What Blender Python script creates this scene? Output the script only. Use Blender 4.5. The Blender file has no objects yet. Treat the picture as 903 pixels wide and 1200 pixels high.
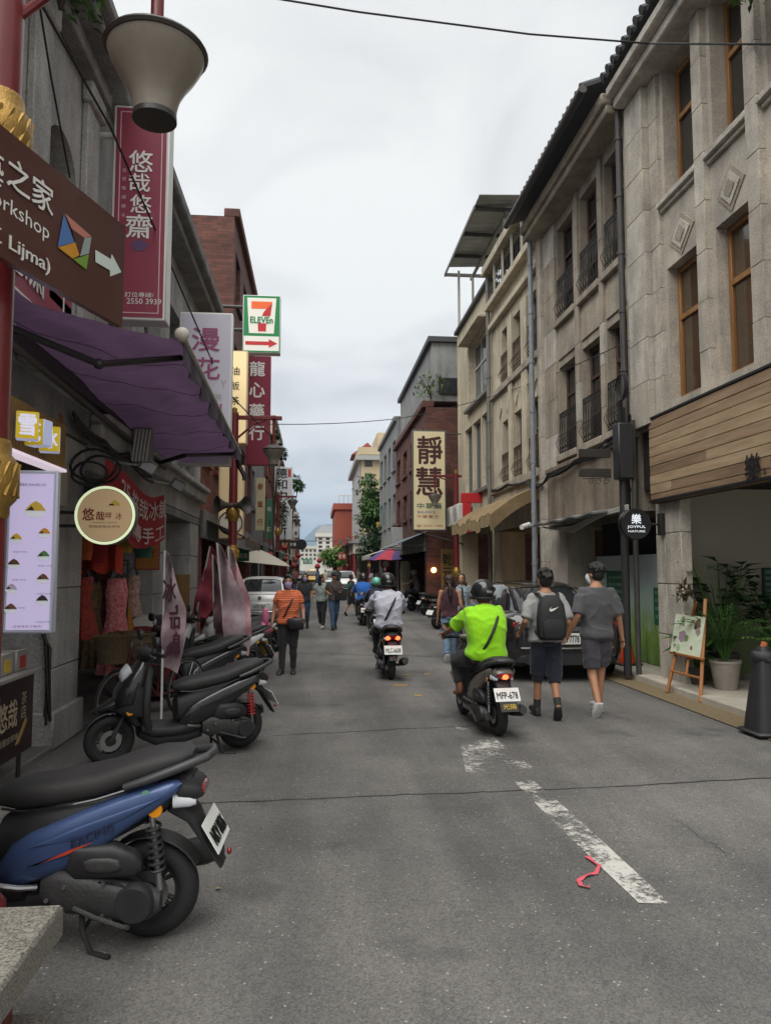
import bpy, bmesh, math, random
from math import sin, cos, pi, radians, sqrt, atan2
from mathutils import Vector, Matrix, noise
random.seed(7)
sc = bpy.context.scene
COL = sc.collection
V = Vector
# ------------------------------------------------------------------ camera
F, CX, CY, CAMH = 867.0, 451.5, 600.0, 1.65
YAW, PITCH = radians(5.37), radians(4.42)
cd = bpy.data.cameras.new('camera'); cd.sensor_fit = 'VERTICAL'; cd.sensor_height = 36
cd.lens = 36 * F / 1200; cd.clip_start = .05; cd.clip_end = 30000
cam = bpy.data.objects.new('camera', cd); COL.objects.link(cam)
cam.location = (0, 0, CAMH); cam.rotation_euler = (pi / 2 + PITCH, 0, -YAW); sc.camera = cam
# ------------------------------------------------------------------ world: overcast sky
SUN_EL, SUN_ROT = radians(64), radians(215)
w = bpy.data.worlds.new('World'); sc.world = w; w.use_nodes = True
nt = w.node_tree; nt.nodes.clear()
def N(nt, t, **k):
    n = nt.nodes.new(t)
    for a, b in k.items():
        if a == 'i':
            for q, v in b.items(): n.inputs[q].default_value = v
        else: setattr(n, a, b)
    return n
out = N(nt, 'ShaderNodeOutputWorld'); bg = N(nt, 'ShaderNodeBackground')
sky = N(nt, 'ShaderNodeTexSky', sky_type='NISHITA', sun_disc=False, sun_elevation=SUN_EL, sun_rotation=SUN_ROT)
sky.air_density = 1; sky.dust_density = 3
tc = N(nt, 'ShaderNodeTexCoord'); sep = N(nt, 'ShaderNodeSeparateXYZ'); nt.links.new(tc.outputs['Generated'], sep.inputs[0])
zz = N(nt, 'ShaderNodeMath', operation='ADD', i={1: .22}); zm = N(nt, 'ShaderNodeMath', operation='MAXIMUM', i={1: .12})
nt.links.new(sep.outputs[2], zz.inputs[0]); nt.links.new(zz.outputs[0], zm.inputs[0])
dv = N(nt, 'ShaderNodeVectorMath', operation='DIVIDE'); cmb = N(nt, 'ShaderNodeCombineXYZ')
for i in range(3): nt.links.new(zm.outputs[0], cmb.inputs[i])
nt.links.new(tc.outputs['Generated'], dv.inputs[0]); nt.links.new(cmb.outputs[0], dv.inputs[1])
n1 = N(nt, 'ShaderNodeTexNoise', i={'Scale': 2.1, 'Detail': 7, 'Roughness': .52, 'Distortion': .8})
n2 = N(nt, 'ShaderNodeTexNoise', i={'Scale': .55, 'Detail': 3, 'Roughness': .5})
nt.links.new(dv.outputs[0], n1.inputs['Vector']); nt.links.new(dv.outputs[0], n2.inputs['Vector'])
ad = N(nt, 'ShaderNodeMath', operation='MULTIPLY_ADD', i={1: .55}); nt.links.new(n1.outputs[0], ad.inputs[0])
h2 = N(nt, 'ShaderNodeMath', operation='MULTIPLY', i={1: .45}); nt.links.new(n2.outputs[0], h2.inputs[0]); nt.links.new(h2.outputs[0], ad.inputs[2])
cr = N(nt, 'ShaderNodeValToRGB'); cr.color_ramp.elements[0].position = .39; cr.color_ramp.elements[0].color = (1.84, 1.83, 1.78, 1)
cr.color_ramp.elements[1].position = .62; cr.color_ramp.elements[1].color = (3.14, 3.12, 2.98, 1)
e = cr.color_ramp.elements.new(.52); e.color = (2.66, 2.64, 2.54, 1)
nt.links.new(ad.outputs[0], cr.inputs[0])
mx = N(nt, 'ShaderNodeMix', data_type='RGBA', i={0: .95}); nt.links.new(sky.outputs[0], mx.inputs[6]); nt.links.new(cr.outputs[0], mx.inputs[7])
nt.links.new(mx.outputs[2], bg.inputs[0]); bg.inputs[1].default_value = .1
nt.links.new(bg.outputs[0], out.inputs[0])
sl = bpy.data.lights.new('sun', 'SUN'); sl.energy = 1.5; sl.angle = radians(70); sl.color = (1, .975, .94)
so = bpy.data.objects.new('sun', sl); COL.objects.link(so)
so.rotation_euler = (-V((sin(SUN_ROT) * cos(SUN_EL), cos(SUN_ROT) * cos(SUN_EL), sin(SUN_EL)))).to_track_quat('-Z', 'Y').to_euler()
sc.view_settings.view_transform = 'Standard'; sc.view_settings.look = 'None'
sc.view_settings.exposure = 1.7; sc.view_settings.gamma = 1; sc.view_settings.use_curve_mapping = False
sc.render.engine = 'CYCLES'; sc.cycles.use_denoising = True; sc.cycles.max_bounces = 6
try: sc.cycles.denoiser = 'OPENIMAGEDENOISE'
except Exception: pass
# ------------------------------------------------------------------ photograph survey: sight lines to points with a real distance
fw = V((sin(YAW) * cos(PITCH), cos(YAW) * cos(PITCH), sin(PITCH))); rt = V((cos(YAW), -sin(YAW), 0)); up_ = rt.cross(fw)
C0 = V((0, 0, CAMH))
def ray(px, py): return fw + rt * ((px - CX) / F) + up_ * ((CY - py) / F)
def atY(px, py, Y): d = ray(px, py); return C0 + d * (Y / d.y)
def atX(px, py, X): d = ray(px, py); return C0 + d * (X / d.x)
def atZ(px, py, z=0): d = ray(px, py); return C0 + d * ((z - CAMH) / d.z)
# ------------------------------------------------------------------ colours and materials
def atP(px, py, P, n): d = ray(px, py); return C0 + d * ((V(P) - C0).dot(n) / d.dot(n))
def lin(c): c /= 255.; return c / 12.92 if c <= .04045 else ((c + .055) / 1.055) ** 2.4
def H(s): return tuple(lin(int(s[i:i + 2], 16)) for i in (0, 2, 4))
MATS = {}
def mat(name, col, rough=.6, metal=0, var=0, vs=3, bump=0, bs=60, streak=0, col2=None, emit=0, ecol=None, alpha=1, coat=0, spec=.5, sheen=0, trans=0, ior=1.45, subs=0, stretch=None, dist=.02):
    if name in MATS: return MATS[name]
    if isinstance(col, str): col = H(col)
    if isinstance(col2, str): col2 = H(col2)
    m = bpy.data.materials.new(name); m.use_nodes = True; t = m.node_tree
    b = t.nodes['Principled BSDF']
    b.inputs['Base Color'].default_value = (*col, 1); b.inputs['Roughness'].default_value = rough; b.inputs['Metallic'].default_value = metal
    b.inputs['Coat Weight'].default_value = coat; b.inputs['Specular IOR Level'].default_value = spec
    b.inputs['Transmission Weight'].default_value = trans; b.inputs['IOR'].default_value = ior; b.inputs['Alpha'].default_value = alpha
    b.inputs['Sheen Weight'].default_value = sheen
    if subs: b.inputs['Subsurface Weight'].default_value = subs; b.inputs['Subsurface Radius'].default_value = (.01, .004, .002)
    if emit:
        b.inputs['Emission Strength'].default_value = emit; b.inputs['Emission Color'].default_value = (*(ecol or col), 1)
    if var or bump or streak:
        g = N(t, 'ShaderNodeTexCoord')
        src = g.outputs['Object']
        if stretch:
            mp = N(t, 'ShaderNodeMapping'); mp.inputs['Scale'].default_value = stretch; t.links.new(src, mp.inputs[0]); src = mp.outputs[0]
    if var or streak:
        n = N(t, 'ShaderNodeTexNoise', i={'Scale': vs, 'Detail': 6, 'Roughness': .62}); t.links.new(src, n.inputs['Vector'])
        r = N(t, 'ShaderNodeValToRGB'); r.color_ramp.elements[0].position = .3; r.color_ramp.elements[1].position = .72
        c2 = col2 or tuple(c * (1 - var) for c in col)
        c3 = col if col2 else tuple(min(1, c * (1 + var * .5)) for c in col)
        r.color_ramp.elements[0].color = (*c2, 1); r.color_ramp.elements[1].color = (*c3, 1)
        t.links.new(n.outputs[0], r.inputs[0]); last = r.outputs[0]
        if streak:
            mp = N(t, 'ShaderNodeMapping'); mp.inputs['Scale'].default_value = (2.4, 2.4, .5); t.links.new(g.outputs['Object'], mp.inputs[0])
            n3 = N(t, 'ShaderNodeTexNoise', i={'Scale': 1.3, 'Detail': 7, 'Roughness': .65}); t.links.new(mp.outputs[0], n3.inputs['Vector'])
            r3 = N(t, 'ShaderNodeValToRGB'); r3.color_ramp.elements[0].position = .3; r3.color_ramp.elements[1].position = .62
            d = 1 - streak; r3.color_ramp.elements[0].color = (d * .95, d * .95, d, 1); r3.color_ramp.elements[1].color = (1, 1, 1, 1)
            t.links.new(n3.outputs[0], r3.inputs[0])
            x = N(t, 'ShaderNodeMix', data_type='RGBA', blend_type='MULTIPLY', i={0: 1}); t.links.new(last, x.inputs[6]); t.links.new(r3.outputs[0], x.inputs[7]); last = x.outputs[2]
        t.links.new(last, b.inputs['Base Color'])
        if rough > .25 and not metal:
            rm = N(t, 'ShaderNodeMapRange', i={3: max(.05, rough - .12), 4: min(1, rough + .12)}); t.links.new(n.outputs[0], rm.inputs[0]); t.links.new(rm.outputs[0], b.inputs['Roughness'])
    if bump:
        n = N(t, 'ShaderNodeTexNoise', i={'Scale': bs, 'Detail': 5, 'Roughness': .6}); t.links.new(src, n.inputs['Vector'])
        if streak:
            sp_ = N(t, 'ShaderNodeMapRange', i={1: .35, 2: .65, 3: .78, 4: 1.14}); t.links.new(n.outputs[0], sp_.inputs[0]); x_ = N(t, 'ShaderNodeVectorMath', operation='SCALE'); t.links.new(last, x_.inputs[0]); t.links.new(sp_.outputs[0], x_.inputs[3]); t.links.new(x_.outputs[0], b.inputs['Base Color'])
        bp = N(t, 'ShaderNodeBump', i={'Strength': bump, 'Distance': dist}); t.links.new(n.outputs[0], bp.inputs['Height']); t.links.new(bp.outputs[0], b.inputs['Normal'])
    MATS[name] = m
    return m
def brickmat(name, c1, c2, mortar, sc_=4.5, rowh=.065, bw=.22, ax='xz', bump=.6):
    m = bpy.data.materials.new(name); m.use_nodes = True; t = m.node_tree; b = t.nodes['Principled BSDF']
    g = N(t, 'ShaderNodeTexCoord'); s = N(t, 'ShaderNodeSeparateXYZ'); t.links.new(g.outputs['Object'], s.inputs[0]); c = N(t, 'ShaderNodeCombineXYZ')
    a = N(t, 'ShaderNodeMath', operation='ADD'); t.links.new(s.outputs[0], a.inputs[0]); t.links.new(s.outputs[1], a.inputs[1])
    t.links.new(a.outputs[0], c.inputs[0]); t.links.new(s.outputs[2], c.inputs[1])
    k = N(t, 'ShaderNodeTexBrick', i={'Scale': 1, 'Mortar Size': rowh * .09, 'Brick Width': bw, 'Row Height': rowh, 'Bias': -.1, 'Color1': (*H(c1), 1), 'Color2': (*H(c2), 1), 'Mortar': (*H(mortar), 1)})
    t.links.new(c.outputs[0], k.inputs[0])
    n = N(t, 'ShaderNodeTexNoise', i={'Scale': 1.3, 'Detail': 5}); t.links.new(g.outputs['Object'], n.inputs['Vector'])
    r = N(t, 'ShaderNodeMapRange', i={1: .3, 2: .7, 3: .6, 4: 1.15}); t.links.new(n.outputs[0], r.inputs[0])
    x = N(t, 'ShaderNodeVectorMath', operation='SCALE'); t.links.new(k.outputs[0], x.inputs[0]); t.links.new(r.outputs[0], x.inputs[3]); t.links.new(x.outputs[0], b.inputs['Base Color'])
    b.inputs['Roughness'].default_value = .85
    bp = N(t, 'ShaderNodeBump', i={'Strength': bump, 'Distance': .01}); bp.invert = True; t.links.new(k.outputs['Fac'], bp.inputs['Height']); t.links.new(bp.outputs[0], b.inputs['Normal'])
    MATS[name] = m
    return m
# ------------------------------------------------------------------ mesh building
W = {}
def frame(d, upv=V((0, 0, 1))):
    d = d.normalized()
    if abs(d.dot(upv)) > .99: upv = V((1, 0, 0)) if abs(d.x) < .9 else V((0, 1, 0))
    s = d.cross(upv).normalized(); return s, s.cross(d).normalized()
class MB:
    def __init__(s): s.v = []; s.f = []; s.mi = []; s.m = 0; s.T = None
    def add(s, vs, fs):
        o = len(s.v)
        if s.T is not None: vs = [s.T @ V(p) for p in vs]
        s.v += [tuple(p) for p in vs]; s.f += [tuple(i + o for i in f) for f in fs]; s.mi += [s.m] * len(fs); return s
    def box(s, a, b, ch=0, M=None):
        x0, x1 = sorted((a[0], b[0])); y0, y1 = sorted((a[1], b[1])); z0, z1 = sorted((a[2], b[2]))
        ch = min(ch, .45 * min(x1 - x0, y1 - y0, z1 - z0))
        if ch <= 0:
            vs = [(x, y, z) for z in (z0, z1) for y in (y0, y1) for x in (x0, x1)]
            fs = [(0, 2, 3, 1), (4, 5, 7, 6), (0, 1, 5, 4), (2, 6, 7, 3), (0, 4, 6, 2), (1, 3, 7, 5)]
        else:
            bm = bmesh.new(); bmesh.ops.create_cube(bm, size=1)
            for q in bm.verts: q.co = V(((x0 + x1) / 2 + q.co.x * (x1 - x0), (y0 + y1) / 2 + q.co.y * (y1 - y0), (z0 + z1) / 2 + q.co.z * (z1 - z0)))
            bmesh.ops.bevel(bm, geom=bm.edges[:], offset=ch, segments=1, affect='EDGES')
            vs = [q.co.copy() for q in bm.verts]; bm.verts.index_update(); fs = [[q.index for q in f.verts] for f in bm.faces]; bm.free()
        if M is not None: vs = [M @ V(p) for p in vs]
        return s.add(vs, fs)
    def cbox(s, c, size, ch=0, M=None):
        c = V(c); h = V(size) / 2
        if M is None: return s.box(c - h, c + h, ch)
        return s.box(-h, h, ch, Matrix.Translation(c) @ M)
    def prism(s, poly, d):                     # poly: coplanar 3-D points, d: extrusion vector
        n = len(poly); d = V(d); vs = [V(p) for p in poly] + [V(p) + d for p in poly]
        return s.add(vs, [tuple(range(n))[::-1], tuple(range(n, 2 * n))] + [(i, (i + 1) % n, n + (i + 1) % n, n + i) for i in range(n)])
    def tube(s, pts, r, n=8, cap=True):
        pts = [V(p) for p in pts]; rs = r if isinstance(r, (list, tuple)) else [r] * len(pts); vs = []; fs = []
        pu = None
        for i, p in enumerate(pts):
            d = (pts[min(i + 1, len(pts) - 1)] - pts[max(i - 1, 0)])
            a, b = frame(d, pu if pu is not None else V((0, 0, 1)))
            pu = b if abs(d.normalized().dot(b)) < .95 else None
            vs += [p + (a * cos(2 * pi * k / n) + b * sin(2 * pi * k / n)) * rs[i] for k in range(n)]
        for i in range(len(pts) - 1):
            fs += [(i * n + k, i * n + (k + 1) % n, (i + 1) * n + (k + 1) % n, (i + 1) * n + k) for k in range(n)]
        if cap: fs += [tuple(range(n))[::-1], tuple(range((len(pts) - 1) * n, len(pts) * n))]
        return s.add(vs, fs)
    def lathe(s, prof, c=(0, 0, 0), ax=(0, 0, 1), n=24, closed=False):     # prof: (radius, height along ax)
        c = V(c); ax = V(ax).normalized(); a, b = frame(ax); vs = []; fs = []
        for r, h in prof: vs += [c + ax * h + (a * cos(2 * pi * k / n) + b * sin(2 * pi * k / n)) * r for k in range(n)]
        m = len(prof)
        for i in range(m if closed else m - 1):
            j = (i + 1) % m
            fs += [(i * n + k, i * n + (k + 1) % n, j * n + (k + 1) % n, j * n + k) for k in range(n)]
        if not closed:
            if prof[0][0] > 1e-4: fs.append(tuple(range(n))[::-1])
            if prof[-1][0] > 1e-4: fs.append(tuple(range((m - 1) * n, m * n)))
        return s.add(vs, fs)
    def loft(s, st, n=20, axis=None):          # st: (centre, half side, half up, exponent, side dir or None, up dir or None)
        vs = []; fs = []; cs = [V(q[0]) for q in st]
        for i, q in enumerate(st):
            d = cs[min(i + 1, len(st) - 1)] - cs[max(i - 1, 0)]
            if axis is not None: d = V(axis)
            a, b = frame(d)
            if len(q) > 4 and q[4] is not None: a = V(q[4])
            if len(q) > 5 and q[5] is not None: b = V(q[5])
            p = q[3] if len(q) > 3 and q[3] else 2
            for k in range(n):
                t = 2 * pi * k / n; x = cos(t); y = sin(t)
                x = math.copysign(abs(x) ** (2 / p), x); y = math.copysign(abs(y) ** (2 / p), y)
                vs.append(cs[i] + a * x * q[1] + b * y * q[2])
        for i in range(len(st) - 1): fs += [(i * n + k, i * n + (k + 1) % n, (i + 1) * n + (k + 1) % n, (i + 1) * n + k) for k in range(n)]
        fs += [tuple(range(n))[::-1], tuple(range((len(st) - 1) * n, len(st) * n))]
        return s.add(vs, fs)
    def ball(s, c, r, n=14, m=9, M=None):
        r = (r, r, r) if not isinstance(r, (tuple, list)) else r; c = V(c); vs = [V((0, 0, -1))]; fs = []
        for i in range(1, m):
            t = pi * i / m
            vs += [V((sin(t) * cos(2 * pi * k / n), sin(t) * sin(2 * pi * k / n), -cos(t))) for k in range(n)]
        vs.append(V((0, 0, 1))); L = len(vs) - 1
        vs = [V((p.x * r[0], p.y * r[1], p.z * r[2])) for p in vs]
        if M is not None: vs = [M @ p for p in vs]
        vs = [p + c for p in vs]
        fs += [(0, 1 + (k + 1) % n, 1 + k) for k in range(n)]
        for i in range(m - 2): fs += [(1 + i * n + k, 1 + i * n + (k + 1) % n, 1 + (i + 1) * n + (k + 1) % n, 1 + (i + 1) * n + k) for k in range(n)]
        fs += [(L, 1 + (m - 2) * n + k, 1 + (m - 2) * n + (k + 1) % n) for k in range(n)]
        return s.add(vs, fs)
    def rcone(s, p0, r0, p1, r1, n=12):        # capsule with two radii
        p0 = V(p0); p1 = V(p1); d = (p1 - p0).normalized(); st = []
        for k in range(5): t = -pi / 2 + pi / 2 * k / 4.; st.append((p0 + d * r0 * sin(t), max(r0 * cos(t), 1e-3)))
        for k in range(5): t = pi / 2 * k / 4.; st.append((p1 + d * r1 * sin(t), max(r1 * cos(t), 1e-3)))
        return s.tube([q[0] for q in st], [q[1] for q in st], n)
    def sheet(s, fn, nu, nv, th=0):            # fn(u, v) -> point, u, v in 0..1
        g = [[V(fn(i / nu, j / nv)) for j in range(nv + 1)] for i in range(nu + 1)]; vs = [p for r in g for p in r]
        k = nv + 1; fs = [(i * k + j, (i + 1) * k + j, (i + 1) * k + j + 1, i * k + j + 1) for i in range(nu) for j in range(nv)]
        if th:
            o = len(vs); nn = (g[nu][0] - g[0][0]).cross(g[0][nv] - g[0][0]).normalized() * th
            vs = vs + [p + nn for p in vs]; fs = fs + [tuple(q + o for q in f[::-1]) for f in fs]
            bd = [i * k for i in range(nu + 1)] + [nu * k + j for j in range(1, nv + 1)] + [i * k + nv for i in range(nu - 1, -1, -1)] + [j for j in range(nv - 1, 0, -1)]
            for a, b in zip(bd, bd[1:] + bd[:1]): fs.append((b, a, a + o, b + o))
        return s.add(vs, fs)
    def build(s, name, mats, parent=None, local=False, sharp=40, loc=None):
        me = bpy.data.meshes.new(name); vs = s.v
        if parent is None and not local:
            if loc is None and vs:
                xs = [p[0] for p in vs]; ys = [p[1] for p in vs]; zs = [p[2] for p in vs]
                loc = ((min(xs) + max(xs)) / 2, (min(ys) + max(ys)) / 2, min(zs))
            loc = V(loc); vs = [(p[0] - loc.x, p[1] - loc.y, p[2] - loc.z) for p in vs]
        me.from_pydata(vs, [], s.f)
        for m in (mats if isinstance(mats, (list, tuple)) else [mats]): me.materials.append(m)
        if max(s.mi or [0]) > 0: me.polygons.foreach_set('material_index', s.mi)
        me.validate(); 
        if sharp: me.shade_smooth(); me.set_sharp_from_angle(angle=radians(sharp))
        return link(name, me, parent, local, loc)
def link(name, me, parent=None, local=False, loc=None):
    o = bpy.data.objects.new(name, me); COL.objects.link(o)
    if parent is not None:
        o.parent = parent
        if local: W[o.name] = W[parent.name]
        else: o.matrix_parent_inverse = W[parent.name].inverted(); W[o.name] = Matrix.Identity(4)
    elif loc is not None: o.location = loc; W[o.name] = Matrix.Translation(loc)
    else: W[o.name] = Matrix.Identity(4)
    return o
def tag(o, label, cat, group=None, kind=None):
    if label: o['label'] = label
    if cat: o['category'] = cat
    if group: o['group'] = group
    if kind: o['kind'] = kind
    return o
def thing(name, label, cat, loc=(0, 0, 0), rz=0, group=None, rot=None):
    o = bpy.data.objects.new(name, None); COL.objects.link(o); o.empty_display_size = .2; o.location = loc; o.rotation_euler = rot or (0, 0, rz)
    W[o.name] = Matrix.Translation(loc) @ (o.rotation_euler.to_matrix().to_4x4()); return tag(o, label, cat, group)
# ------------------------------------------------------------------ lettering (Blender's own built-in font)
TC = {}
def glyphs(body, bold=0, res=2):
    k = (body, bold, res)
    if k not in TC:
        cu = bpy.data.curves.new('lettering', 'FONT'); cu.body = body; cu.resolution_u = res; cu.offset = bold
        o = bpy.data.objects.new('lettering', cu); me = o.to_mesh()
        vs = [p.co.copy() for p in me.vertices]; fs = [tuple(p.vertices) for p in me.polygons]; o.to_mesh_clear()
        bpy.data.objects.remove(o); bpy.data.curves.remove(cu); TC[k] = (vs, fs)
    return TC[k]
def write(mb, body, c, right, up, w, h, bold=0, shear=0, keep=False):
    vs, fs = glyphs(body)
    if not vs: return mb
    c = V(c); right = V(right).normalized(); up = V(up).normalized()
    x0 = min(p.x for p in vs); x1 = max(p.x for p in vs); y0 = min(p.y for p in vs); y1 = max(p.y for p in vs)
    sx = w / max(x1 - x0, 1e-6); sy = h / max(y1 - y0, 1e-6)
    if keep: sx = sy = min(sx, sy)
    nn = right.cross(up)
    for k, (ox, oy) in enumerate(((0, 0), (1, 0), (-1, 0), (0, 1), (0, -1))[:5 if bold else 1]):
      mb.add([c + nn * (.0012 * k) + (right * ox + up * oy) * (bold * h / (y1 - y0) * .9) + right * ((p.x - (x0 + x1) / 2) * sx + shear * (p.y - (y0 + y1) / 2) * sy) + up * ((p.y - (y0 + y1) / 2) * sy) for p in vs], fs)
    return mb
def write_v(mb, chars, top, right, up, size, step, bold=0, aspect=1):
    for i, ch in enumerate(chars):
        if ch.strip(): write(mb, ch, V(top) - V(up).normalized() * (step * (i + .5)), right, up, size * aspect, size, bold)
    return mb
# ================================================================== the setting
def structure(o): o['kind'] = 'structure'; return o
def asphalt():
    m = bpy.data.materials.new('asphalt'); m.use_nodes = True; t = m.node_tree; b = t.nodes['Principled BSDF']; L = t.links.new
    g = N(t, 'ShaderNodeNewGeometry').outputs['Position']
    n1 = N(t, 'ShaderNodeTexNoise', i={'Scale': .45, 'Detail': 8, 'Roughness': .62}); L(g, n1.inputs['Vector'])
    r1 = N(t, 'ShaderNodeValToRGB'); r1.color_ramp.elements[0].position = .3; r1.color_ramp.elements[1].position = .7
    r1.color_ramp.elements[0].color = (.07, .068, .064, 1); r1.color_ramp.elements[1].color = (.172, .164, .151, 1); L(n1.outputs[0], r1.inputs[0])
    mp = N(t, 'ShaderNodeMapping'); mp.inputs['Scale'].default_value = (1.6, .16, 1); L(g, mp.inputs[0])
    n4 = N(t, 'ShaderNodeTexNoise', i={'Scale': 1, 'Detail': 4}); L(mp.outputs[0], n4.inputs['Vector'])
    r4 = N(t, 'ShaderNodeMapRange', i={1: .32, 2: .7, 3: .62, 4: 1.16}); L(n4.outputs[0], r4.inputs[0])
    v = N(t, 'ShaderNodeTexVoronoi', i={'Scale': 120}); L(g, v.inputs['Vector'])
    rv = N(t, 'ShaderNodeMapRange', i={1: 0, 2: 1, 3: .6, 4: 1.5}); L(v.outputs['Color'], rv.inputs[0])
    w_ = N(t, 'ShaderNodeTexWhiteNoise'); v2 = N(t, 'ShaderNodeTexVoronoi', i={'Scale': 55}); L(g, v2.inputs['Vector']); L(v2.outputs['Color'], w_.inputs[0])
    gt = N(t, 'ShaderNodeMath', operation='GREATER_THAN', i={1: .955}); L(w_.outputs[0], gt.inputs[0])
    lt = N(t, 'ShaderNodeMath', operation='LESS_THAN', i={1: .3}); L(v2.outputs['Distance'], lt.inputs[0]); sp = N(t, 'ShaderNodeMath', operation='MULTIPLY'); L(gt.outputs[0], sp.inputs[0]); L(lt.outputs[0], sp.inputs[1])
    f = N(t, 'ShaderNodeMath', operation='MULTIPLY'); L(r4.outputs[0], f.inputs[0]); L(rv.outputs[0], f.inputs[1])
    x = N(t, 'ShaderNodeVectorMath', operation='SCALE'); L(r1.outputs[0], x.inputs[0]); L(f.outputs[0], x.inputs[3])
    x2 = N(t, 'ShaderNodeMix', data_type='RGBA', i={7: (.3, .29, .27, 1)}); L(sp.outputs[0], x2.inputs[0]); L(x.outputs[0], x2.inputs[6])
    # oil spots and repaired cracks
    n3 = N(t, 'ShaderNodeTexNoise', i={'Scale': 1.7, 'Detail': 3}); L(g, n3.inputs['Vector'])
    o3 = N(t, 'ShaderNodeMapRange', i={1: .6, 2: .72, 3: 0, 4: .5}); L(n3.outputs[0], o3.inputs[0])
    x3 = N(t, 'ShaderNodeMix', data_type='RGBA', i={7: (.04, .04, .04, 1)}); L(o3.outputs[0], x3.inputs[0]); L(x2.outputs[2], x3.inputs[6])
    wv = N(t, 'ShaderNodeTexNoise', i={'Scale': 1.1, 'Detail': 6}); L(g, wv.inputs['Vector'])
    ax = N(t, 'ShaderNodeMix', data_type='VECTOR', i={0: .12}); L(g, ax.inputs[4]); L(wv.outputs['Color'], ax.inputs[5])
    vc = N(t, 'ShaderNodeTexVoronoi', feature='DISTANCE_TO_EDGE', i={'Scale': .42}); L(ax.outputs[1], vc.inputs['Vector'])
    cm = N(t, 'ShaderNodeMapRange', i={1: .001, 2: .004, 3: .22, 4: 0}); L(vc.outputs['Distance'], cm.inputs[0])
    cn = N(t, 'ShaderNodeMapRange', i={1: .45, 2: .55, 3: 0, 4: 1}); L(n1.outputs[0], cn.inputs[0]); cc = N(t, 'ShaderNodeMath', operation='MULTIPLY'); L(cm.outputs[0], cc.inputs[0]); L(cn.outputs[0], cc.inputs[1])
    x4 = N(t, 'ShaderNodeMix', data_type='RGBA', i={7: (.03, .03, .03, 1)}); L(cc.outputs[0], x4.inputs[0]); L(x3.outputs[2], x4.inputs[6])
    L(x4.outputs[2], b.inputs['Base Color']); b.inputs['Roughness'].default_value = .82
    bp = N(t, 'ShaderNodeBump', i={'Strength': .55, 'Distance': .006}); L(v.outputs['Distance'], bp.inputs['Height']); L(bp.outputs[0], b.inputs['Normal'])
    MATS['asphalt'] = m; return m
ASPH = asphalt()
m = MB(); m.sheet(lambda u, v: (-9000 + 18000 * u, -200 + 18000 * v, -.03), 4, 4); structure(m.build('ground', mat('earth', (.16, .15, .13), .9, var=.3, vs=.02)))
m = MB(); m.sheet(lambda u, v: (-2.6 + 7.2 * u, -12 + 232 * v, 0), 4, 60); ROAD = structure(m.build('road', ASPH))
def strip(name, pts, wd, z, mt, parent=ROAD):          # a ribbon on the road through ground points
    m = MB(); vs = []; fs = []
    for i, p in enumerate(pts):
        d = (V(pts[min(i + 1, len(pts) - 1)]) - V(pts[max(i - 1, 0)])).normalized(); s = V((-d.y, d.x, 0)); ww = wd * random.uniform(.6, 1.3)
        vs += [V((p[0], p[1], z)) + s * ww / 2, V((p[0], p[1], z)) - s * ww / 2]
    m.add(vs, [(2 * i, 2 * i + 1, 2 * i + 3, 2 * i + 2) for i in range(len(pts) - 1)])
    return m.build(name, mt, parent, sharp=0)
def wob(a, b, n, amp):
    a = V(a); b = V(b); d = (b - a); s = V((-d.y, d.x, 0)).normalized()
    return [a + d * (i / n) + s * amp * (noise.noise(V((i * .35, a.x * 3, a.y))) + .4 * random.uniform(-1, 1)) for i in range(n + 1)]
TAR = mat('tar', (.04, .04, .039), .7)
strip('crack', wob(atZ(215, 942), atZ(720, 922), 40, .02), .014, .004, TAR)
strip('crack', wob(atZ(720, 922), atZ(930, 910), 20, .015), .02, .004, TAR)
strip('crack', wob(atZ(318, 862), atZ(560, 850), 30, .03), .014, .004, TAR)
strip('crack', wob(atZ(330, 765), atZ(520, 770), 20, .05), .03, .004, TAR)
strip('crack', wob(atZ(790, 960), atZ(850, 1000), 24, .03), .004, .004, TAR)
# worn road paint
def wornpaint(name, thr, col=(.5, .49, .45)):
    m = bpy.data.materials.new(name); m.use_nodes = True; t = m.node_tree; b = t.nodes['Principled BSDF']; L = t.links.new
    g = N(t, 'ShaderNodeNewGeometry').outputs['Position']
    n = N(t, 'ShaderNodeTexNoise', i={'Scale': 17, 'Detail': 10, 'Roughness': .82}); L(g, n.inputs['Vector'])
    n2 = N(t, 'ShaderNodeTexNoise', i={'Scale': 1.8, 'Detail': 2}); L(g, n2.inputs['Vector'])
    a = N(t, 'ShaderNodeMath', operation='MULTIPLY_ADD', i={1: .7}); L(n2.outputs[0], a.inputs[0]); L(n.outputs[0], a.inputs[2])
    r = N(t, 'ShaderNodeMapRange', i={1: thr - .03, 2: thr + .1, 3: 0, 4: .92}); L(a.outputs[0], r.inputs[0]); L(r.outputs[0], b.inputs['Alpha'])
    b.inputs['Base Color'].default_value = (*col, 1); b.inputs['Roughness'].default_value = .7; return m
for nm, thr, q in (('lane_marking', .86, [(602, 916), (624, 914), (672, 955), (650, 965)]), ('lane_marking', .8, [(650, 965), (672, 955), (785, 1059), (748, 1058)]),
                   ('lane_marking', .9, [(533, 850), (575, 862), (625, 900), (546, 906)])):
    m = MB(); m.add([atZ(x, y, .005) for x, y in q], [(0, 3, 2, 1)]); m.build(nm, wornpaint('worn_paint_%d' % int(thr * 100), thr), ROAD, sharp=0)
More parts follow.
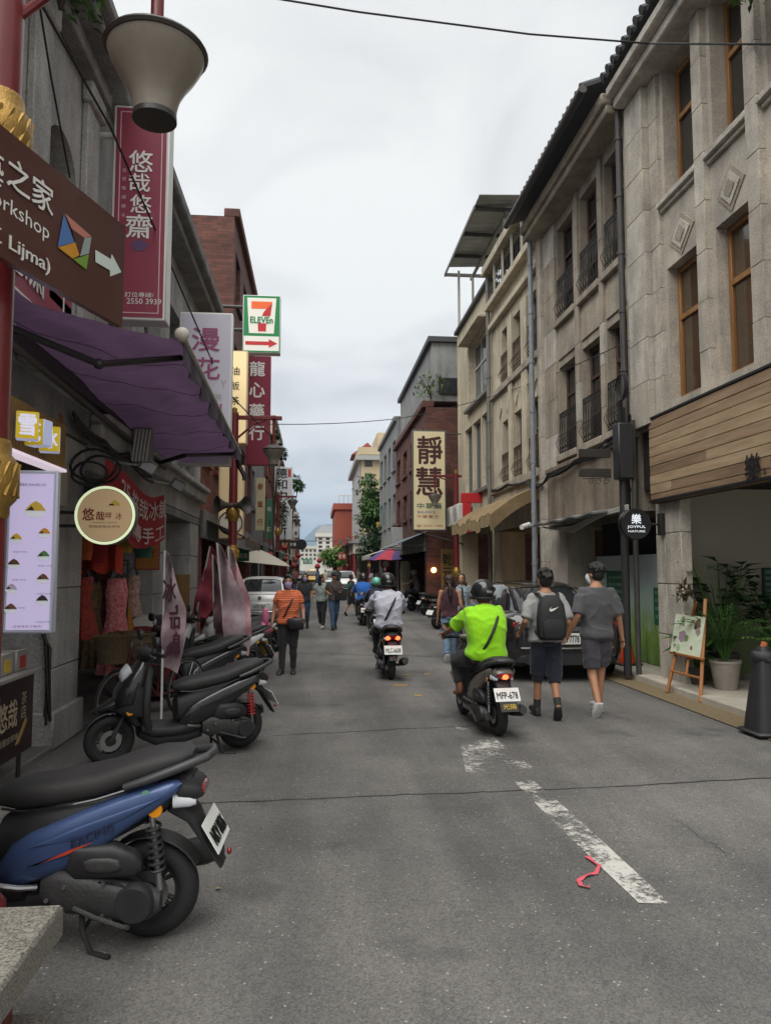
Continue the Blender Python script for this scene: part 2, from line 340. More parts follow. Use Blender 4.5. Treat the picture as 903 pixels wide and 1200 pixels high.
for x, y, ww in ((470, 803, 16), (476, 791, 9), (490, 815, 9), (500, 790, 6)):
    m = MB(); c = atZ(x, y, .006); k = ww / F * c.y / 2
    m.add([c + V((-k, -.02, 0)), c + V((k * .8, -.04, 0)), c + V((k, .03, 0)), c + V((-k * .9, .06, 0))], [(0, 1, 2, 3)]); m.build('yellow_paint_fleck', mat('yellow_fleck', 'b08a3a', .8), ROAD, sharp=0)
# ------------------------------------------------------------------ facade tools (side +1: right of the street, -1: left)
class Fac:
    def __init__(s, side, X0): s.s = side; s.x = X0
    def p(s, u, v, w_=0): return V((s.x - s.s * w_, u, v))         # u along the street, v up, w_ out towards the street
    def box(s, m, ua, ub, va, vb, w0, w1, ch=0): m.box(s.p(ua, va, w0), s.p(ub, vb, w1), ch); return m
    def wall(s, m, u0, u1, v0, v1, holes=(), depth=.3):
        us = sorted({u0, u1} | {h[i] for h in holes for i in (0, 1)}); vs = sorted({v0, v1} | {h[i] for h in holes for i in (2, 3)})
        for i in range(len(us) - 1):
            for j in range(len(vs) - 1):
                cu = (us[i] + us[i + 1]) / 2; cv = (vs[j] + vs[j + 1]) / 2
                if any(h[0] < cu < h[1] and h[2] < cv < h[3] for h in holes): continue
                m.add([s.p(us[i], vs[j]), s.p(us[i + 1], vs[j]), s.p(us[i + 1], vs[j + 1]), s.p(us[i], vs[j + 1])], [(0, 1, 2, 3)])
        for a, b, c, d in holes:
            for q in (((a, c), (a, d)), ((b, c), (b, d)), ((a, c), (b, c)), ((a, d), (b, d))):
                m.add([s.p(*q[0]), s.p(*q[1]), s.p(*q[1], -depth), s.p(*q[0], -depth)], [(0, 1, 2, 3)])
        return m
    def shell(s, m, u0, u1, v0, v1, D=7):     # side walls, top and back
        for u in (u0, u1): m.add([s.p(u, v0), s.p(u, v1), s.p(u, v1, -D), s.p(u, v0, -D)], [(0, 1, 2, 3)])
        m.add([s.p(u0, v1), s.p(u1, v1), s.p(u1, v1, -D), s.p(u0, v1, -D)], [(0, 1, 2, 3)])
        m.add([s.p(u0, v0, -D), s.p(u1, v0, -D), s.p(u1, v1, -D), s.p(u0, v1, -D)], [(0, 1, 2, 3)])
    def window(s, par, ua, ub, va, vb, rec, fm, pm, vert=(), hor=(), ft=.06, name='window'):
        m = MB(); t = .06
        s.box(m, ua, ua + ft, va, vb, -rec - t, -rec, .006); s.box(m, ub - ft, ub, va, vb, -rec - t, -rec, .006)
        s.box(m, ua + ft, ub - ft, va, va + ft, -rec - t, -rec - .002, .006); s.box(m, ua + ft, ub - ft, vb - ft, vb, -rec - t, -rec - .002, .006)
        us = [ua + ft] + [ua + (ub - ua) * q for q in vert] + [ub - ft]; vs = [va + ft] + [va + (vb - va) * q for q in hor] + [vb - ft]
        for q in us[1:-1]: s.box(m, q - ft * .45, q + ft * .45, va + ft, vb - ft, -rec - t * .9, -rec - .004)
        for q in vs[1:-1]: s.box(m, ua + ft, ub - ft, q - ft * .5, q + ft * .5, -rec - t * .8, -rec + .004)
        o = m.build(name, fm, par)
        for i in range(len(us) - 1):
            for j in range(len(vs) - 1):
                k = MB(); s.box(k, us[i] + .012, us[i + 1] - .012, vs[j] + .012, vs[j + 1] - .012, -rec - t * .62, -rec - t * .5); k.build('pane', pm, o, sharp=0)
        return o
    def railing(s, par, ua, ub, va, vb, w0, mt, n=8, scroll=True):
        m = MB()
        for v in (va + .03, va + .12, vb - .1, vb): m.tube([s.p(ua, v, w0), s.p(ub, v, w0)], .012, 5)
        for i in range(n + 1):
            u = ua + (ub - ua) * i / n; m.tube([s.p(u, va, w0), s.p(u, vb, w0)], .008, 4)
            if scroll and i < n:
                uc = u + (ub - ua) / n / 2; m.lathe([(.028, -.006), (.04, -.006), (.04, .006), (.028, .006)], s.p(uc, vb - .05, w0), (1, 0, 0), 8, closed=True)
        if scroll:                               # bowed basket bars in the lower half
            for i in range(n):
                u = ua + (ub - ua) * (i + .5) / n
                m.tube([s.p(u, vb - .12, w0), s.p(u, va + .5 * (vb - va), w0 + .02), s.p(u, va + .25 * (vb - va), w0 + .11), s.p(u, va + .05, w0 + .03)], .007, 4)
        return m.build('railing', mt, par)
GLASS = mat('dark_glass', (.012, .013, .015), .08, spec=.5)
GLASSW = mat('warm_glass', (.02, .017, .015), .06, coat=.5)
CURT = mat('window_blind', (.1, .085, .065), .3)
IRON = mat('wrought_iron', (.03, .027, .025), .55, metal=.3, var=.4, vs=9)
STONE = mat('washed_stone', 'bdb4a5', .85, var=.3, vs=2.2, bump=.5, bs=45, streak=.32)
STONE_L = mat('washed_stone_light', 'c7bfb1', .85, var=.28, vs=3, bump=.5, bs=45, streak=.4)
STONE_D = mat('washed_stone_brown', 'aba08e', .88, var=.3, vs=2, bump=.5, bs=45, streak=.38)
STONE_Y = mat('washed_stone_yellow', 'c8bda4', .85, var=.25, vs=2, bump=.4, bs=45, streak=.32)
BEIGE = mat('beige_tile_render', 'ccbfa4', .8, var=.15, vs=1.6, bump=.25, bs=30, streak=.35)
CONC = mat('grey_concrete', '9a9b98', .9, var=.25, vs=1.4, bump=.4, bs=30, streak=.45)
WOODF = mat('orange_wood', '94693c', .5, var=.35, vs=5, stretch=(1, 1, .12), bump=.2, bs=60)
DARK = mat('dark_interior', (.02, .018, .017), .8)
BLACKM = mat('black_metal', (.018, .018, .019), .45, metal=.2)
PVC = mat('grey_pipe', '6e6c66', .5, var=.25, vs=4)
PVCD = mat('dark_pipe', '45423f', .5, var=.3, vs=4)
PIPEW = mat('pale_pipe', 'b3b0a6', .5, var=.2, vs=4)
RTILE = mat('roof_tile', '39383a', .7, var=.35, vs=6)
def pipe(par, pts, r, mt, name='pipe', clamps=0, cm=None):
    m = MB(); m.tube(pts, r, 10)
    if clamps:
        a, b = V(pts[0]), V(pts[-1])
        for i in range(clamps): m.tube([a.lerp(b, (i + .5) / clamps) - V((0, 0, .025)), a.lerp(b, (i + .5) / clamps) + V((0, 0, .025))], r * 1.25, 10)
    return m.build(name, mt, par)
def pilaster(par, f, ua, ub, va, vb, w1, mt, n, w0=-.05, base=None, jitter=.0025):
    k = MB(); f.box(k, ua + .008, ub - .008, va, vb, w0, w1 - .012); o = k.build('pilaster', base or mat('mortar', '6d655a', .9), par, sharp=0)
    h = (vb - va) / n
    for i in range(n):
        q = MB(); j = random.uniform(-jitter, jitter)
        f.box(q, ua, ub, va + i * h + .003, va + (i + 1) * h - .003, w0, w1 + j, .004); q.build('stone_block', mt if random.random() > .25 else STONE_L, o)
    return o
# ------------------------------------------------------------------ right side, near building with timber windows
R = Fac(1, 5.0)
def gY(px, X=5.0): return atX(px, 600, X).y
B1 = thing('shophouse', 'grey stone shophouse with orange timber windows above a wooden fascia', 'building', (6, 8, 0))
b1a, b1b = 2.6, 10.9
wn = [(gY(893), gY(850), 4.02, 5.95), (gY(893), gY(850), 6.98, 8.93), (gY(829), gY(790), 4.02, 5.95), (gY(829), gY(790), 6.98, 8.93)]
dW = wn[2][0] - wn[0][0]
for k in (1, 2, 3): wn += [(wn[0][0] - dW * k, wn[0][1] - dW * k, 4.02, 5.95), (wn[0][0] - dW * k, wn[0][1] - dW * k, 6.98, 8.93)]
wn = [h for h in wn if h[0] > b1a + .1]
m = MB(); R.wall(m, b1a, b1b, 3.75, 9.3, wn, .38); R.shell(m, b1a, b1b, 3.75, 9.3, 8); m.build('wall', STONE, B1, sharp=0)
for a, b, c, d in wn:
    hi = c > 6
    R.window(B1, a + .005, b - .005, c + .01, d - .01, .2 if hi else .14, WOODF, GLASSW if hi else mat('brown_curtain_pane', '4d3c2b', .08, var=.3, vs=1.5, coat=.6), (), (.62,), .07)
    q = MB(); R.box(q, a - .08, b + .08, c - .16, c - .1, .002, .05, .008); R.box(q, a - .1, b + .1, c - .1, c - .005, .002, .1, .012)
    if hi: q.build('window_sill', STONE_L, B1)
    if hi:                                        # carved lozenge on the spandrel below
        uc, vc = (a + b) / 2, (5.85 + 6.72) / 2; hw, hv = (b - a) * .40, .3
        for s1, s2, mt, ww in ((1, .0, STONE_D, .012), (.72, 0, STONE_L, .026), (.4, 0, STONE_D, .036)):
            k = MB(); k.prism([R.p(uc - hw * s1, vc, .002), R.p(uc, vc + hv * s1, .002), R.p(uc + hw * s1, vc, .002), R.p(uc, vc - hv * s1, .002)], (-ww, 0, 0)); k.build('carved_lozenge', mt, B1)
gaps = sorted({(round(h[0], 3), round(h[1], 3)) for h in wn})
for i in range(len(gaps) - 1): pilaster(B1, R, gaps[i][1] + .09, gaps[i + 1][0] - .09, 3.78, 8.95, .09, STONE, 8)
pilaster(B1, R, gaps[-1][1] + .1, gaps[-1][1] + .36, 3.78, 8.95, .06, STONE, 8); pilaster(B1, R, gaps[-1][1] + .37, b1b, 3.78, 8.95, .16, STONE, 8)
m = MB(); R.box(m, b1a, b1b - .02, 8.96, 9.12, -.02, .34, .02); R.box(m, b1a, b1b - .02, 9.125, 9.3, -.02, .46, .03); m.build('cornice', STONE_L, B1)
def tiled_eave(par, ya, yb, x0, z, rise=.4, back=2.2):
    q = MB(); q.add([V((x0, ya, z)), V((x0, yb, z)), V((x0 + back, yb, z + rise * back)), V((x0 + back, ya, z + rise * back)), V((x0, ya, z + .05)), V((x0, yb, z + .05)), V((x0 + back, yb, z + rise * back + .05)), V((x0 + back, ya, z + rise * back + .05))],
                      [(0, 1, 2, 3), (4, 7, 6, 5), (0, 4, 5, 1), (1, 5, 6, 2), (3, 2, 6, 7), (0, 3, 7, 4)])
    o = q.build('roof', RTILE, par, sharp=0)
    n = int((yb - ya) / .2); t0 = None
    for i in range(n):
        y = ya + (i + .5) * (yb - ya) / n
        if t0 is None:
            k = MB(); k.tube([V((x0 - .05, y, z + .06)), V((x0 + back, y, z + .06 + rise * back))], .065, 8); t0 = k.build('roof_tile', RTILE, o); y0 = y
        else: c = t0.copy(); COL.objects.link(c); c.location = (0, y - y0, 0)
    return o
tiled_eave(B1, b1a, b1b - .02, 4.5, 9.36)
# ground floor
for ua, ub in ((9.75, 10.5), (2.7, 3.4)):
    k = MB(); R.box(k, ua + .01, ub - .01, 0.0, 2.85, -.14, -.005); o = k.build('pillar', mat('mortar', '6d655a', .9), B1, sharp=0)
    for i in range(4):
        for a_, b_ in ((ua, ua + (ub - ua) * .62), (ua + (ub - ua) * .62 + .006, ub)):
            q = MB(); R.box(q, a_, b_, .72 * i + .004, .72 * (i + 1) - .004, -.15, random.uniform(0, .008), .01); q.build('stone_block', STONE_L if random.random() > .4 else STONE, o)
m = MB(); R.box(m, b1a, b1b, 2.85, 3.74, -7, -.02); m.build('floor_beam', DARK, B1, sharp=0)
GW = bpy.data.materials.new('mossy_plaster'); GW.use_nodes = True; t = GW.node_tree; bb = t.nodes['Principled BSDF']
g = N(t, 'ShaderNodeNewGeometry'); s_ = N(t, 'ShaderNodeSeparateXYZ'); t.links.new(g.outputs['Position'], s_.inputs[0]); n_ = N(t, 'ShaderNodeTexNoise', i={'Scale': 1.6, 'Detail': 5}); t.links.new(g.outputs['Position'], n_.inputs['Vector'])
a_ = N(t, 'ShaderNodeMath', operation='MULTIPLY_ADD', i={1: 1.6}); t.links.new(n_.outputs[0], a_.inputs[0]); t.links.new(s_.outputs[2], a_.inputs[2])
r_ = N(t, 'ShaderNodeMapRange', i={1: 1.2, 2: 2.9}); t.links.new(a_.outputs[0], r_.inputs[0]); x_ = N(t, 'ShaderNodeMix', data_type='RGBA', i={6: (.16, .2, .09, 1), 7: (.42, .39, .33, 1)})
t.links.new(r_.outputs[0], x_.inputs[0]); t.links.new(x_.outputs[2], bb.inputs['Base Color']); bb.inputs['Roughness'].default_value = .85
m = MB(); m.box((5.16, 10.52, 0), (12, 10.7, 2.845)); m.build('end_wall', GW, B1, sharp=0)
m = MB(); m.box((11.9, 2.7, 0), (12.1, 10.59, 2.845)); m.build('back_wall', GW, B1, sharp=0)
# wooden fascia of boards
fasc = thing('wooden_fascia', 'broad fascia of horizontal timber boards hung above the arcade', 'fascia', (4.85, 8, 2.6))
FB = [mat('fascia_board_%d' % i, c, .7, col2=c2, vs=2.2, stretch=(6, .7, 9), var=.3, bump=.25, bs=18) for i, (c, c2) in enumerate((('a28a6e', '7d654c'), ('ae987a', '8c7559'), ('937a5e', '6f5944')))]
m = MB(); m.box((4.9, 3, 2.6), (4.98, 10.36, 3.83)); m.build('backing', mat('backing_wood', '2a211a', .9), fasc, sharp=0)
rows = 9; hh = 1.23 / rows
for i in range(rows):
    y = 3.0
    cuts = sorted([3.0, 10.38] + ([random.uniform(8, 9.8)] if i % 2 else []))
    for a_, b_ in zip(cuts, cuts[1:]):
        q = MB(); q.box((4.87 + random.uniform(-.004, .004), a_ + .003, 2.6 + i * hh + .003), (4.9, b_ - .003, 2.6 + (i + 1) * hh - .003), .004); q.build('board', FB[random.randrange(3)], fasc)
m = MB(); m.box((4.85, 3, 2.62), (4.99, 10.39, 2.655)); m.box((4.85, 3, 3.835), (4.99, 10.39, 3.865)); m.build('trim', BLACKM, fasc)
m = MB(); c = atX(881, 549, 4.85); write(m, '樂', c, (0, -1, 0), (0, 0, 1), .3, .33, .02); m.build('lettering', BLACKM, fasc, sharp=0); m = MB(); c2_ = atX(899, 545, 4.85); write(m, '。!', c2_, (0, -1, 0), (0, 0, 1), .16, .2, .01); m.build('lettering', BLACKM, fasc, sharp=0)
# ------------------------------------------------------------------ right side, second building with iron balconies
B2 = thing('shophouse', 'brown stone shophouse with iron window balconies and tiled eave', 'building', (6, 13.6, 0))
b2a, b2b = 10.95, 15.75
bays = [(gY(742), gY(716)), (gY(709), gY(686)), (gY(679), gY(658))]
hl = [(a, b, c, d) for a, b in bays for c, d in ((3.98, 5.8), (6.8, 8.75))]
m = MB(); R.wall(m, b2a, b2b, 2.55, 9.25, hl, .26); R.shell(m, b2a, b2b, 2.55, 9.25, 8); m.build('wall', STONE_D, B2, sharp=0)
for a, b, c, d in hl:
    R.window(B2, a + .01, b - .01, c + .01, d - .01, .14, mat('brown_frame', '4a3328', .6), GLASS, (.5,), (.3, .68,), .06)
    R.railing(B2, a + .02, b - .02, c + .02, c + .85, .02, IRON, 7)
    q = MB(); R.box(q, a - .06, b + .06, c - .14, c - .004, .002, .09, .012); q.build('window_sill', STONE_D, B2)
    if c > 6: k = MB(); R.box(k, a + .02, b - .02, 5.95, 6.5, .002, .03, .012); k.build('spandrel_panel', STONE_D, B2)
g2 = sorted(bays)
for i in range(2): pilaster(B2, R, g2[i][1] + .04, g2[i + 1][0] - .04, 3.7, 8.95, .05, STONE_D, 7)
pilaster(B2, R, b2a + .03, g2[0][0] - .05, 3.7, 8.95, .05, STONE_D, 7); pilaster(B2, R, g2[2][1] + .05, b2b - .28, 3.7, 8.95, .06, STONE_D, 7); pilaster(B2, R, b2b - .27, b2b, .02, 9.0, .14, STONE, 10)
m = MB(); R.box(m, b2a + .01, b2b - .01, 8.96, 9.1, -.02, .42, .02); R.box(m, b2a + .01, b2b - .01, 9.105, 9.3, -.02, .5, .03); m.build('cornice', STONE_D, B2)
tiled_eave(B2, b2a, b2b + .05, 4.25, 9.36)
pipe(B2, [(4.2, b2a, 9.33), (4.2, b2b, 9.33)], .07, PVCD, 'gutter')
m = MB(); R.box(m, b2a + .1, b2b - .3, 2.56, 3.66, .002, .05, .015); R.box(m, b2a + .1, b2b - .3, 3.68, 3.78, .002, .1, .015); m.build('fascia_panel', mat('brown_render', '857867', .9, var=.3, vs=1.2, streak=.5, bump=.4, bs=30), B2)
m = MB(); R.box(m, b2b - 1.3, b2b - .28, .02, 2.54, -.6, 0, .02); m.build('pillar', STONE, B2)
m = MB(); R.box(m, b2a, b2b - 1.3, .07, 2.54, -.85, -.75); m.build('back_wall', DARK, B2, sharp=0)  # added near-black wall closing the open arcade, stands in for its shade
m = MB(); m.sheet(lambda u, v: (5.1 - .75 * v, b2a + .35 + u * 3.6, 2.62 - .1 * v + .02 * sin(u * 25)), 24, 4, .03); m.build('canopy', mat('tin_sheet', '8a8c8b', .5, metal=.3, var=.2, vs=3), B2)
pipe(B2, [(4.78, 10.98, 2.4), (4.78, 10.98, 9.0)], .05, PVCD, 'downpipe', 7)
m = MB(); m.lathe([(.05, 0), (.05, .08), (.1, .12), (.12, .34), (.0, .34)], (4.78, 10.98, 8.9), n=6); m.build('rain_hopper', PVCD, B2)
pipe(B2, [(4.72, 15.7, .1), (4.72, 15.7, 9.0)], .055, mat('galv_pipe', '8b9096', .4, metal=.2, var=.25, vs=5), 'downpipe', 8)
# ------------------------------------------------------------------ third building
B3 = thing('shophouse', 'yellowish stone shophouse with caged roof terrace and three narrow balconies per floor', 'building', (6, 18.4, 0))
b3a, b3b = 15.8, 20.55
bays = [(gY(635), gY(622)), (gY(615), gY(604)), (gY(599), gY(590))]
hl = [(a, b, c, d) for a, b in bays for c, d in ((3.95, 5.6), (6.65, 8.1))]
m = MB(); R.wall(m, b3a, b3b, 2.7, 9.1, hl, .24); R.shell(m, b3a, b3b, 2.7, 9.1, 8); m.build('wall', STONE_Y, B3, sharp=0)
for a, b, c, d in hl:
    R.window(B3, a + .01, b - .01, c + .01, d - .01, .14, mat('grey_frame', '5a5550', .6), GLASS, (.5,), (.6,), .05)
    R.railing(B3, a + .02, b - .02, c + .02, c + .75, .03, mat('rusty_iron', '4d3a2c', .8, var=.4, vs=12), 6)
for z in (3.72, 6.42): m = MB(); R.box(m, b3a + .02, b3b - .02, z, z + .18, .002, .1, .015); m.build('sill_course', STONE_D, B3)
m = MB(); R.box(m, b3a + .02, b3b - .02, 8.45, 8.62, .002, .14, .02); R.box(m, b3a + .02, b3b - .02, 9.05, 9.25, -.02, .2, .02); m.build('cornice', STONE_Y, B3)
g3 = sorted(bays)
for i in range(2): m = MB(); R.box(m, g3[i][1] + .03, g3[i + 1][0] - .03, 3.9, 8.2, .002, .07, .012); m.build('pilaster', STONE_Y, B3)
for i in range(5):                                  # carved zigzag reliefs between the floors
    u = b3a + .6 + i * .8; k = MB()
    for s in (-1, 1): k.prism([R.p(u, 5.75, .002), R.p(u + s * .2, 6.0, .002), R.p(u + s * .1, 6.3, .002), R.p(u + s * .02, 6.02, .002)], (-.03, 0, 0))
    k.build('carved_relief', STONE_Y, B3)
m = MB()
for i in range(26): u = b3a + .1 + i * (b3b - b3a - .2) / 25; m.tube([R.p(u, 9.25, .1), R.p(u, 10.1, .1)], .01, 4)
for v in (9.35, 9.55, 9.75, 9.95): m.tube([R.p(b3a, v, .1), R.p(b3b, v, .1)], .01, 4)
m.build('terrace_cage', IRON, B3)
for i in range(6): u = b3a + .1 + i * .91; m = MB(); R.box(m, u - .03, u + .03, 9.26, 10.1, .12, .17); m.build('cage_post', mat('pale_post', 'a8a498', .6), B3)
m = MB(); R.box(m, b3a, b3b, 10.1, 10.35, -.1, .28, .02); m.build('roof_beam', STONE_Y, B3)
m = MB(); R.box(m, b3a, b3b, 9.26, 10.1, -3, -2.9); R.box(m, b3a, b3b, 10.36, 10.45, -7, .1); m.build('terrace_wall', DARK, B3, sharp=0)
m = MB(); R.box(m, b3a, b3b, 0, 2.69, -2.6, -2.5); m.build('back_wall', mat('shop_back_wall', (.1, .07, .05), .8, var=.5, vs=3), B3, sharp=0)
pipe(B3, [(4.88, b3b - .1, .1), (4.88, b3b - .1, 10.3)], .06, PVC, 'downpipe', 8); pipe(B3, [(4.86, b3a + .3, .1), (4.86, b3a + .3, 3.6)], .05, PIPEW, 'downpipe', 3)
m = MB(); R.box(m, b3b - .75, b3b, 0, 2.69, -.7, -.01, .02); m.build('pillar', BEIGE, B3)
# brown shop awning
aw = thing('awning', 'faded brown canvas awning over a shop front with a hanging lamp', 'awning', (4.7, 18.4, 2.6))
def brownaw(u, v):
    y = b3a + .15 + u * (b3b - b3a - .2) + .0; sag = .05 * sin(u * pi * 5) * v
    return V((4.96 - 1.15 * v, y, 3.45 - .62 * v ** 1.6 + sag + .03 * sin(u * 40) * v))
m = MB(); m.sheet(brownaw, 40, 8, .01); m.build('canvas', mat('brown_canvas', '7d6a4c', .9, var=.35, vs=3, bump=.4, bs=9), aw)
m = MB(); m.sheet(lambda u, v: brownaw(u, 1) + V((.02 * sin(u * 60), 0, -.26 * v)), 60, 2, .008); m.build('valance', mat('brown_canvas_stripe', '8c7a58', .9, var=.4, vs=10), aw)
m = MB(); m.sheet(lambda u, v: V((4.96 - 1.15 * v, b3a + .14, 3.45 - .62 * v ** 1.6 - u * (.25 + .1 * v))), 3, 8, .008); m.build('side_flap', MATS['brown_canvas'], aw)
# ------------------------------------------------------------------ fourth building
B4 = thing('shophouse', 'beige rendered shophouse with a large white window over three grey shutters', 'building', (6, 23, 0))
b4a, b4b = 20.6, 25.7
y1, y2 = gY(575), gY(550)
big = (y1, y2, 6.9, 9.0); sh = [(gY(576) + i * (gY(545) - gY(576)) / 3 + .06, gY(576) + (i + 1) * (gY(545) - gY(576)) / 3 - .06, 4.1, 6.3) for i in range(3)]
m = MB(); R.wall(m, b4a, b4b, 2.9, 10.0, [big] + sh, .3); R.shell(m, b4a, b4b, 2.9, 10.0, 8); m.build('wall', BEIGE, B4, sharp=0)
R.window(B4, *big, .2, mat('white_frame', 'bdbbb2', .5), mat('pale_pane', (.08, .09, .1), .1), (.33, .66), (.62,), .06)
for q in sh: R.window(B4, *q, .12, mat('steel_frame', '77797a', .5), mat('grey_shutter_pane', (.06, .065, .07), .25), (.5,), (), .05)
m = MB(); R.box(m, y1 - .1, y2 + .1, 6.76, 6.88, .002, .16, .012); m.build('window_sill', PVC, B4); m = MB(); R.box(m, sh[0][0] - .1, sh[2][1] + .1, 3.95, 4.08, .002, .14, .012); m.build('window_sill', PVC, B4)
m = MB(); R.box(m, y1 - .05, y2 + .05, 9.02, 9.1, .002, .35, .012); m.build('window_hood', BEIGE, B4)
m = MB(); R.box(m, b4a, b4b, 10.01, 10.14, -.1, .12, .012); m.build('parapet_cap', mat('dark_cap', '3f4042', .6), B4)
for q in (b4a, b4b - .5): m = MB(); R.box(m, q, q + .5, 0, 2.9, -.6, 0, .02); m.build('pillar', BEIGE, B4)
m = MB(); R.box(m, b4a, b4b, 0, 2.9, -3, -2.9); m.build('back_wall', DARK, B4, sharp=0)
# roof shed
sh_ = thing('roof_shed', 'open corrugated metal shed roof on posts above the rooftops', 'shed roof', (5.6, 22.8, 10.2))
m = MB(); m.sheet(lambda u, v: (4.5 + 2.6 * v, 19.7 + 5.0 * u, 12.15 + .12 * v + .012 * sin(u * 110)), 90, 2, .02); m.build('metal_sheet', mat('shed_sheet', '8f9290', .45, metal=.3, var=.25, vs=2), sh_)
for y in (20.35, 22, 23.6, 25.2): m = MB(); m.box((4.5, y, 12.02), (7.0, y + .06, 12.13)); m.build('rafter', PVCD, sh_)
m = MB(); m.box((5.4, 20.3, 11.92), (5.48, 25.3, 12.015)); m.box((4.47, 20.3, 12.02), (4.51, 25.3, 12.13)); m.build('purlin', PVC, sh_)
for x, y in ((5.44, 20.6), (5.44, 25.0), (4.9, 24.8)): m = MB(); m.tube([(x, y, 10.12), (x, y, 11.93 if x > 5 else 12.05)], .045, 8); m.build('post', PIPEW, sh_)
# ================================================================== left side of the street
L = Fac(-1, -2.4)
def lY(px, X=-2.4): return atX(px, 600, X).y
LST = mat('grey_stone_left', 'b0aeaa', .88, var=.28, vs=2, bump=.5, bs=40, streak=.35)
LSTD = mat('grey_stone_dark', '8b8986', .9, var=.3, vs=2, bump=.5, bs=40, streak=.4)
BRICK = brickmat('red_brick', '8a4436', '6b3129', '6a5a50', rowh=.09, bw=.28)
BRICKD = brickmat('brown_brick', '74473c', '57352e', '4d4039', rowh=.09, bw=.28)
WHITEP = mat('white_paint_metal', 'd8d8d4', .45, var=.1, vs=3)
CHROME = mat('steel', (.55, .55, .56), .25, metal=1)
POLE = mat('dark_red_paint', '6d2426', .38, var=.15, vs=6, coat=.2)
GOLD = mat('gold_paint', 'a3803f', .42, metal=.55, var=.25, vs=14, bump=.3, bs=70)
def emat(name, col, s, rough=.4): return mat(name, col, rough, emit=s)
# ---- first building with arched windows
B5 = thing('shophouse', 'grey stone shophouse with arched upper windows and a projecting cornice', 'building', (-3.5, 5, 0))
a0, a1 = 1.5, 7.95
arch = []
m = MB()
def archwin(uc, hw, v0, vs_, n=12):              # outline of an arched opening
    return [(uc - hw, v0)] + [(uc + hw, v0)] + [(uc + hw * cos(pi * k / n), vs_ + hw * sin(pi * k / n)) for k in range(n + 1)]
aw_ = [(u, .42, 4.1, 5.35) for u in (6.95, 5.55, 4.15, 2.75)]
us = [a0] + [q for u, hw, _, _ in reversed(aw_) for q in (u - hw, u + hw)] + [a1]
for i in range(0, len(us) - 1, 2): m.add([L.p(us[i], 3.3), L.p(us[i + 1], 3.3), L.p(us[i + 1], 6.8), L.p(us[i], 6.8)], [(0, 3, 2, 1)])
for u, hw, v0, vs_ in aw_:
    m.add([L.p(u - hw, 3.3), L.p(u + hw, 3.3), L.p(u + hw, v0), L.p(u - hw, v0)], [(0, 3, 2, 1)])
    top = [(u + hw * cos(pi * k / 12), vs_ + hw * sin(pi * k / 12)) for k in range(13)]
    for k in range(12): m.add([L.p(*top[k]), L.p(*top[k + 1]), L.p(top[k + 1][0], 6.8), L.p(top[k][0], 6.8)], [(0, 1, 2, 3)])
    ol = archwin(u, hw, v0, vs_)
    for q in range(len(ol)): p0, p1 = ol[q], ol[(q + 1) % len(ol)]; m.add([L.p(*p0), L.p(*p1), L.p(*p1, -.35), L.p(*p0, -.35)], [(0, 1, 2, 3)])
L.shell(m, a0, a1, 3.3, 6.8, 7); m.build('wall', LST, B5, sharp=0)
for u, hw, v0, vs_ in aw_:
    k = MB(); k.prism([L.p(a, b, -.3) for a, b in archwin(u, hw, v0, vs_)], (-.03, 0, 0)); o = k.build('window', GLASS, B5, sharp=30)
    k = MB(); L.box(k, u - .025, u + .025, v0, vs_ + hw, -.3, -.25); L.box(k, u - hw, u + hw, vs_ - .03, vs_ + .03, -.3, -.252); k.build('frame', mat('brown_frame', '4a3328', .6), o)
    k = MB(); L.box(k, u - hw - .08, u + hw + .08, v0 - .12, v0 - .003, .002, .1, .015); k.build('window_sill', LST, B5)
    k = MB(); L.box(k, u + .5, u + .9, 3.32, 6.4, .002, .07, .012); k.build('pilaster', LST, B5)
    k = MB(); L.box(k, u + .46, u + .94, 6.4, 6.62, .002, .12, .02); k.build('capital', LST, B5)
m = MB(); L.box(m, a0, a1, 6.62, 6.8, .002, .16, .015); L.box(m, a0, a1, 6.81, 6.92, -.02, .34, .02); L.box(m, a0, a1, 6.925, 7.08, -.02, .44, .03); m.build('cornice', LSTD, B5)
m = MB(); L.wall(m, a0, a1, 7.09, 8.7, [(a0 + .5 + i * 1.05, a0 + 1.2 + i * 1.05, 7.4, 8.3) for i in range(6)], .2); L.box(m, a0, a1, 8.7, 8.9, -.3, .15, .02); m.build('parapet', LSTD, B5, sharp=0)
m = MB(); L.box(m, a0, a1, 7.1, 8.6, -.5, -.4); m.build('parapet_back', mat('attic_dark', (.06, .06, .06), .9), B5, sharp=0)
m = MB(); L.box(m, a0, a1, 2.95, 3.29, -2.5, .02, .01); m.build('floor_beam', LSTD, B5)
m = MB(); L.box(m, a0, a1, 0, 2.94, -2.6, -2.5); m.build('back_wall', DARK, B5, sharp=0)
def blockpillar(par, ua, ub, top, n, mt, dep=.62):
    k = MB(); L.box(k, ua + .01, ub - .01, 0, top, -dep + .01, -.008); o = k.build('pillar', mat('mortar', '6d655a', .9), par, sharp=0)
    for i in range(n): q = MB(); L.box(q, ua, ub, top * i / n + .004, top * (i + 1) / n - .004, -dep, random.uniform(0, .006), .01); q.build('stone_block', mt, o)
    q = MB(); L.box(q, ua - .05, ub + .05, .01, .35, -dep - .05, .05, .015); q.build('plinth', mt, o); return o
blockpillar(B5, 7.12, 7.9, 2.94, 4, LST); blockpillar(B5, 2.2, 2.9, 2.94, 4, LST)
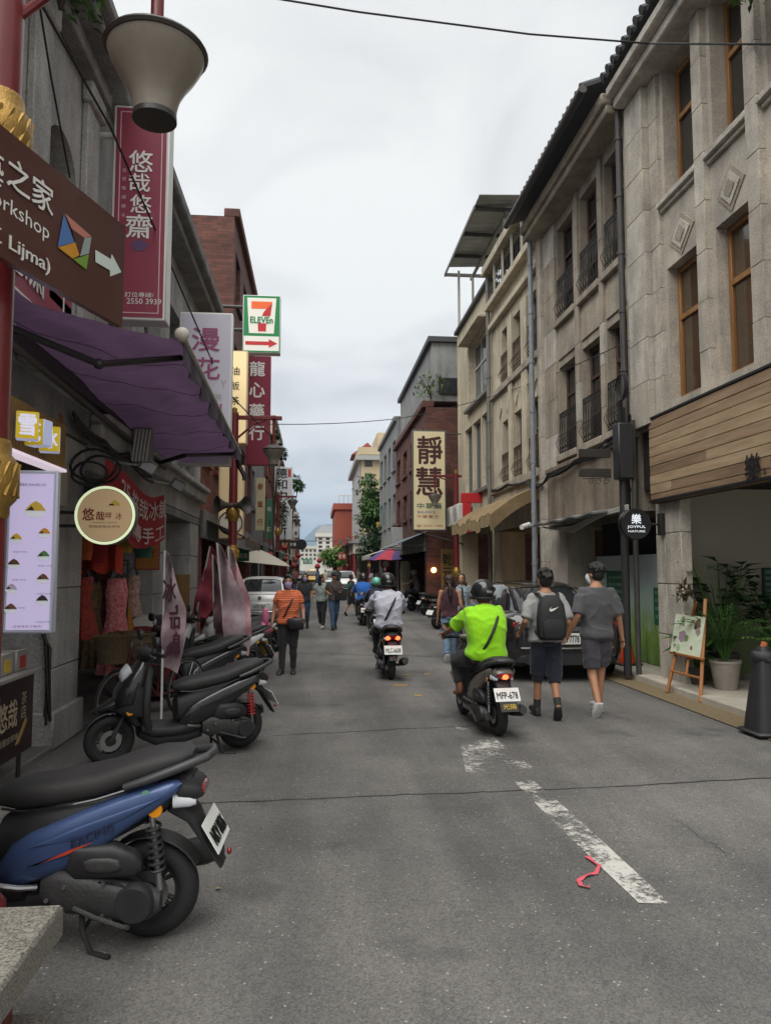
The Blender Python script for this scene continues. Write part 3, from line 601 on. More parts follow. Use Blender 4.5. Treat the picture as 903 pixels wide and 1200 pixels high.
# ---- second building
B6 = thing('shophouse', 'low grey stone shophouse with name plaque and clothes shop in its arcade', 'building', (-3.5, 11.8, 0))
c0, c1 = 8.0, 15.6
wl = [(8.6 + i * 1.75, 9.7 + i * 1.75, 4.1, 6.0) for i in range(4)]
m = MB(); L.wall(m, c0, c1, 2.7, 6.85, wl, .3); L.shell(m, c0, c1, 2.7, 6.85, 7); m.build('wall', LST, B6, sharp=0)
for q in wl: L.window(B6, *q, .2, mat('grey_frame', '5a5550', .6), GLASS, (.5,), (.6,), .05)
m = MB(); L.box(m, c0, c1, 6.86, 7.0, -.02, .3, .02); L.box(m, c0, c1, 7.005, 7.2, -.02, .42, .03); m.build('cornice', LSTD, B6)
m = MB(); L.box(m, c0, c1, 7.21, 7.7, -.5, -.02); m.build('parapet', LST, B6, sharp=0)
m = MB(); L.box(m, c0, c1, 3.0, 3.2, .002, .14, .02); L.box(m, c0, c1, 3.2, 3.3, .002, .22, .02); m.build('ledge', LST, B6)
m = MB(); L.box(m, c0, c1, 2.55, 2.69, -2.5, 0, .01); m.build('floor_beam', LSTD, B6)
pl = []
for a, b in ((lY(195) - .85, lY(195)), (lY(233) - 1.0, lY(233))): pl.append(blockpillar(B6, a, b, 2.54, 4, LST))
k = MB(); L.box(k, 13.2, 14.5, 3.38, 3.95, .002, .05, .01); o = k.build('name_plaque', LSTD, B6)
k = MB(); write(k, '壽', L.p(13.75, 3.68, .055), (0, 1, 0), (0, 0, 1), .5, .45, .02); k.build('lettering', BLACKM, o, sharp=0)
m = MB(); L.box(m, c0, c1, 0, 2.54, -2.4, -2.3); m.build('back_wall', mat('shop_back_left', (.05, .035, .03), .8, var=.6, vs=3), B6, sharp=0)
# plywood board with a notice on the far pillar
pb = thing('plywood_board', 'brown plywood board with a cream notice fixed to a stone pillar', 'board', (-2.6, lY(233) - 1.05, .05))
yb_ = lY(233) - 1.06; m = MB(); m.box((-2.98, yb_ - .02, .05), (-2.37, yb_, 1.55), .004); m.build('panel', mat('plywood', '8a6a44', .7, var=.25, vs=4, stretch=(1, 1, .2)), pb)
m = MB(); m.box((-2.82, yb_ - .028, .95), (-2.58, yb_ - .021, 1.25)); m.build('notice', mat('notice_cream', 'cbbf95', .8), pb)
m = MB(); [write(m, s, (-2.70, yb_ - .031, 1.2 - i * .055), (1, 0, 0), (0, 0, 1), .16, .022) for i, s in enumerate(('公告', '出租中請洽', '電話聯絡'))]; m.build('lettering', BLACKM, pb, sharp=0)
# ---- more houses up the street, as blocks with real openings
PANE = mat('blue_grey_pane', (.03, .034, .04), .12)
def house(label, side, X0, y0, y1, h, mt, cols, rows, z0=3.2, group=None, trim=None, wfrac=.55, hfrac=.55, dark_ground=True, D=8, name='shophouse', roof=None, awn=None, rail=False):
    f = Fac(side, X0); b = thing(name, label, 'building', (X0 + side * 2, (y0 + y1) / 2, 0), group=group)
    cw = (y1 - y0) / cols; rh = (h - z0 - .4) / rows
    hl = [(y0 + (i + .5 - wfrac / 2) * cw, y0 + (i + .5 + wfrac / 2) * cw, z0 + .2 + (j + .5 - hfrac / 2) * rh, z0 + .2 + (j + .5 + hfrac / 2) * rh) for i in range(cols) for j in range(rows)]
    m = MB(); f.wall(m, y0, y1, z0 - .5 if dark_ground else 0, h, hl, .25); f.shell(m, y0, y1, z0 - .5 if dark_ground else 0, h, D); m.build('wall', mt, b, sharp=0)
    for q in hl:
        f.window(b, q[0], q[1], q[2], q[3], .15, trim or mat('grey_frame', '5a5550', .6), PANE, (.5,), (), .05)
        if rail: f.railing(b, q[0], q[1], q[2], q[2] + .7, .1, IRON, 6, False)
        k = MB(); f.box(k, q[0] - .08, q[1] + .08, q[2] - .12, q[2] - .01, .002, .1); k.build('window_sill', mt, b, sharp=0)
    m = MB(); f.box(m, y0, y1, h, h + .25, -.3, .15, .02); m.build('parapet', roof or mt, b)
    if dark_ground:
        for a in (y0, y1 - .5): k = MB(); f.box(k, a, a + .5, 0, z0 - .5, -.6, -.005); k.build('pillar', mt, b, sharp=0)
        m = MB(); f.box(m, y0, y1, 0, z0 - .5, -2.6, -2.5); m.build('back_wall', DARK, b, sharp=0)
        for a in (y0 + .02, y1 - .12): k = MB(); f.box(k, a, a + .1, 0, z0 - .5, -D, -.62); k.build('side_wall', mt, b, sharp=0)
        m = MB(); f.box(m, y0 + .1, y1 - .1, z0 - .9, z0 - .3, .002, .08, .01); m.build('shop_fascia', awn or LSTD, b)
    return b
house('narrow brick shophouse squeezed between the grey stone house and tall brick block', -1, -2.42, 15.65, 20.9, 6.3, BRICK, 3, 1)
house('tall brown brick block rising above the low shophouses', -1, -2.4, 20.95, 28, 11.8, BRICKD, 3, 3)
GT = mat('grey_tile', '8e918f', .8, var=.2, vs=1, streak=.4); CRM = mat('cream_tile', 'b8b0a0', .8, var=.2, vs=1, streak=.4)
house('grey tiled house behind the maroon pharmacy sign', -1, -2.45, 28.05, 35, 9.0, GT, 3, 2)
house('red brick house with white sign before it', -1, -2.4, 35.05, 43, 8.2, BRICK, 4, 2)
house('cream house with grey windows past the white clinic sign', -1, -2.5, 43.05, 52, 10.4, CRM, 4, 3)
house('dark brick house beside hanging plants on the left pavement', -1, -2.45, 52.05, 64, 9.0, BRICKD, 5, 2)
house('pale house where the arcade row ends', -1, -2.3, 64.05, 84, 8.0, CRM, 6, 2)
house('long brick arcade house far up the street', -1, -2.6, 84.05, 120, 8.5, BRICK, 9, 2)
# ---- right side further up: concrete and brick block that steps into the street
bk = house('brick shophouse with iron-framed windows beneath a grey concrete top storey', 1, 4.0, 26.6, 37, 7.6, BRICKD, 4, 2, trim=mat('steel_frame', '77797a', .5))
m = MB(); m.box((4.25, 26.8, 7.88), (12, 37, 10.1)); m.build('top_storey', CONC, bk, sharp=0)
m = MB(); m.box((4.1, 26.65, 10.105), (12, 37.1, 10.3)); m.build('roof_edge', mat('dark_cap', '3f4042', .6), bk)
m = MB(); m.box((4.5, 26.72, 8.15), (6.3, 26.79, 8.75)); m.build('window', mat('blue_grey_pane'), bk) if False else m.build('window', PANE, bk, sharp=0)
house('grey shophouse beyond the brick block', 1, 4.05, 37.05, 47, 9.2, GT, 4, 2)
# hanging sign arms etc. come later
def tower(label, x0, x1, y0, y1, h, mt, cols, rows, wm, z0=4, side_rows=True, name='apartment_block', frac=.5):
    b = thing(name, label, 'building', ((x0 + x1) / 2, (y0 + y1) / 2, 0))
    m = MB(); m.box((x0, y0, 0), (x1, y1, h)); m.build('wall', mt, b, sharp=0)
    cw = (x1 - x0) / cols; rh = (h - z0) / rows; first = None
    for i in range(cols):
        for j in range(rows):
            x = x0 + (i + .5) * cw; z = z0 + (j + .5) * rh
            if first is None: k = MB(); k.box((x - cw * frac / 2, y0 - .03, z - rh * .28), (x + cw * frac / 2, y0 + .1, z + rh * .28)); first = k.build('window', wm, b, sharp=0); f0 = (x, z)
            else: c = first.copy(); COL.objects.link(c); c.location = (x - f0[0], 0, z - f0[1])
    # street-facing side towards the lane (-x)
    cw = (y1 - y0) / max(2, cols); first = None
    for i in range(max(2, cols)):
        for j in range(rows):
            y = y0 + (i + .5) * cw; z = z0 + (j + .5) * rh
            if first is None: k = MB(); k.box((x0 - .03, y - cw * .25, z - rh * .28), (x0 + .1, y + cw * .25, z + rh * .28)); first = k.build('window', wm, b, sharp=0); f0 = (y, z)
            else: c = first.copy(); COL.objects.link(c); c.location = (0, y - f0[0], z - f0[1])
    m = MB(); m.box((x0 - .3, y0 - .3, h), (x1 + .3, y1 + .3, h + .8)); m.build('parapet', mt, b, sharp=0)
    return b
def far(px0, px1, py, Y): a = atY(px0, py, Y); c = atY(px1, py, Y); return a.x, c.x, a.z
x0, x1, h = far(423, 475, 533, 78)
tb = tower('tall beige block with corner cornice behind the green tree', x0, x1, 78, 96, h, mat('far_beige', 'b7a88a', .85, var=.12, vs=.3), 3, 6, PANE)
m = MB(); m.box((x0 - .6, 77.4, h - .6), (x1 + .6, 96.5, h - .1)); m.build('cornice', mat('far_grey', '9d9d99', .8), tb)
m = MB(); m.box((x0 - .12, 78.6, 0), (x0 - .02, 95, h - .7)); m.build('side_cladding', mat('far_grey', '9d9d99', .8), tb, sharp=0)
xa, xb, h2_ = far(442, 470, 517, 84); m = MB(); m.box((xa, 84, h + .81), (xb, 92, h2_ + 1)); m.build('roof_house', mat('far_beige', 'b7a88a'), tb, sharp=0)
m = MB(); m.prism([(xa - 3, 83, h + .81), (xa + .2, 83, h + .81), (xa - 1.2, 83, h + 2.2)], (0, 5, 0)); m.build('roof_tiles', mat('far_red_roof', '8d4238', .8), tb)
x0, x1, h = far(393, 428, 597, 98)
RB = mat('far_red_brick', '9b5140', .9, var=.15, vs=.4)
tr = tower('plain red brick block with rooftop railing beyond the tree', x0, x1 + 6, 98, 116, h, RB, 1, 1, RB, frac=.1)
xa, xb, ha = far(417, 428, 580, 100); m = MB(); m.box((xa, 100, h + .5), (xb + 3, 108, ha)); m.build('stair_tower', RB, tr, sharp=0)
m = MB(); [m.tube([(x0 + .5 + i * .6, 98.4, h + .8), (x0 + .5 + i * .6, 98.4, h + 1.9)], .04, 4) for i in range(6)]; m.tube([(x0 + .5, 98.4, h + 1.9), (x0 + 3.5, 98.4, h + 1.9)], .04, 4); m.build('roof_railing', PIPEW, tr)
x0, x1, h = far(371, 397, 629, 150)
wt = tower('white apartment block with grey mansard roof at the far end', x0, x1, 150, 170, h, mat('far_white', 'c9c6bd', .85, var=.1, vs=.3), 3, 4, PANE, z0=5)
m = MB(); hh_ = h; z1 = atY(380, 616, 152).z
m.add([(x0 - .3, 149.7, hh_ + .81), (x1 + .3, 149.7, hh_ + .81), (x1 + .3, 170, hh_ + .81), (x0 - .3, 170, hh_ + .81), (x0 + 1, 152, z1), (x1 - .5, 152, z1), (x1 - .5, 168, z1), (x0 + 1, 168, z1)], [(0, 1, 5, 4), (1, 2, 6, 5), (2, 3, 7, 6), (3, 0, 4, 7), (4, 5, 6, 7)]); m.build('mansard_roof', mat('far_slate', '77797b', .8), wt, sharp=0)
for i in range(3): k = MB(); k.box((x0 + 1 + i * 1.5, 149.2, hh_ * .35 + 1.5 * i), (x0 + 2.3 + i * 1.4, 149.95, hh_ * .35 + .8 + 1.5 * i)); k.build('balcony', MATS['far_white'], wt, sharp=0)
x0, x1, h = far(352, 376, 643, 210)
tower('pale low block closing the street under the mountain', x0, x1, 210, 230, h, mat('far_pale', 'bdbab0', .85, var=.1, vs=.3), 5, 3, PANE, z0=4)
# low roofed market building with red posts on the right beyond the tree
x0, x1, h = far(398, 450, 640, 75)
mk = thing('market_arcade', 'low market building with grey tiled roof and red posts past the trees', 'building', (6, 72, 0))
m = MB(); m.box((3.2, 64, 3.0), (9, 92, 3.9)); m.build('fascia', CRM, mk, sharp=0)
m = MB(); m.prism([(2.7, 63.8, 3.9), (9, 63.8, 3.9), (6.2, 63.8, 5.6)], (0, 29, 0)); m.build('roof', mat('far_slate', '77797b'), mk)
for i in range(6): k = MB(); k.tube([(3.3, 64.2 + i * 5, 0), (3.3, 64.2 + i * 5, 3)], .14, 8); k.build('post', POLE, mk)
m = MB(); m.box((5.5, 64, 0), (5.7, 92, 3)); m.build('back_wall', DARK, mk, sharp=0)
# mountain
mt_ = bpy.data.materials.get('forest_far') or mat('forest_far', (.06, .09, .055), .95, var=.3, vs=.004)
pts = [(300, 655), (335, 640), (352, 634), (362, 626), (372, 617), (382, 615), (392, 613), (400, 612), (412, 620), (430, 634), (470, 650), (520, 660)]
m = MB()
def mtn(u, v):
    k = u * (len(pts) - 1); i = min(int(k), len(pts) - 2); q = k - i; px = pts[i][0] * (1 - q) + pts[i + 1][0] * q; py = pts[i][1] * (1 - q) + pts[i + 1][1] * q
    t = atY(px, py, 6500); ridge = V((t.x, 6500 + 900 * noise.noise(V((u * 4, 0, 3))), t.z)); sp_ = 1 - abs(v * 2 - 1)
    return V((ridge.x + 200 * noise.noise(V((u * 9, v * 5, 1))) * (1 - sp_), ridge.y + (v - .5) * 3600, max(-5, ridge.z * sp_ ** 1.15 + 40 * noise.noise(V((u * 14, v * 9, 7))) * (1 - sp_))))
m.sheet(mtn, 66, 16); structure(m.build('mountain', mt_, loc=(0, 6500, 0)))
# ================================================================== signs, lamps, awning, wires
X_, Z_, Y_ = V((1, 0, 0)), V((0, 0, 1)), V((0, 1, 0))
INK = mat('black_ink', (.012, .012, .012), .6); WINK = mat('white_ink', 'dcdad4', .6)
def vsign(name, label, px0, px1, py0, py1, Y, th, face, side, group=None, border=None, arm=0, cat='sign', bt=.03):
    a = atY(px0, py1, Y); b = atY(px1, py1, Y); t = atY((px0 + px1) / 2, py0, Y).z; w_ = b.x - a.x; h = t - a.z
    s = thing(name, label, cat, ((a.x + b.x) / 2, Y, a.z), group=group)
    m = MB(); m.box((-w_ / 2, 0, 0), (w_ / 2, th, h), .012); m.build('casing', side, s, local=True)
    m = MB(); m.box((-w_ / 2 + bt, -.006, bt), (w_ / 2 - bt, -.001, h - bt)); m.build('face', face, s, local=True, sharp=0)
    if border:
        q = bt * 2.4; e_ = bt * .35; m = MB()
        for x0, x1, z0, z1 in ((-w_ / 2 + q, w_ / 2 - q, q, q + e_), (-w_ / 2 + q, w_ / 2 - q, h - q - e_, h - q), (-w_ / 2 + q, -w_ / 2 + q + e_, q + e_, h - q - e_), (w_ / 2 - q - e_, w_ / 2 - q, q + e_, h - q - e_)): m.box((x0, -.009, z0), (x1, -.0065, z1))
        m.build('border', border, s, local=True, sharp=0)
    if arm:
        for z in (h * .12, h * .88): m = MB(); m.tube([(arm * (w_ / 2 - .02), th / 2, z), (arm * (w_ / 2 + .45), th / 2, z)], .035, 8); m.build('bracket', WHITEP, s, local=True)
    s['w'] = 0; del s['w']
    return s, w_, h
def ink(s, mt, items, name='lettering'):         # items: (text, x, z, w, h, bold)
    for it in items: m = MB(); write(m, it[0], (it[1], -.0095, it[2]), X_, Z_, it[3], it[4], it[5] if len(it) > 5 else 0); m.build(name, mt, s, local=True, sharp=0)
MAROON = mat('maroon_sign', '8c3f4f', .35, var=.08, vs=1)
# purple-red vertical shop sign
s, w_, h = vsign('shop_sign', 'tall plum red vertical shop sign with white brush characters', 127, 194, 124, 374, 7.9, .24, MAROON, WHITEP, border=mat('pink_line', 'cfa9b0', .5), arm=-1)
ink(s, WINK, [('悠', .0, h * .735, .25, .24, .012), ('哉', -.01, h * .635, .22, .2, .012), ('悠', .01, h * .535, .22, .2, .012), ('齋', 0, h * .43, .28, .26, .012), ('訂位專線/', .02, h * .115, .3, .055), ('2550 3939', .07, h * .085, .36, .06)])
ink(s, mat('pale_pink_ink', 'd0b5bb', .6), [(c, -.17, h * (.69 - i * .042), .042, .045) for i, c in enumerate('古早味綿綿冰')], 'small_lettering')
m = MB(); m.prism([(-.09, -.0065, h * .345), (.0, -.0065, h * .375), (.1, -.0065, h * .35), (.06, -.0065, h * .32), (-.03, -.0065, h * .315)], (0, -.003, 0)); m.build('seal', mat('seal_purple', '5a3f66', .6), s, local=True)
# plum banner above the awning
bn = thing('shop_banner', 'plum red horizontal shop board with white border above the awning', 'sign', (-2.33, 5.6, 3.72))
m = MB(); m.box((-2.38, 3.4, 3.72), (-2.3, 7.05, 4.5), .01); m.build('board', MAROON, bn)
m = MB(); write(m, '悠齋', (-2.29, 5.95, 4.12), Y_, Z_, .8, .42, .01); m.build('lettering', WINK, bn, sharp=0)
m = MB(); [m.box((-2.299, a, b), (-2.293, c, d)) for a, b, c, d in ((3.45, 3.78, 6.8, 3.8), (3.45, 4.4, 6.8, 4.42), (6.8, 3.78, 6.82, 4.42))]; m.build('border', WINK, bn, sharp=0)
# lilac sign
s, w_, h = vsign('shop_sign', 'pale lilac sign board with magenta stroke lettering behind the awning tip', 207, 270, 366, 545, 11.4, .16, mat('lilac_sign', 'c9c6d4', .4, var=.06, vs=1), WHITEP)
ink(s, mat('magenta_ink', '9a4c72', .6), [('漫', .0, h * .82, .42, .36, .012), ('花', .03, h * .63, .38, .34, .012)])
m = MB()
for i in range(3): m.box((.05 + .09 * i, -.0092, h * .2), (.08 + .09 * i, -.0065, h * (.34 + .03 * i)))
m.build('stripes', mat('magenta_ink', '9a4c72'), s, local=True, sharp=0)
ink(s, mat('grey_ink', 'a9a7a0', .6), [('Y', .28, h * .53, .1, .12), ('茶', .2, h * .44, .12, .12)], 'small_lettering')
# convenience store sign
s, w_, h = vsign('convenience_store_sign', 'green, white, orange and red square sign with big numeral and arrow', 284, 328, 346, 413, 20, .3, mat('store_green', '1c7a45', .35, emit=.04), mat('store_side', 'c9c9c4', .5), bt=.02)
hw = w_ / 2; z0 = h * .30
m = MB(); m.prism([(-hw * .78, -.0075, h * .95), (hw * .78, -.0075, h * .95), (hw * .66, -.0075, z0 + .06), (-hw * .66, -.0075, z0 + .06)], (0, -.004, 0)); m.build('panel', emat('store_white', 'dedcd2', .04), s, local=True)
q = lambda x, z: (hw * x, -.0125, z0 + (h - z0) * z)
m = MB(); m.prism([q(-.55, .84), q(.56, .84), q(.5, .66), q(-.55, .66)], (0, -.004, 0)); m.build('numeral_bar', emat('store_orange', 'e0622c', .04), s, local=True)
m = MB(); m.prism([q(.56, .80), q(.46, .48), q(.02, .48), q(.1, .58), q(.3, .68)], (0, -.0065, 0)); m.build('numeral_stroke', emat('store_red', 'b3262b', .04), s, local=True); m = MB(); m.prism([q(-.2, .3), q(.25, .3), q(.24, .1), q(-.18, .1)], (0, -.004, 0)); m.build('numeral_stem', emat('store_red', 'b3262b', .04), s, local=True)
m = MB(); write(m, 'ELEVEn', q(0, .38), X_, Z_, hw * 1.2, (h - z0) * .15, .03); m.T = Matrix.Translation((0, -.007, 0)); m2 = MB(); m2.add([V(p) + V((0, -.006, 0)) for p in m.v], m.f); m2.build('lettering', mat('store_green', '1c7a45'), s, local=True, sharp=0)
m = MB(); m.box((-hw + .03, -.0095, .06), (hw - .03, -.0065, z0 - .02)); m.build('arrow_panel', MATS['store_white'], s, local=True, sharp=0)
m = MB(); zz_ = z0 * .55; m.prism([(-hw * .85, -.01, zz_ - .05), (hw * .4, -.01, zz_ - .05), (hw * .4, -.01, zz_ - .12), (hw * .85, -.01, zz_ + .0), (hw * .4, -.01, zz_ + .12), (hw * .4, -.01, zz_ + .05), (-hw * .85, -.01, zz_ + .05)], (0, -.004, 0)); m.build('arrow', MATS['store_red'], s, local=True)
for z in (h * .42, h * .82): m = MB(); m.tube([(-hw, .15, z), (-hw - .6, .15, z)], .05, 8); m.build('bracket', PVCD, s, local=True)
# lit cream sign
s, w_, h = vsign('light_box_sign', 'narrow glowing cream light box sign with dark characters', 268, 289, 411, 520, 17.5, .22, emat('cream_glow', 'e0c898', .16), mat('cream_side', 'cdbb92', .5))
ink(s, INK, [(c, -.08, h * (.78 - i * .16), .2, .2, .01) for i, c in enumerate('油飯茶行')])
s, w_, h = vsign('light_box_sign', 'cream light box panel hung under loudspeakers on the brick house', 255, 285, 545, 632, 17.4, .2, emat('cream_glow_dim', 'cdb78e', .06), mat('cream_side', 'cdbb92', .5))
m = MB(); m.lathe([(.0, 0), (.29, 0), (.29, .03), (.0, .03)], (0, -.04, h * .22), (0, 1, 0), 28); m.build('disc', mat('cream_disc', 'd8d2c2', .5), s, local=True)
m = MB(); m.lathe([(.25, 0), (.28, 0), (.28, .012), (.25, .012)], (0, -.053, h * .22), (0, 1, 0), 28, closed=True); m.box((-.13, -.052, h * .22 + .1), (.13, -.042, h * .22 + .13)); m.box((-.015, -.0522, h * .22 - .14), (.015, -.0422, h * .22 + .098)); m.build('disc_emblem', mat('brown_ink', '5b4636', .6), s, local=True)
# maroon pharmacy sign
s, w_, h = vsign('pharmacy_sign', 'maroon vertical sign with four white brush characters below the square store sign', 288, 316, 417, 545, 23, .2, mat('maroon_sign_2', '7f2238', .4, var=.1, vs=1), mat('maroon_sign_2', '7f2238'))
ink(s, WINK, [(c, -.05, h * (.88 - i * .195), .46, .46, .02) for i, c in enumerate('龍心藥行')])
# white clinic sign
s, w_, h = vsign('clinic_sign', 'white vertical clinic sign with six black characters and red seal', 320, 342, 547, 632, 37, .2, mat('pale_sign', 'cfd2d2', .5), WHITEP)
ink(s, INK, [(c, -.08, h * (.91 - i * .155), .55, .5, .02) for i, c in enumerate('德和中醫診所')])
m = MB(); m.box((w_ / 2 - .22, -.012, h * .86), (w_ / 2 - .08, -.0065, h * .97)); m.build('seal', mat('seal_red', 'b1363b', .6), s, local=True)
# large right-hand sign
s, w_, h = vsign('herbal_shop_sign', 'big cream vertical sign with two maroon brush characters and small print', 483, 523, 504, 622, 25, .22, mat('cream_sign', 'cfc19a', .4, emit=.03), mat('sign_frame_dark', '55524c', .5), bt=.05)
ink(s, mat('dark_maroon_ink', '451f1f', .6), [('靜', .02, h * .80, .85, .95, .02), ('慧', 0, h * .49, .9, .95, .02)])
ink(s, mat('green_ink', '2f5d49', .6), [('中草藥', .0, h * .245, .85, .2, .01)], 'green_lettering'); ink(s, mat('blue_ink', '48538c', .6), [('BALANCE', -.1, h * .185, .62, .1)], 'blue_lettering')
ink(s, mat('red_ink', 'a0403a', .6), [('中藥養生', -.05, h * .14, .75, .12), ('☎ 2553 1988', 0, h * .05, .92, .1)], 'red_lettering')
for q in ([(w_ / 2, .1, .05), (w_ / 2 + .6, .1, .05)], [(w_ / 2, .1, h - .1), (w_ / 2 + .6, .1, h - .1)], [(-w_ / 2 + .1, .1, 0), (w_ / 2 + .6, .1, -.45)]): m = MB(); m.tube(q, .025); m.build('bracket', PVCD, s, local=True)
# teal sign, small hanging cloth sign
s, w_, h = vsign('street_sign', 'small teal framed white sign on a red pole near the tree', 449, 463, 589, 615, 44, .15, mat('teal_white', 'b9c9c4', .5), mat('teal', '2c7a78', .5), bt=.06)
ink(s, mat('teal_ink', '2a5f5c', .6), [(c, 0, h * (.8 - i * .2), .2, .18, .01) for i, c in enumerate('保安宮')])
s, w_, h = vsign('cloth_banner', 'blank pale cloth banner hanging on the brick corner', 459, 473, 618, 644, 34, .04, mat('pale_cloth', 'a9abaa', .9, var=.2, vs=4), mat('pale_cloth', 'a9abaa'))
# black hanging street sign far left
s, w_, h = vsign('street_sign', 'long black hanging sign with pale lettering across the far left pavement', 328, 354, 633, 643, 50, .12, mat('black_board', (.02, .02, .02), .5), BLACKM, bt=.02)
ink(s, WINK, [('永樂市場', -.15, h * .5, .95, .22, .01)])
m = MB(); m.lathe([(0, 0), (h * .62, 0), (h * .62, .14), (0, .14)], (w_ / 2 - .05, -.02, h / 2), (0, 1, 0), 20); m.build('round_end', BLACKM, s, local=True)
# round lit sign
c = atY(124, 604, 7.0); r_ = .272
s = thing('round_shop_sign', 'round lit cream shop sign with glowing rim and red brush characters', 'sign', (c.x, 7.0, c.z - r_))
m = MB(); m.lathe([(0, 0), (r_ * .98, 0), (r_, .01), (r_, .13), (0, .13)], (0, -.02, r_), Y_, 48); m.build('casing', mat('sign_grey', '5f605c', .4), s, local=True)
m = MB(); m.lathe([(r_ * .90, -.004), (r_ * .99, -.004), (r_ * .99, .006), (r_ * .90, .006)], (0, -.024, r_), Y_, 48, closed=True); m.build('lit_rim', emat('rim_glow', 'd8e2b8', .22), s, local=True)
m = MB(); m.lathe([(0, 0), (r_ * .88, 0), (r_ * .88, .004), (0, .004)], (0, -.026, r_), Y_, 48); m.build('face', emat('face_glow', 'c0a47c', .07), s, local=True)
def ink2(s, mt, items, y, name='lettering'):
    for it in items: m = MB(); write(m, it[0], (it[1], y, it[2]), X_, Z_, it[3], it[4], it[5] if len(it) > 5 else 0); m.build(name, mt, s, local=True, sharp=0)
ink2(s, mat('brush_red', '7a2017', .6), [('悠', -.145, r_ * 1.03, .105, .11, .015), ('哉', -.04, r_ * .98, .075, .08, .012), ('呷', .03, r_ * .98, .055, .06), ('冰', .125, r_ * .97, .06, .065)], -.03)
ink2(s, mat('brown_ink', '5b4636', .6), [('悠哉悠齋古早味', 0, r_ * .62, .28, .022), ('TRADITIONAL SHAVED ICE', 0, r_ * .75, .22, .012)], -.03, 'small_lettering')
m = MB()
m.prism([(.03, -.0275, r_ * 1.33), (.14, -.0275, r_ * 1.33), (.125, -.0275, r_ * 1.42), (.085, -.0275, r_ * 1.52), (.05, -.0275, r_ * 1.42)], (0, -.002, 0)); m.build('printed_ice', mat('print_yellow', 'cdb94e', .5), s, local=True)
m = MB(); m.prism([(.03, -.0298, r_ * 1.335), (.085, -.0298, r_ * 1.335), (.07, -.0298, r_ * 1.39), (.042, -.0298, r_ * 1.38)], (0, -.0015, 0)); m.build('printed_beans', INK, s, local=True)
for q in (1.1, .65): m = MB(); m.tube([(-r_ * .9, .05, r_ * q), (-.5, .05, r_ * q)], .015, 8); m.build('bracket', BLACKM, s, local=True)
# brown direction sign
A = atY(0, 155, 2.80); Bc = atY(147, 258, 3.62); d_ = (V((Bc.x, Bc.y, 0)) - V((A.x, A.y, 0))).normalized(); nn = V((d_.y, -d_.x, 0))
ztop = (A.z + Bc.z) / 2; hS = .505
ds = thing('direction_sign', 'brown tourist direction sign with white lettering, coloured gem emblem and arrow', 'sign', (A.x, A.y, ztop - hS))
Ap = A - d_ * .55; Bp = V((Bc.x, Bc.y, 0))
m = MB(); m.prism([V((Ap.x, Ap.y, ztop - hS)), V((Bp.x, Bp.y, ztop - hS)), V((Bp.x, Bp.y, ztop)), V((Ap.x, Ap.y, ztop))], -nn * .03); m.build('board', mat('sign_brown', '4e2d27', .35, var=.06, vs=2, coat=.15), ds)
P_ = V((A.x, A.y, 0)) + nn * .002; SP = lambda x, y, k=0: atP(x, y, P_ + nn * k, nn)
def onsign(body, x, y, wpx, h, bold): m = MB(); a_ = SP(x - wpx / 2, y); b_ = SP(x + wpx / 2, y); wl_ = (V((b_.x - a_.x, b_.y - a_.y, 0))).length; write(m, body, (a_ + b_) / 2, d_, Z_, wl_, h, bold); return m
onsign('藝', -14, 190, 36, .125, .012).build('lettering', WINK, ds, sharp=0)
onsign('之家', 35, 219, 55, .125, .012).build('lettering', WINK, ds, sharp=0)
onsign('Workshop', 12, 247, 94, .078, 0).build('lettering', WINK, ds, sharp=0)
onsign('(工 Lijma)', 15, 290, 88, .075, .006).build('lettering', WINK, ds, sharp=0)
for nm, pl_, c_ in (('emblem_blue', [(75, 251), (87, 284), (68, 289)], '4c72a8'), ('emblem_pink', [(76, 250), (107, 277), (99, 279), (84, 268)], 'b87868'), ('emblem_grey', [(99, 279), (107, 278), (104, 297), (94, 300)], '93a09e'),
                    ('emblem_orange', [(68, 290), (88, 284), (93, 299), (85, 303)], 'c48a2c'), ('emblem_green', [(86, 304), (104, 298), (101, 316)], '6f9238'), ('emblem_dark', [(84, 268), (99, 279), (94, 298), (88, 284)], '4a2c27')):
    m = MB(); m.prism([SP(x, y, .002) for x, y in pl_], nn * .002); m.build(nm, mat(nm, c_, .5), ds)
m = MB(); m.prism([SP(x, y, .002) for x, y in ((112, 293), (112, 307), (129, 317), (129, 324), (142, 319), (131, 298), (130, 304))], nn * .002); m.build('arrow', mat('arrow_white', 'cfdad3', .5), ds)
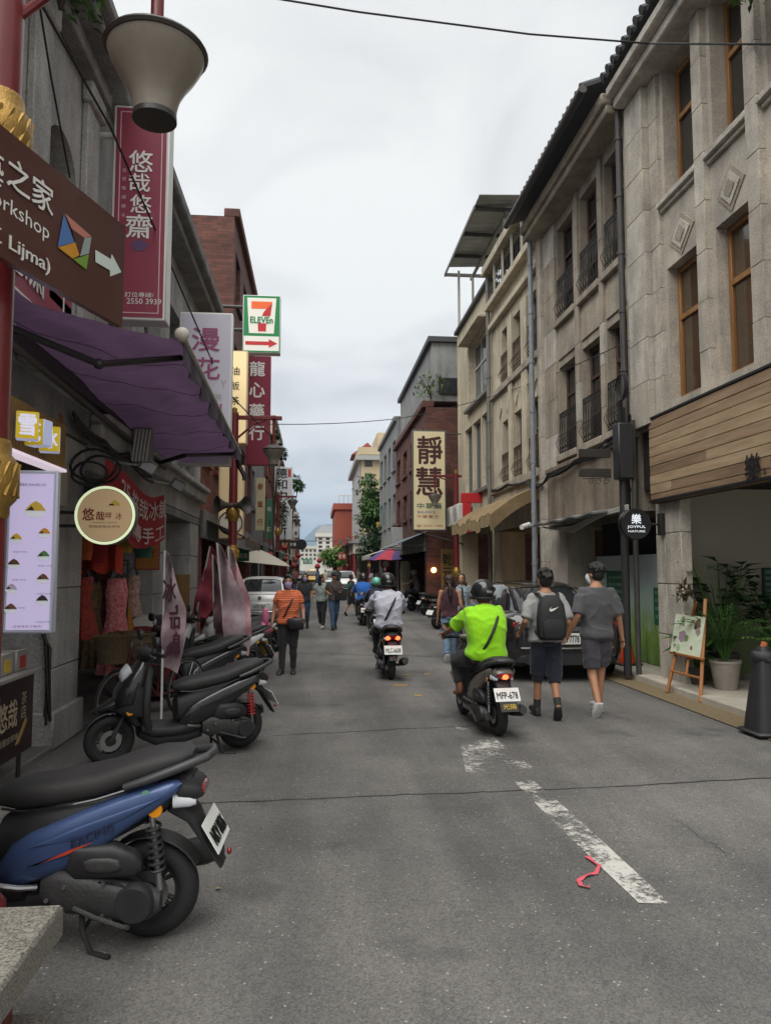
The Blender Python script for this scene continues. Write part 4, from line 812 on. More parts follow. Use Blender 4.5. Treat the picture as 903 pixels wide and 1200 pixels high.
# ------------------------------------------------------------------ lamp posts
LANT = mat('frosted_lantern', '857d72', .3, var=.25, vs=3, spec=.4)
def lamp_post(loc, arm, H_=4.6, label='', near=False, speakers=False, collars=(1.9, 2.6), rot=0, reach=.62, lz=None):
    p = thing('lamp_post', label, 'lamp post', loc, rot, 'red lamp posts along the street')
    def b(nm, m, mt, par=None): return m.build(nm, mt, par or p, local=True)
    m = MB(); m.lathe([(.14, 0), (.14, .12), (.1, .2), (.09, 1.0), (.082, H_)], n=20); b('pole', m, POLE)
    m = MB(); m.lathe([(.19, 0.0), (.19, .06), (.15, .1), (.145, .3), (.1, .36)], (0, 0, .005), n=20); b('base', m, POLE)
    for z in collars:
        m = MB(); m.lathe([(.092, -.16), (.1, -.14), (.1, -.11), (.125, -.08), (.135, 0), (.125, .08), (.1, .11), (.1, .15), (.092, .17)], (0, 0, z), n=24)
        for i in range(18): a = 2 * pi * i / 18; m.tube([(.131 * cos(a), .131 * sin(a), z - .07), (.131 * cos(a + .5), .131 * sin(a + .5), z + .07)], .007, 4)
        b('collar', m, GOLD)
    lz = lz or H_ - .25; ra = arm * reach
    m = MB(); m.box((-.2 * arm, -.035, H_ - .12), (ra + .16 * arm, .035, H_ - .04), .008); m.box((ra - .03, -.13, H_ - .12), (ra + .03, .13, H_ - .05), .008); m.tube([(0, 0, H_ - .55), (ra * .5, 0, H_ - .2), (ra * .8, 0, H_ - .12)], .022, 8); b('arm', m, POLE)
    m = MB(); m.lathe([(.05, 0), (.055, .1), (0, .14)], (0, 0, H_), n=12); b('finial', m, GOLD)
    m = MB(); m.tube([(ra, 0, lz + .04), (ra, 0, H_ - .08)], .03, 10); st = b('lantern_stem', m, POLE)
    m = MB(); m.lathe([(.05, .09), (.11, .07), (.225, .0), (.232, -.012), (.222, -.025)], (ra, 0, lz), n=36); b('lantern_cap', m, mat('lantern_cap', '3c3836', .45))
    m = MB(); m.lathe([(.215, -.026), (.205, -.06), (.175, -.115), (.138, -.17), (.11, -.225), (.098, -.275), (.094, -.32)], (ra, 0, lz), n=36); lb = b('lantern_body', m, LANT)
    m = MB(); m.lathe([(.097, -.315), (.098, -.34), (.03, -.345), (0, -.345)], (ra, 0, lz), n=30); b('lantern_foot', m, mat('lantern_foot', '33302e', .4))
    if speakers:
        for sx, an in ((-1, -.5), (1, .5)):
            d = V((sx * .85, -.5, 0)); c0_ = V((sx * .06, -.1, 2.9))
            m = MB(); m.lathe([(.04, -.12), (.05, 0), (.07, .1), (.13, .2), (.18, .26), (.175, .265), (.1, .18), (.03, .08)], c0_, d, 24); b('loudspeaker', m, mat('speaker_grey', '4a4643', .5))
    return p
def on_lamp(px, Y): return atY(px, 667, Y).x
lp = lamp_post((atY(1, 100, 3.2).x, 3.2, 0), 1, 4.55, 'dark red lamp post with gold collars and big bell lantern by the granite bench', True, collars=(2.02, 3.52), reach=.64, lz=4.02, rot=.15)
lamp_post((on_lamp(272, 14.8), 14.8, 0), 1, 4.75, 'dark red lamp post with two grey loudspeakers beside the flags', speakers=True, collars=(1.95, 2.75), reach=.78, lz=4.05, rot=0)
lamp_post((on_lamp(325, 31), 31, 0), 1, 4.75, 'dark red lamp post standing before the white clinic sign', collars=(1.95, 3.2), reach=.6)
lamp_post((on_lamp(335, 43), 43, 0), 1, 4.75, 'dark red lamp post below the long black hanging sign', collars=(1.95, 3.0), reach=.6)
lamp_post((on_lamp(529, 25.3), 24.4, 0), -1, 4.85, 'dark red lamp post in front of the big cream sign', collars=(1.55, 3.0), reach=.72, lz=4.1)
lamp_post((on_lamp(454, 46), 46, 0), 1, 4.6, 'dark red lamp post with round sign near the leafy tree', collars=(1.9,), reach=.6)
lamp_post((on_lamp(432, 56), 56, 0), 1, 4.7, 'dark red lamp post with cross board before the green tree', collars=(1.9, 3.4), reach=.6)
for px, Y, lb in ((407, 72, 'far red lamp post at the market arcade roof'), (416, 66, 'far red lamp post at the corner where the market arcade begins')): lamp_post((on_lamp(px, Y), Y, 0), -1, 4.6, lb, collars=(2,))
m = MB(); c = atY(452, 666, 45.6); c.z = atY(452, 661, 45.6).z
rs = thing('traffic_sign', 'round red and white road sign on the lamp post by the umbrella', 'sign', (c.x - .0, 45.6, c.z - .35))
m = MB(); m.lathe([(0, 0), (.36, 0), (.36, .03), (0, .03)], (0, 0, .35), Y_, 24); m.build('disc', mat('sign_red', 'a83a2e', .5), rs, local=True); m = MB(); m.lathe([(0, 0), (.2, 0), (.2, .02), (0, .02)], (0, -.02, .35), Y_, 24); m.build('centre', WINK, rs, local=True)
# ------------------------------------------------------------------ purple awning
PUR = bpy.data.materials.new('purple_canvas'); PUR.use_nodes = True; t = PUR.node_tree; b_ = t.nodes['Principled BSDF']; g = N(t, 'ShaderNodeTexCoord')
mp = N(t, 'ShaderNodeMapping'); mp.inputs['Scale'].default_value = (1.1, 4.5, 2); mp.inputs['Rotation'].default_value = (0, 0, .5); t.links.new(g.outputs['Object'], mp.inputs[0]); n_ = N(t, 'ShaderNodeTexNoise', i={'Scale': 1.6, 'Detail': 6, 'Roughness': .6}); t.links.new(mp.outputs[0], n_.inputs['Vector'])
r_2 = N(t, 'ShaderNodeValToRGB'); r_2.color_ramp.elements[0].color = (.068, .038, .076, 1); r_2.color_ramp.elements[1].color = (.165, .1, .175, 1); r_2.color_ramp.elements[0].position = .35; r_2.color_ramp.elements[1].position = .68; t.links.new(n_.outputs[0], r_2.inputs[0]); t.links.new(r_2.outputs[0], b_.inputs['Base Color'])
tl = N(t, 'ShaderNodeBsdfTranslucent', i={0: (.15, .09, .16, 1)}); ms = N(t, 'ShaderNodeMixShader', i={0: .45}); o_ = t.nodes['Material Output']; t.links.new(b_.outputs[0], ms.inputs[1]); t.links.new(tl.outputs[0], ms.inputs[2]); t.links.new(ms.outputs[0], o_.inputs[0]); b_.inputs['Roughness'].default_value = .8
aw = thing('purple_awning', 'long purple canvas awning with folding arms over the ice shop', 'awning', (-1.8, 8, 3.2))
XF = -1.2
W0 = V((-2.36, 4.7, 3.62)); W1 = V((-2.36, 11.3, 3.3)); F0 = atX(212, 397, XF); F1 = atX(281, 532, XF)
def pawn(u, v):
    a = W0.lerp(W1, u); b = F0.lerp(F1, u); p = a.lerp(b, v); p.z -= .09 * sin(pi * v) + .06 * noise.noise(V((u * 7, v * 4, 2))) + .02 * noise.noise(V((u * 30 + v * 8, v * 6, 5))) + .02 * sin(u * 30 + v * 3) * sin(pi * v); return p
m = MB(); m.sheet(pawn, 60, 16); m.build('canvas', PUR, aw)
for u in (.16, .33, .5, .67, .84): m = MB(); m.tube([pawn(u, v / 16) - V((0, 0, .004)) for v in range(17)], .003, 5); m.build('seam', mat('seam_purple', '4a3350', .8), aw)
m = MB(); m.tube([F0 + V((.02, -.03, 0)), F1], .035, 10); fb = m.build('front_bar', mat('aged_white_bar', '9c978f', .5), aw); m = MB(); m.ball(F0 + V((.02, -.06, .02)), (.065, .05, .065)); m.build('bar_end_cap', mat('cap_cream', 'b9b4a6', .5), aw)
m = MB(); m.sheet(lambda u, v: F0.lerp(F1, u) + V((.03 + .03 * sin(u * 50) * v, 0, -.03 - (.2 - .05 * u + .03 * sin(u * 38)) * v)), 70, 4, .006); m.build('valance', mat('dusk_purple_cloth', '4b4350', .85, var=.3, vs=4), aw)
m = MB(); m.sheet(lambda u, v: F1 + V((.03 - .05 * sin(v * 5) + .1 * (u - .5) * (1 - .4 * v), .05 * sin(u * 9), -.42 * v)), 8, 8, .006); m.build('hanging_end', MATS['dusk_purple_cloth'], aw)
for (x0_, y0_), (x1_, y1_) in (((35, 405), (212, 432)),):
    pass
P0 = V((-2.34, 5.3, 3.42)); P1 = V((-1.75, 6.05, 3.3)); P2 = F0 + V((-.04, .25, -.1))
m = MB(); m.tube([P0, P1], .03, 8); m.build('folding_arm', BLACKM, aw); m = MB(); m.tube([P1, P2], .028, 8); m.ball(P1, .045, 8, 6); m.build('folding_arm', mat('arm_metal', '3a3738', .4, metal=.4), aw)
P0 = V((-2.34, 10.6, 3.1)); P1 = V((-1.7, 9.7, 3.12)); P2 = F1 + V((-.03, -.4, -.06))
m = MB(); m.tube([P0, P1, P2], .028, 8); m.build('folding_arm', BLACKM, aw)
m = MB(); m.box((-2.4, 4.6, 3.36), (-2.28, 11.3, 3.5), .01); m.build('wall_cassette', mat('cassette', '3b3538', .6), aw)
m = MB(); m.tube([V((-2.2, 4.6, 3.3)), V((-2.2, 11, 3.12))], .03, 8); m.build('roller', mat('roller_metal', '4b4744', .5, metal=.3), aw)
# ------------------------------------------------------------------ wires overhead
WIRE = mat('wire_black', (.015, .015, .015), .6)
def wire(pts, r, label, sag=0, name='overhead_cable', n=24):
    m = MB(); P = []
    for a, b in zip(pts, pts[1:]):
        for i in range(n): q = i / n; p = V(a).lerp(V(b), q); p.z -= sag * 4 * q * (1 - q); P.append(p)
    P.append(V(pts[-1])); m.tube(P, r, 6); return tag(m.build(name, WIRE, loc=pts[0]), label, 'cable')
wire([atY(285, -8, 8.5), atY(420, 14, 8.6), atY(620, 40, 8.8), atY(760, 51, 9.0), atX(915, 52, 5.0)], .012, 'thick black cable crossing the sky to the timber windowed house')
wire([atX(28, -10, -2.2) if False else atY(40, -10, 5.2), atY(130, 150, 6.4), atY(205, 322, 8.8), atY(262, 455, 12.5), atY(318, 512, 14.8)], .011, 'black cable slanting down past the plum red sign')
wire([atY(44, -10, 5.0), atY(60, 90, 5.6), atY(82, 208, 6.4)], .008, 'thin cable hanging down the arched stone facade')
wire([atY(314, 497, 15), atY(470, 490, 17), atX(596, 458, 4.95), atX(745, 395, 4.95)], .009, 'thin cable strung across the street to the balconied house', .05)
wire([atY(318, 634, 60), atY(395, 634, 60)], .03, 'far cable strung across the street before the mountain')
def cablerun(pts, r, label, loops=2):
    m = MB()
    for k in range(loops):
        P = [V(p) + V((random.uniform(-.03, .03), random.uniform(-.03, .03), random.uniform(-.06, .06))) for p in pts]; Q = []
        for a, b in zip(P, P[1:]): Q += [a.lerp(b, q / 6) - V((0, 0, .05 * sin(pi * q / 6))) for q in range(6)]
        m.tube(Q + [P[-1]], r, 5)
    return tag(m.build('cable_bundle', WIRE), label, 'cables')
cablerun([(4.85, 10.9, 4.0), (4.88, 12, 3.78), (4.88, 13.5, 3.68), (4.85, 15.0, 3.6), (4.8, 15.7, 3.45), (4.9, 17, 3.75), (4.9, 18.5, 3.82), (4.9, 20.3, 3.85)], .018, 'black cable bundle sagging along the brown and yellow house fronts', 4)
m = MB()
for k in range(3): m.tube([(4.62, 10.6, 2.6 - .03 * k), (4.6, 11.5, 2.56 - .02 * k), (4.62, 13, 2.42 - .05 * k), (4.66, 14.4, 2.46), (4.66, 15.6, 2.6)], .016, 6)
tag(m.build('cable_bundle', PIPEW), 'pale conduit bundle draped above the hoarding', 'cables')
m = MB(); c = atY(345, 0, 1)
for r0_, (px, py), Y in ((.2, (110, 545), 7.3), (.17, (118, 550), 7.28), (.15, (105, 555), 7.26)):
    c = atY(px, py, Y); m.tube([c + V((r0_ * cos(a * .35) * 1.1, .03 * sin(a), r0_ * .75 * sin(a * .35))) for a in range(19)], .014, 6)
tag(m.build('cable_coil', WIRE), 'coil of black cable hanging on the stone pillar above the round sign', 'cables')
# ================================================================== scooters and cars
RUB = mat('rubber', (.018, .018, .018), .75, bump=.3, bs=120, var=.3, vs=8)
BLKP = mat('black_plastic', (.022, .022, .023), .5, var=.25, vs=6, bump=.15, bs=250)
BLKG = mat('gloss_black', (.012, .012, .013), .16, coat=.6)
SEAT = mat('black_vinyl', (.024, .023, .023), .52, bump=.25, bs=180, var=.2, vs=4)
ENG = mat('engine_grey', (.05, .05, .05), .55, metal=.3, var=.3, vs=8, bump=.2, bs=60)
ALU = mat('dull_alloy', (.38, .38, .38), .38, metal=.9, var=.3, vs=9)
TAILR = mat('tail_red', '7a0d10', .15, coat=.6)
TAILON = mat('tail_lit', 'ff2a12', .2, emit=2.2, ecol=(1, .07, .02))
AMBER = mat('amber_lens', 'd98a1e', .25, coat=.4)
CLEAR = mat('clear_lens', 'c9ccd0', .1, coat=.5)
PLATE = mat('plate_white', 'd3d4cf', .5)
MIRR = mat('mirror_glass', (.5, .52, .55), .06, metal=1)
def puff(m, ol, y0, bul, sgn):                   # cushioned panel from an outline in x, z
    cx = sum(p[0] for p in ol) / len(ol); cz = sum(p[1] for p in ol) / len(ol); n = len(ol); vs = []; fs = []
    for k, h in ((1, -.03), (1, 0), (.93, .55), (.78, .88), (.5, 1)): vs += [(cx + (x - cx) * k, sgn * (y0 + bul * h), cz + (z - cz) * k) for x, z in ol]
    vs.append((cx, sgn * (y0 + bul * 1.03), cz))
    for r in range(4): fs += [(r * n + i, r * n + (i + 1) % n, (r + 1) * n + (i + 1) % n, (r + 1) * n + i) for i in range(n)]
    fs += [(4 * n + i, 4 * n + (i + 1) % n, 5 * n) for i in range(n)]
    return m.add(vs, fs)
def torus_prof(r, a, b, n=14): return [(r + a * cos(2 * pi * k / n), b * sin(2 * pi * k / n)) for k in range(n)]
def smooth_ol(pts, it=2):
    for _ in range(it):
        q = []
        for a, b in zip(pts, pts[1:] + pts[:1]): q += [(a[0] * .78 + b[0] * .22, a[1] * .78 + b[1] * .22), (a[0] * .22 + b[0] * .78, a[1] * .22 + b[1] * .78)]
        pts = q
    return pts
def wheel(p, x, r, wd, name='wheel', disc=True, spokes=5, B=None):
    m = MB(); m.lathe(torus_prof(r - .052, .052, wd / 2, 16), (x, 0, r), Y_, 40, closed=True); w_ = m.build(name, RUB, p, local=True)
    m = MB(); m.lathe([(r - .105, -.03), (r - .085, -.035), (r - .085, .035), (r - .105, .03)], (x, 0, r), Y_, 36, closed=True)
    for i in range(spokes):
        a = 2 * pi * i / spokes; d = V((cos(a), 0, sin(a)))
        for s in (-1, 1):
            d2 = V((cos(a + .16 * s), 0, sin(a + .16 * s))); m.tube([V((x, 0, r)) + d * .03, V((x, 0, r)) + d2 * (r - .095)], .0105, 6)
    m.lathe([(.0, -.05), (.045, -.05), (.045, .05), (.0, .05)], (x, 0, r), Y_, 16); m.build('rim', BLKP if disc != 'alloy' else ALU, w_, local=True)
    if disc: m = MB(); m.lathe([(.05, .0), (.095, 0), (.095, .005), (.05, .005)], (x, .052, r), Y_, 24, closed=True); m.build('brake_disc', ALU, w_, local=True)
    return w_
def scooter(label, loc, heading, body, accent=None, lean=0, lit=False, plate='', stand=True, rider=False, group='parked scooters', detail=True, seatm=None, name='scooter', text=None, plate2=False, spring=None, steer=0, mirrors=True, size=.94):
    s = thing(name, label, 'scooter', loc, rot=(lean, 0, heading), group=group); s.scale = (size,) * 3; accent = accent or BLKP
    def b(nm, m, mt, par=None): return m.build(nm, mt, par or s, local=True)
    wheel(s, 0, .225, .11); wheel(s, 1.25, .225, .1, disc='alloy' if False else True)
    L_ = lambda st: MB().loft(st, 22, axis=(1, 0, 0))
    # chassis, under-seat tub, floor
    b('under_seat_tub', L_([((.66, 0, .45), .10, .12, 2.6), ((.55, 0, .46), .135, .17, 2.8), ((.35, 0, .53), .15, .17, 2.8), ((.12, 0, .60), .145, .12, 2.6), ((-.08, 0, .67), .12, .085, 2.5), ((-.2, 0, .72), .08, .045, 2.4)]), BLKP)
    b('floorboard', L_([((.52, 0, .285), .16, .05, 4), ((.7, 0, .28), .185, .05, 4), ((.9, 0, .29), .185, .05, 4), ((1.0, 0, .33), .16, .05, 3)]), BLKP)
    b('belly_pan', L_([((.42, 0, .22), .10, .05, 3), ((.6, 0, .2), .14, .06, 3), ((.85, 0, .2), .14, .06, 3), ((1.0, 0, .27), .1, .05, 3)]), accent)
    # side panels
    ol = smooth_ol([(.63, .27), (.65, .38), (.56, .51), (.30, .625), (.02, .725), (-.14, .765), (-.18, .735), (-.10, .655), (.05, .555), (.2, .445), (.36, .35)], 1)
    for sg in (1, -1):
        o = b('side_panel', puff(MB(), ol, .125, .05, sg), body)
        if detail:
            k = MB(); puff(k, [(.50, .475), (.30, .565), (.0, .67), (-.1, .70), (.05, .61), (.28, .505)], .168, .012, sg); b('panel_crease', k, accent if text is None else body, o)
            if text:
                k = MB(); write(k, text[0], (.21, sg * .1805, .538), V((-sg, 0, 0)), Z_, .2, .035, .01, .3); k.add([V(p) for p in k.v[:0]], []); M_ = Matrix.Translation((.21, 0, .538)) @ Matrix.Rotation(sg * 0 + .38 * 1, 4, 'Y') @ Matrix.Translation((-.21, 0, -.538)); k.v = [tuple(M_ @ V(p)) for p in k.v]; b('lettering', k, text[1], o)
                k = MB(); k.prism([(.50, sg * .182, .40), (.32, sg * .184, .455), (.2, sg * .184, .51), (.3, sg * .184, .478), (.44, sg * .183, .415)], (0, sg * .002, 0)); b('stripe', k, mat('red_stripe', 'b13a24', .4), o)
                k = MB(); k.lathe([(0, 0), (.022, 0), (.022, .002), (0, .002)], (-.02, sg * .165, .705), (0, sg, 0), 16); b('sticker', k, mat('sticker_green', '5f8f7c', .5), o)
    # seat
    sm = seatm or SEAT
    b('seat', MB().loft([((.70, 0, .655), .045, .02, 2.4), ((.66, 0, .665), .09, .045, 2.6), ((.55, 0, .675), .12, .07, 2.8), ((.38, 0, .70), .14, .068, 2.8), ((.2, 0, .735), .15, .066, 2.8), ((.08, 0, .775), .145, .07, 2.8), ((-.05, 0, .81), .135, .065, 2.7), ((-.16, 0, .835), .11, .045, 2.6), ((-.2, 0, .84), .06, .02, 2.4)], 26, axis=(1, 0, 0)), sm)
    m = MB(); m.tube([(.08, .15, .735), (-.02, .165, .77), (-.16, .135, .815), (-.27, .075, .845), (-.29, 0, .85), (-.27, -.075, .845), (-.16, -.135, .815), (-.02, -.165, .77), (.08, -.15, .735)], [.016, .02, .021, .02, .02, .02, .021, .02, .016], 10); b('grab_rail', m, mat('rail_grey', (.06, .06, .062), .45, metal=.3))
    # tail
    m = MB(); m.loft([((-.15, 0, .70), .125, .06, 2.6), ((-.22, 0, .69), .105, .05, 2.6), ((-.245, 0, .685), .08, .035, 2.4)], 20, axis=(1, 0, 0)); b('tail_cowl', m, accent)
    if lit:
        m = MB(); m.loft([((-.2, 0, .69), .10, .032, 3), ((-.262, 0, .685), .085, .02, 3)], 16, axis=(1, 0, 0)); b('tail_light', m, TAILR)
        for sg in ((1, -1) if lit == 2 else (0,)): m = MB(); m.ball((-.25, sg * .075, .675), (.022, .042, .03), 12, 8); b('lit_lamp', m, TAILON)
    else: m = MB(); m.loft([((-.2, 0, .7), .08, .036, 3), ((-.255, 0, .69), .06, .02, 3)], 18, axis=(1, 0, 0)); b('tail_light', m, TAILR)
    for sg in (1, -1):
        m = MB(); m.loft([((-.13, sg * .105, .66), .03, .035, 2.4), ((-.2, sg * .092, .65), .02, .024, 2.4), ((-.225, sg * .085, .645), .01, .012, 2.4)], 14, axis=(1, 0, 0)); b('turn_signal', m, CLEAR)
        m = MB(); m.lathe([(0, 0), (.032, 0), (.034, -.008), (.0, -.012)][::-1], (-.055, sg * .152, .632), (0, sg, 0), 20); b('reflector', m, AMBER)
    # rear mudguard and number plate
    m = MB(); m.loft([((-.12, 0, .63), .10, .05, 3), ((-.2, 0, .56), .085, .03, 3), ((-.265, 0, .44), .075, .014, 3), ((-.335, 0, .33), .06, .008, 3)], 16); b('rear_mudguard', m, BLKP)
    m = MB(); m.lathe([(.245, -.06), (.25, -.055), (.25, .055), (.245, .06)], (0, 0, .225), Y_, 40); m.v, m.f = arc_only(m.v, m.f, (0, .225), 15, 150); m.mi = [0] * len(m.f); b('hugger', m, BLKP)
    pa = V((-.25, 0, .55)); pdir = V((-.1, 0, -.17)).normalized(); nrm = V((-pdir.z, 0, pdir.x)); nrm = -nrm if nrm.x > 0 else nrm
    def pq(y, d, o): return pa + V((0, y, 0)) + pdir * d + nrm * o
    m = MB(); m.prism([pq(-.14, 0, .012), pq(.14, 0, .012), pq(.14, .15, .012), pq(-.14, .15, .012)], nrm * .006); o = b('number_plate', m, PLATE)
    if plate: k = MB(); write(k, plate, pq(0, .085, .0205), V((0, -1, 0)), -pdir, .235, .075, .012); b('lettering', k, INK, o)
    if plate2: m = MB(); m.prism([pq(-.10, .155, .012), pq(.10, .155, .012), pq(.10, .265, .012), pq(-.10, .265, .012)], nrm * .006); o = b('flap_plate', m, mat('flap_dark', '2a2622', .5)); k = MB(); write(k, '光陽', pq(0, .21, .0205), V((0, -1, 0)), -pdir, .15, .06, .01); b('lettering', k, mat('flap_gold', 'b29b3f', .5), o)
    m = MB(); m.ball(pq(0, .2, .014), (.012, .016, .016), 10, 6); b('rear_reflector', m, TAILR)
    # engine, belt case, air box, shock, exhaust
    b('belt_case', MB().loft([((.44, .13, .285), .035, .055, 2.6), ((.36, .145, .285), .05, .095, 2.8), ((.2, .15, .265), .052, .085, 2.8), ((.05, .15, .235), .052, .085, 2.6), ((-.03, .148, .228), .05, .075, 2.4), ((-.085, .145, .225), .03, .04, 2.2)], 22, axis=(1, 0, 0)), ENG)
    m = MB(); m.lathe([(.0, .0), (.075, 0), (.085, -.02), (.085, -.05)][::-1], (.02, .215, .24), Y_, 26); b('clutch_cover', m, BLKP)
    b('air_box', MB().loft([((.33, .13, .40), .035, .05, 3), ((.28, .15, .415), .05, .075, 3.2), ((.12, .15, .42), .05, .075, 3.2), ((.03, .148, .40), .042, .055, 3), ((.0, .14, .39), .025, .03, 2.6)], 20, axis=(1, 0, 0)), BLKP)
    m = MB(); puff(m, smooth_ol([(.24, .385), (.24, .445), (.09, .445), (.07, .39), (.14, .375)], 1), .196, .012, 1); b('air_box_cover', m, ENG)
    b('crankcase', MB().loft([((.5, 0, .28), .09, .07, 3), ((.35, 0, .3), .12, .11, 3), ((.15, 0, .28), .10, .09, 3), ((.0, 0, .23), .06, .05, 3)], 16, axis=(1, 0, 0)), ENG)
    m = MB(); a_, c_ = V((-.075, .125, .27)), V((-.035, .12, .60)); m.tube([a_, c_], .014, 8); o = b('shock_absorber', m, ALU)
    m = MB(); m.tube([a_.lerp(c_, .25 + .65 * i / 70) + V((.032 * cos(i * .63), .032 * sin(i * .63), 0)) for i in range(71)], .0075, 6); b('spring', m, spring or BLKP, o)
    m = MB(); m.tube([(.38, -.1, .2), (.25, -.15, .19), (.12, -.17, .23)], .022, 8); m.loft([((.14, -.175, .235), .035, .035), ((.05, -.18, .26), .055, .06), ((-.22, -.185, .31), .055, .065), ((-.30, -.185, .325), .04, .045)], 16); o = b('exhaust', m, ENG); m = MB(); m.loft([((.02, -.20, .275), .045, .05, 3), ((-.2, -.205, .315), .045, .052, 3)], 14); b('heat_shield', m, accent, o)
    # front
    b('front_cowl', MB().loft([((.955, 0, .97), .07, .04, 2.4, Y_, X_), ((1.0, 0, .88), .13, .075, 2.6, Y_, X_), ((1.055, 0, .78), .165, .10, 2.6, Y_, X_), ((1.10, 0, .66), .185, .12, 2.6, Y_, X_), ((1.12, 0, .55), .175, .12, 2.6, Y_, X_), ((1.09, 0, .45), .15, .09, 2.6, Y_, X_), ((1.03, 0, .36), .14, .05, 2.6, Y_, X_)], 26), body)
    b('leg_shield', MB().loft([((.93, 0, .86), .11, .04, 3, Y_, X_), ((.96, 0, .7), .18, .05, 3, Y_, X_), ((.975, 0, .55), .2, .05, 3, Y_, X_), ((.965, 0, .42), .195, .05, 3, Y_, X_), ((.93, 0, .30), .18, .05, 3, Y_, X_)], 20), BLKP)
    m = MB(); m.loft([((1.1, 0, .6), .10, .09, 2.4, Y_, Z_), ((1.22, 0, .555), .085, .06, 2.4, Y_, Z_), ((1.34, 0, .515), .05, .03, 2.2, Y_, Z_), ((1.42, 0, .49), .015, .008, 2, Y_, Z_)], 16); b('front_beak', m, body)
    for sg in (1, -1):
        m = MB(); puff(m, [(1.1, .52), (1.3, .53), (1.14, .44), (.98, .42), (.99, .70), (1.05, .78)], .14, .05, sg); b('cowl_wing', m, accent)
        m = MB(); m.lathe([(0, 0), (.03, 0), (.03, -.012), (.0, -.014)][::-1], (1.12, sg * .188, .5), (0, sg, 0), 18); b('reflector', m, AMBER)
        m = MB(); m.tube([(1.1, sg * .065, .55), (1.25, sg * .075, .225)], .02, 8); b('fork', m, ENG)
    m = MB(); m.loft([((1.1, 0, .86), .10, .05, 2.6, Y_, V((.4, 0, .9)).normalized()), ((1.15, 0, .80), .085, .05, 2.6, Y_, V((.4, 0, .9)).normalized()), ((1.175, 0, .76), .05, .03, 2.6, Y_, V((.4, 0, .9)).normalized())], 18); b('headlight', m, CLEAR)
    m = MB(); m.lathe([(.24, -.055), (.25, -.05), (.25, .05), (.24, .055)], (1.25, 0, .23), Y_, 40); m.v, m.f = arc_only(m.v, m.f, (1.25, .23), 40, 165); m.mi = [0] * len(m.f); b('front_mudguard', m, accent)
    # bars
    m = MB(); m.loft([((.93, -.16, 1.0), .045, .03, 2.5), ((.955, -.08, .985), .07, .05, 2.5), ((.96, 0, .985), .075, .055, 2.5), ((.955, .08, .985), .07, .05, 2.5), ((.93, .16, 1.0), .045, .03, 2.5)], 16); hb = b('handlebar', m, accent)
    for sg in (1, -1):
        m = MB(); m.tube([(.93, sg * .14, 1.0), (.90, sg * .23, 1.01), (.875, sg * .35, 1.01)], [.014, .019, .019], 10); b('grip', m, RUB, hb)
        m = MB(); m.tube([(.95, sg * .17, .995), (.965, sg * .25, 1.0), (.95, sg * .33, 1.0)], .008, 6); b('brake_lever', m, ALU, hb)
        if mirrors:
            m = MB(); m.tube([(.94, sg * .18, 1.02), (.95, sg * .22, 1.06), (.93, sg * .27, 1.1)], .007, 6); m.loft([((.955, sg * .30, 1.13), .075, .048, 2.6, Y_, Z_), ((.94, sg * .30, 1.13), .08, .052, 2.6, Y_, Z_), ((.928, sg * .30, 1.13), .078, .05, 2.6, Y_, Z_)], 20); o = b('mirror', m, BLKP, hb)
            m = MB(); m.loft([((.9275, sg * .30, 1.13), .07, .043, 2.6, Y_, Z_), ((.926, sg * .30, 1.13), .07, .043, 2.6, Y_, Z_)], 20); b('mirror_glass', m, MIRR, hb)
    if detail:
        m = MB(); m.tube([(.64, .1, .63), (.55, .122, .625), (.38, .143, .645), (.2, .153, .685), (.08, .148, .72), (-.05, .138, .76), (-.16, .112, .8)], .006, 6); b('seat_welt', m, BLKG)
        m = MB(); m.tube([(.28, .20, .23), (.18, .225, .2), (.06, .23, .16), (.03, .245, .165)], .011, 8); b('kick_lever', m, ENG)
        for i in range(7): a = i * .9; m = MB(); m.lathe([(0, .004), (.009, .004), (.009, -.006)][::-1], (.2 + .2 * cos(a), .197, .262 + .072 * sin(a)), Y_, 8); b('bolt', m, ALU)
        m = MB(); m.tube([(.46, .15, .30), (.52, .19, .315), (.6, .20, .33)], .013, 8); b('foot_peg', m, ALU)
        m = MB(); m.tube([(.42, .12, .4), (.36, .16, .34), (.3, .17, .33), (.1, .19, .33), (0, .16, .26)], .006, 6); b('brake_cable', m, BLKG)
    if stand:
        m = MB(); m.tube([(.28, .1, .2), (.26, .14, .1), (.22, .155, .012), (.12, .21, .02)], .012, 8); m.tube([(.28, -.1, .2), (.24, -.15, .012)], .012, 8); m.tube([(.26, .14, .1), (.26, -.14, .1)], .01, 6); b('centre_stand', m, BLKP)
    return s
def arc_only(vs, fs, c, a0, a1):                 # keep faces of a lathe whose direction lies between two angles
    keep = []
    for f in fs:
        x = sum(vs[i][0] for i in f) / len(f) - c[0]; z = sum(vs[i][2] for i in f) / len(f) - c[1]
        if len(f) == 4 and a0 <= math.degrees(atan2(z, x)) % 360 <= a1: keep.append(f)
    return used(vs, keep)
def used(vs, fs):
    ix = sorted({i for f in fs for i in f}); mp_ = {a: b for b, a in enumerate(ix)}; return [vs[i] for i in ix], [tuple(mp_[i] for i in f) for f in fs]
def rear_at(px, py): p = atZ(px, py); return (p.x, p.y, 0)
BLUE = mat('scooter_blue', '41547c', .4, metal=.35, coat=.35, var=.08, vs=3)
CHAR = mat('scooter_charcoal', (.024, .025, .027), .25, metal=.3, coat=.5, var=.1, vs=4)
SILV = mat('scooter_silver_brown', '7c776f', .33, metal=.45, coat=.3, var=.1, vs=3)
WHT = mat('scooter_white', 'c4c8c4', .3, coat=.4)
REDP = mat('scooter_red', 'a01d22', .28, coat=.5)
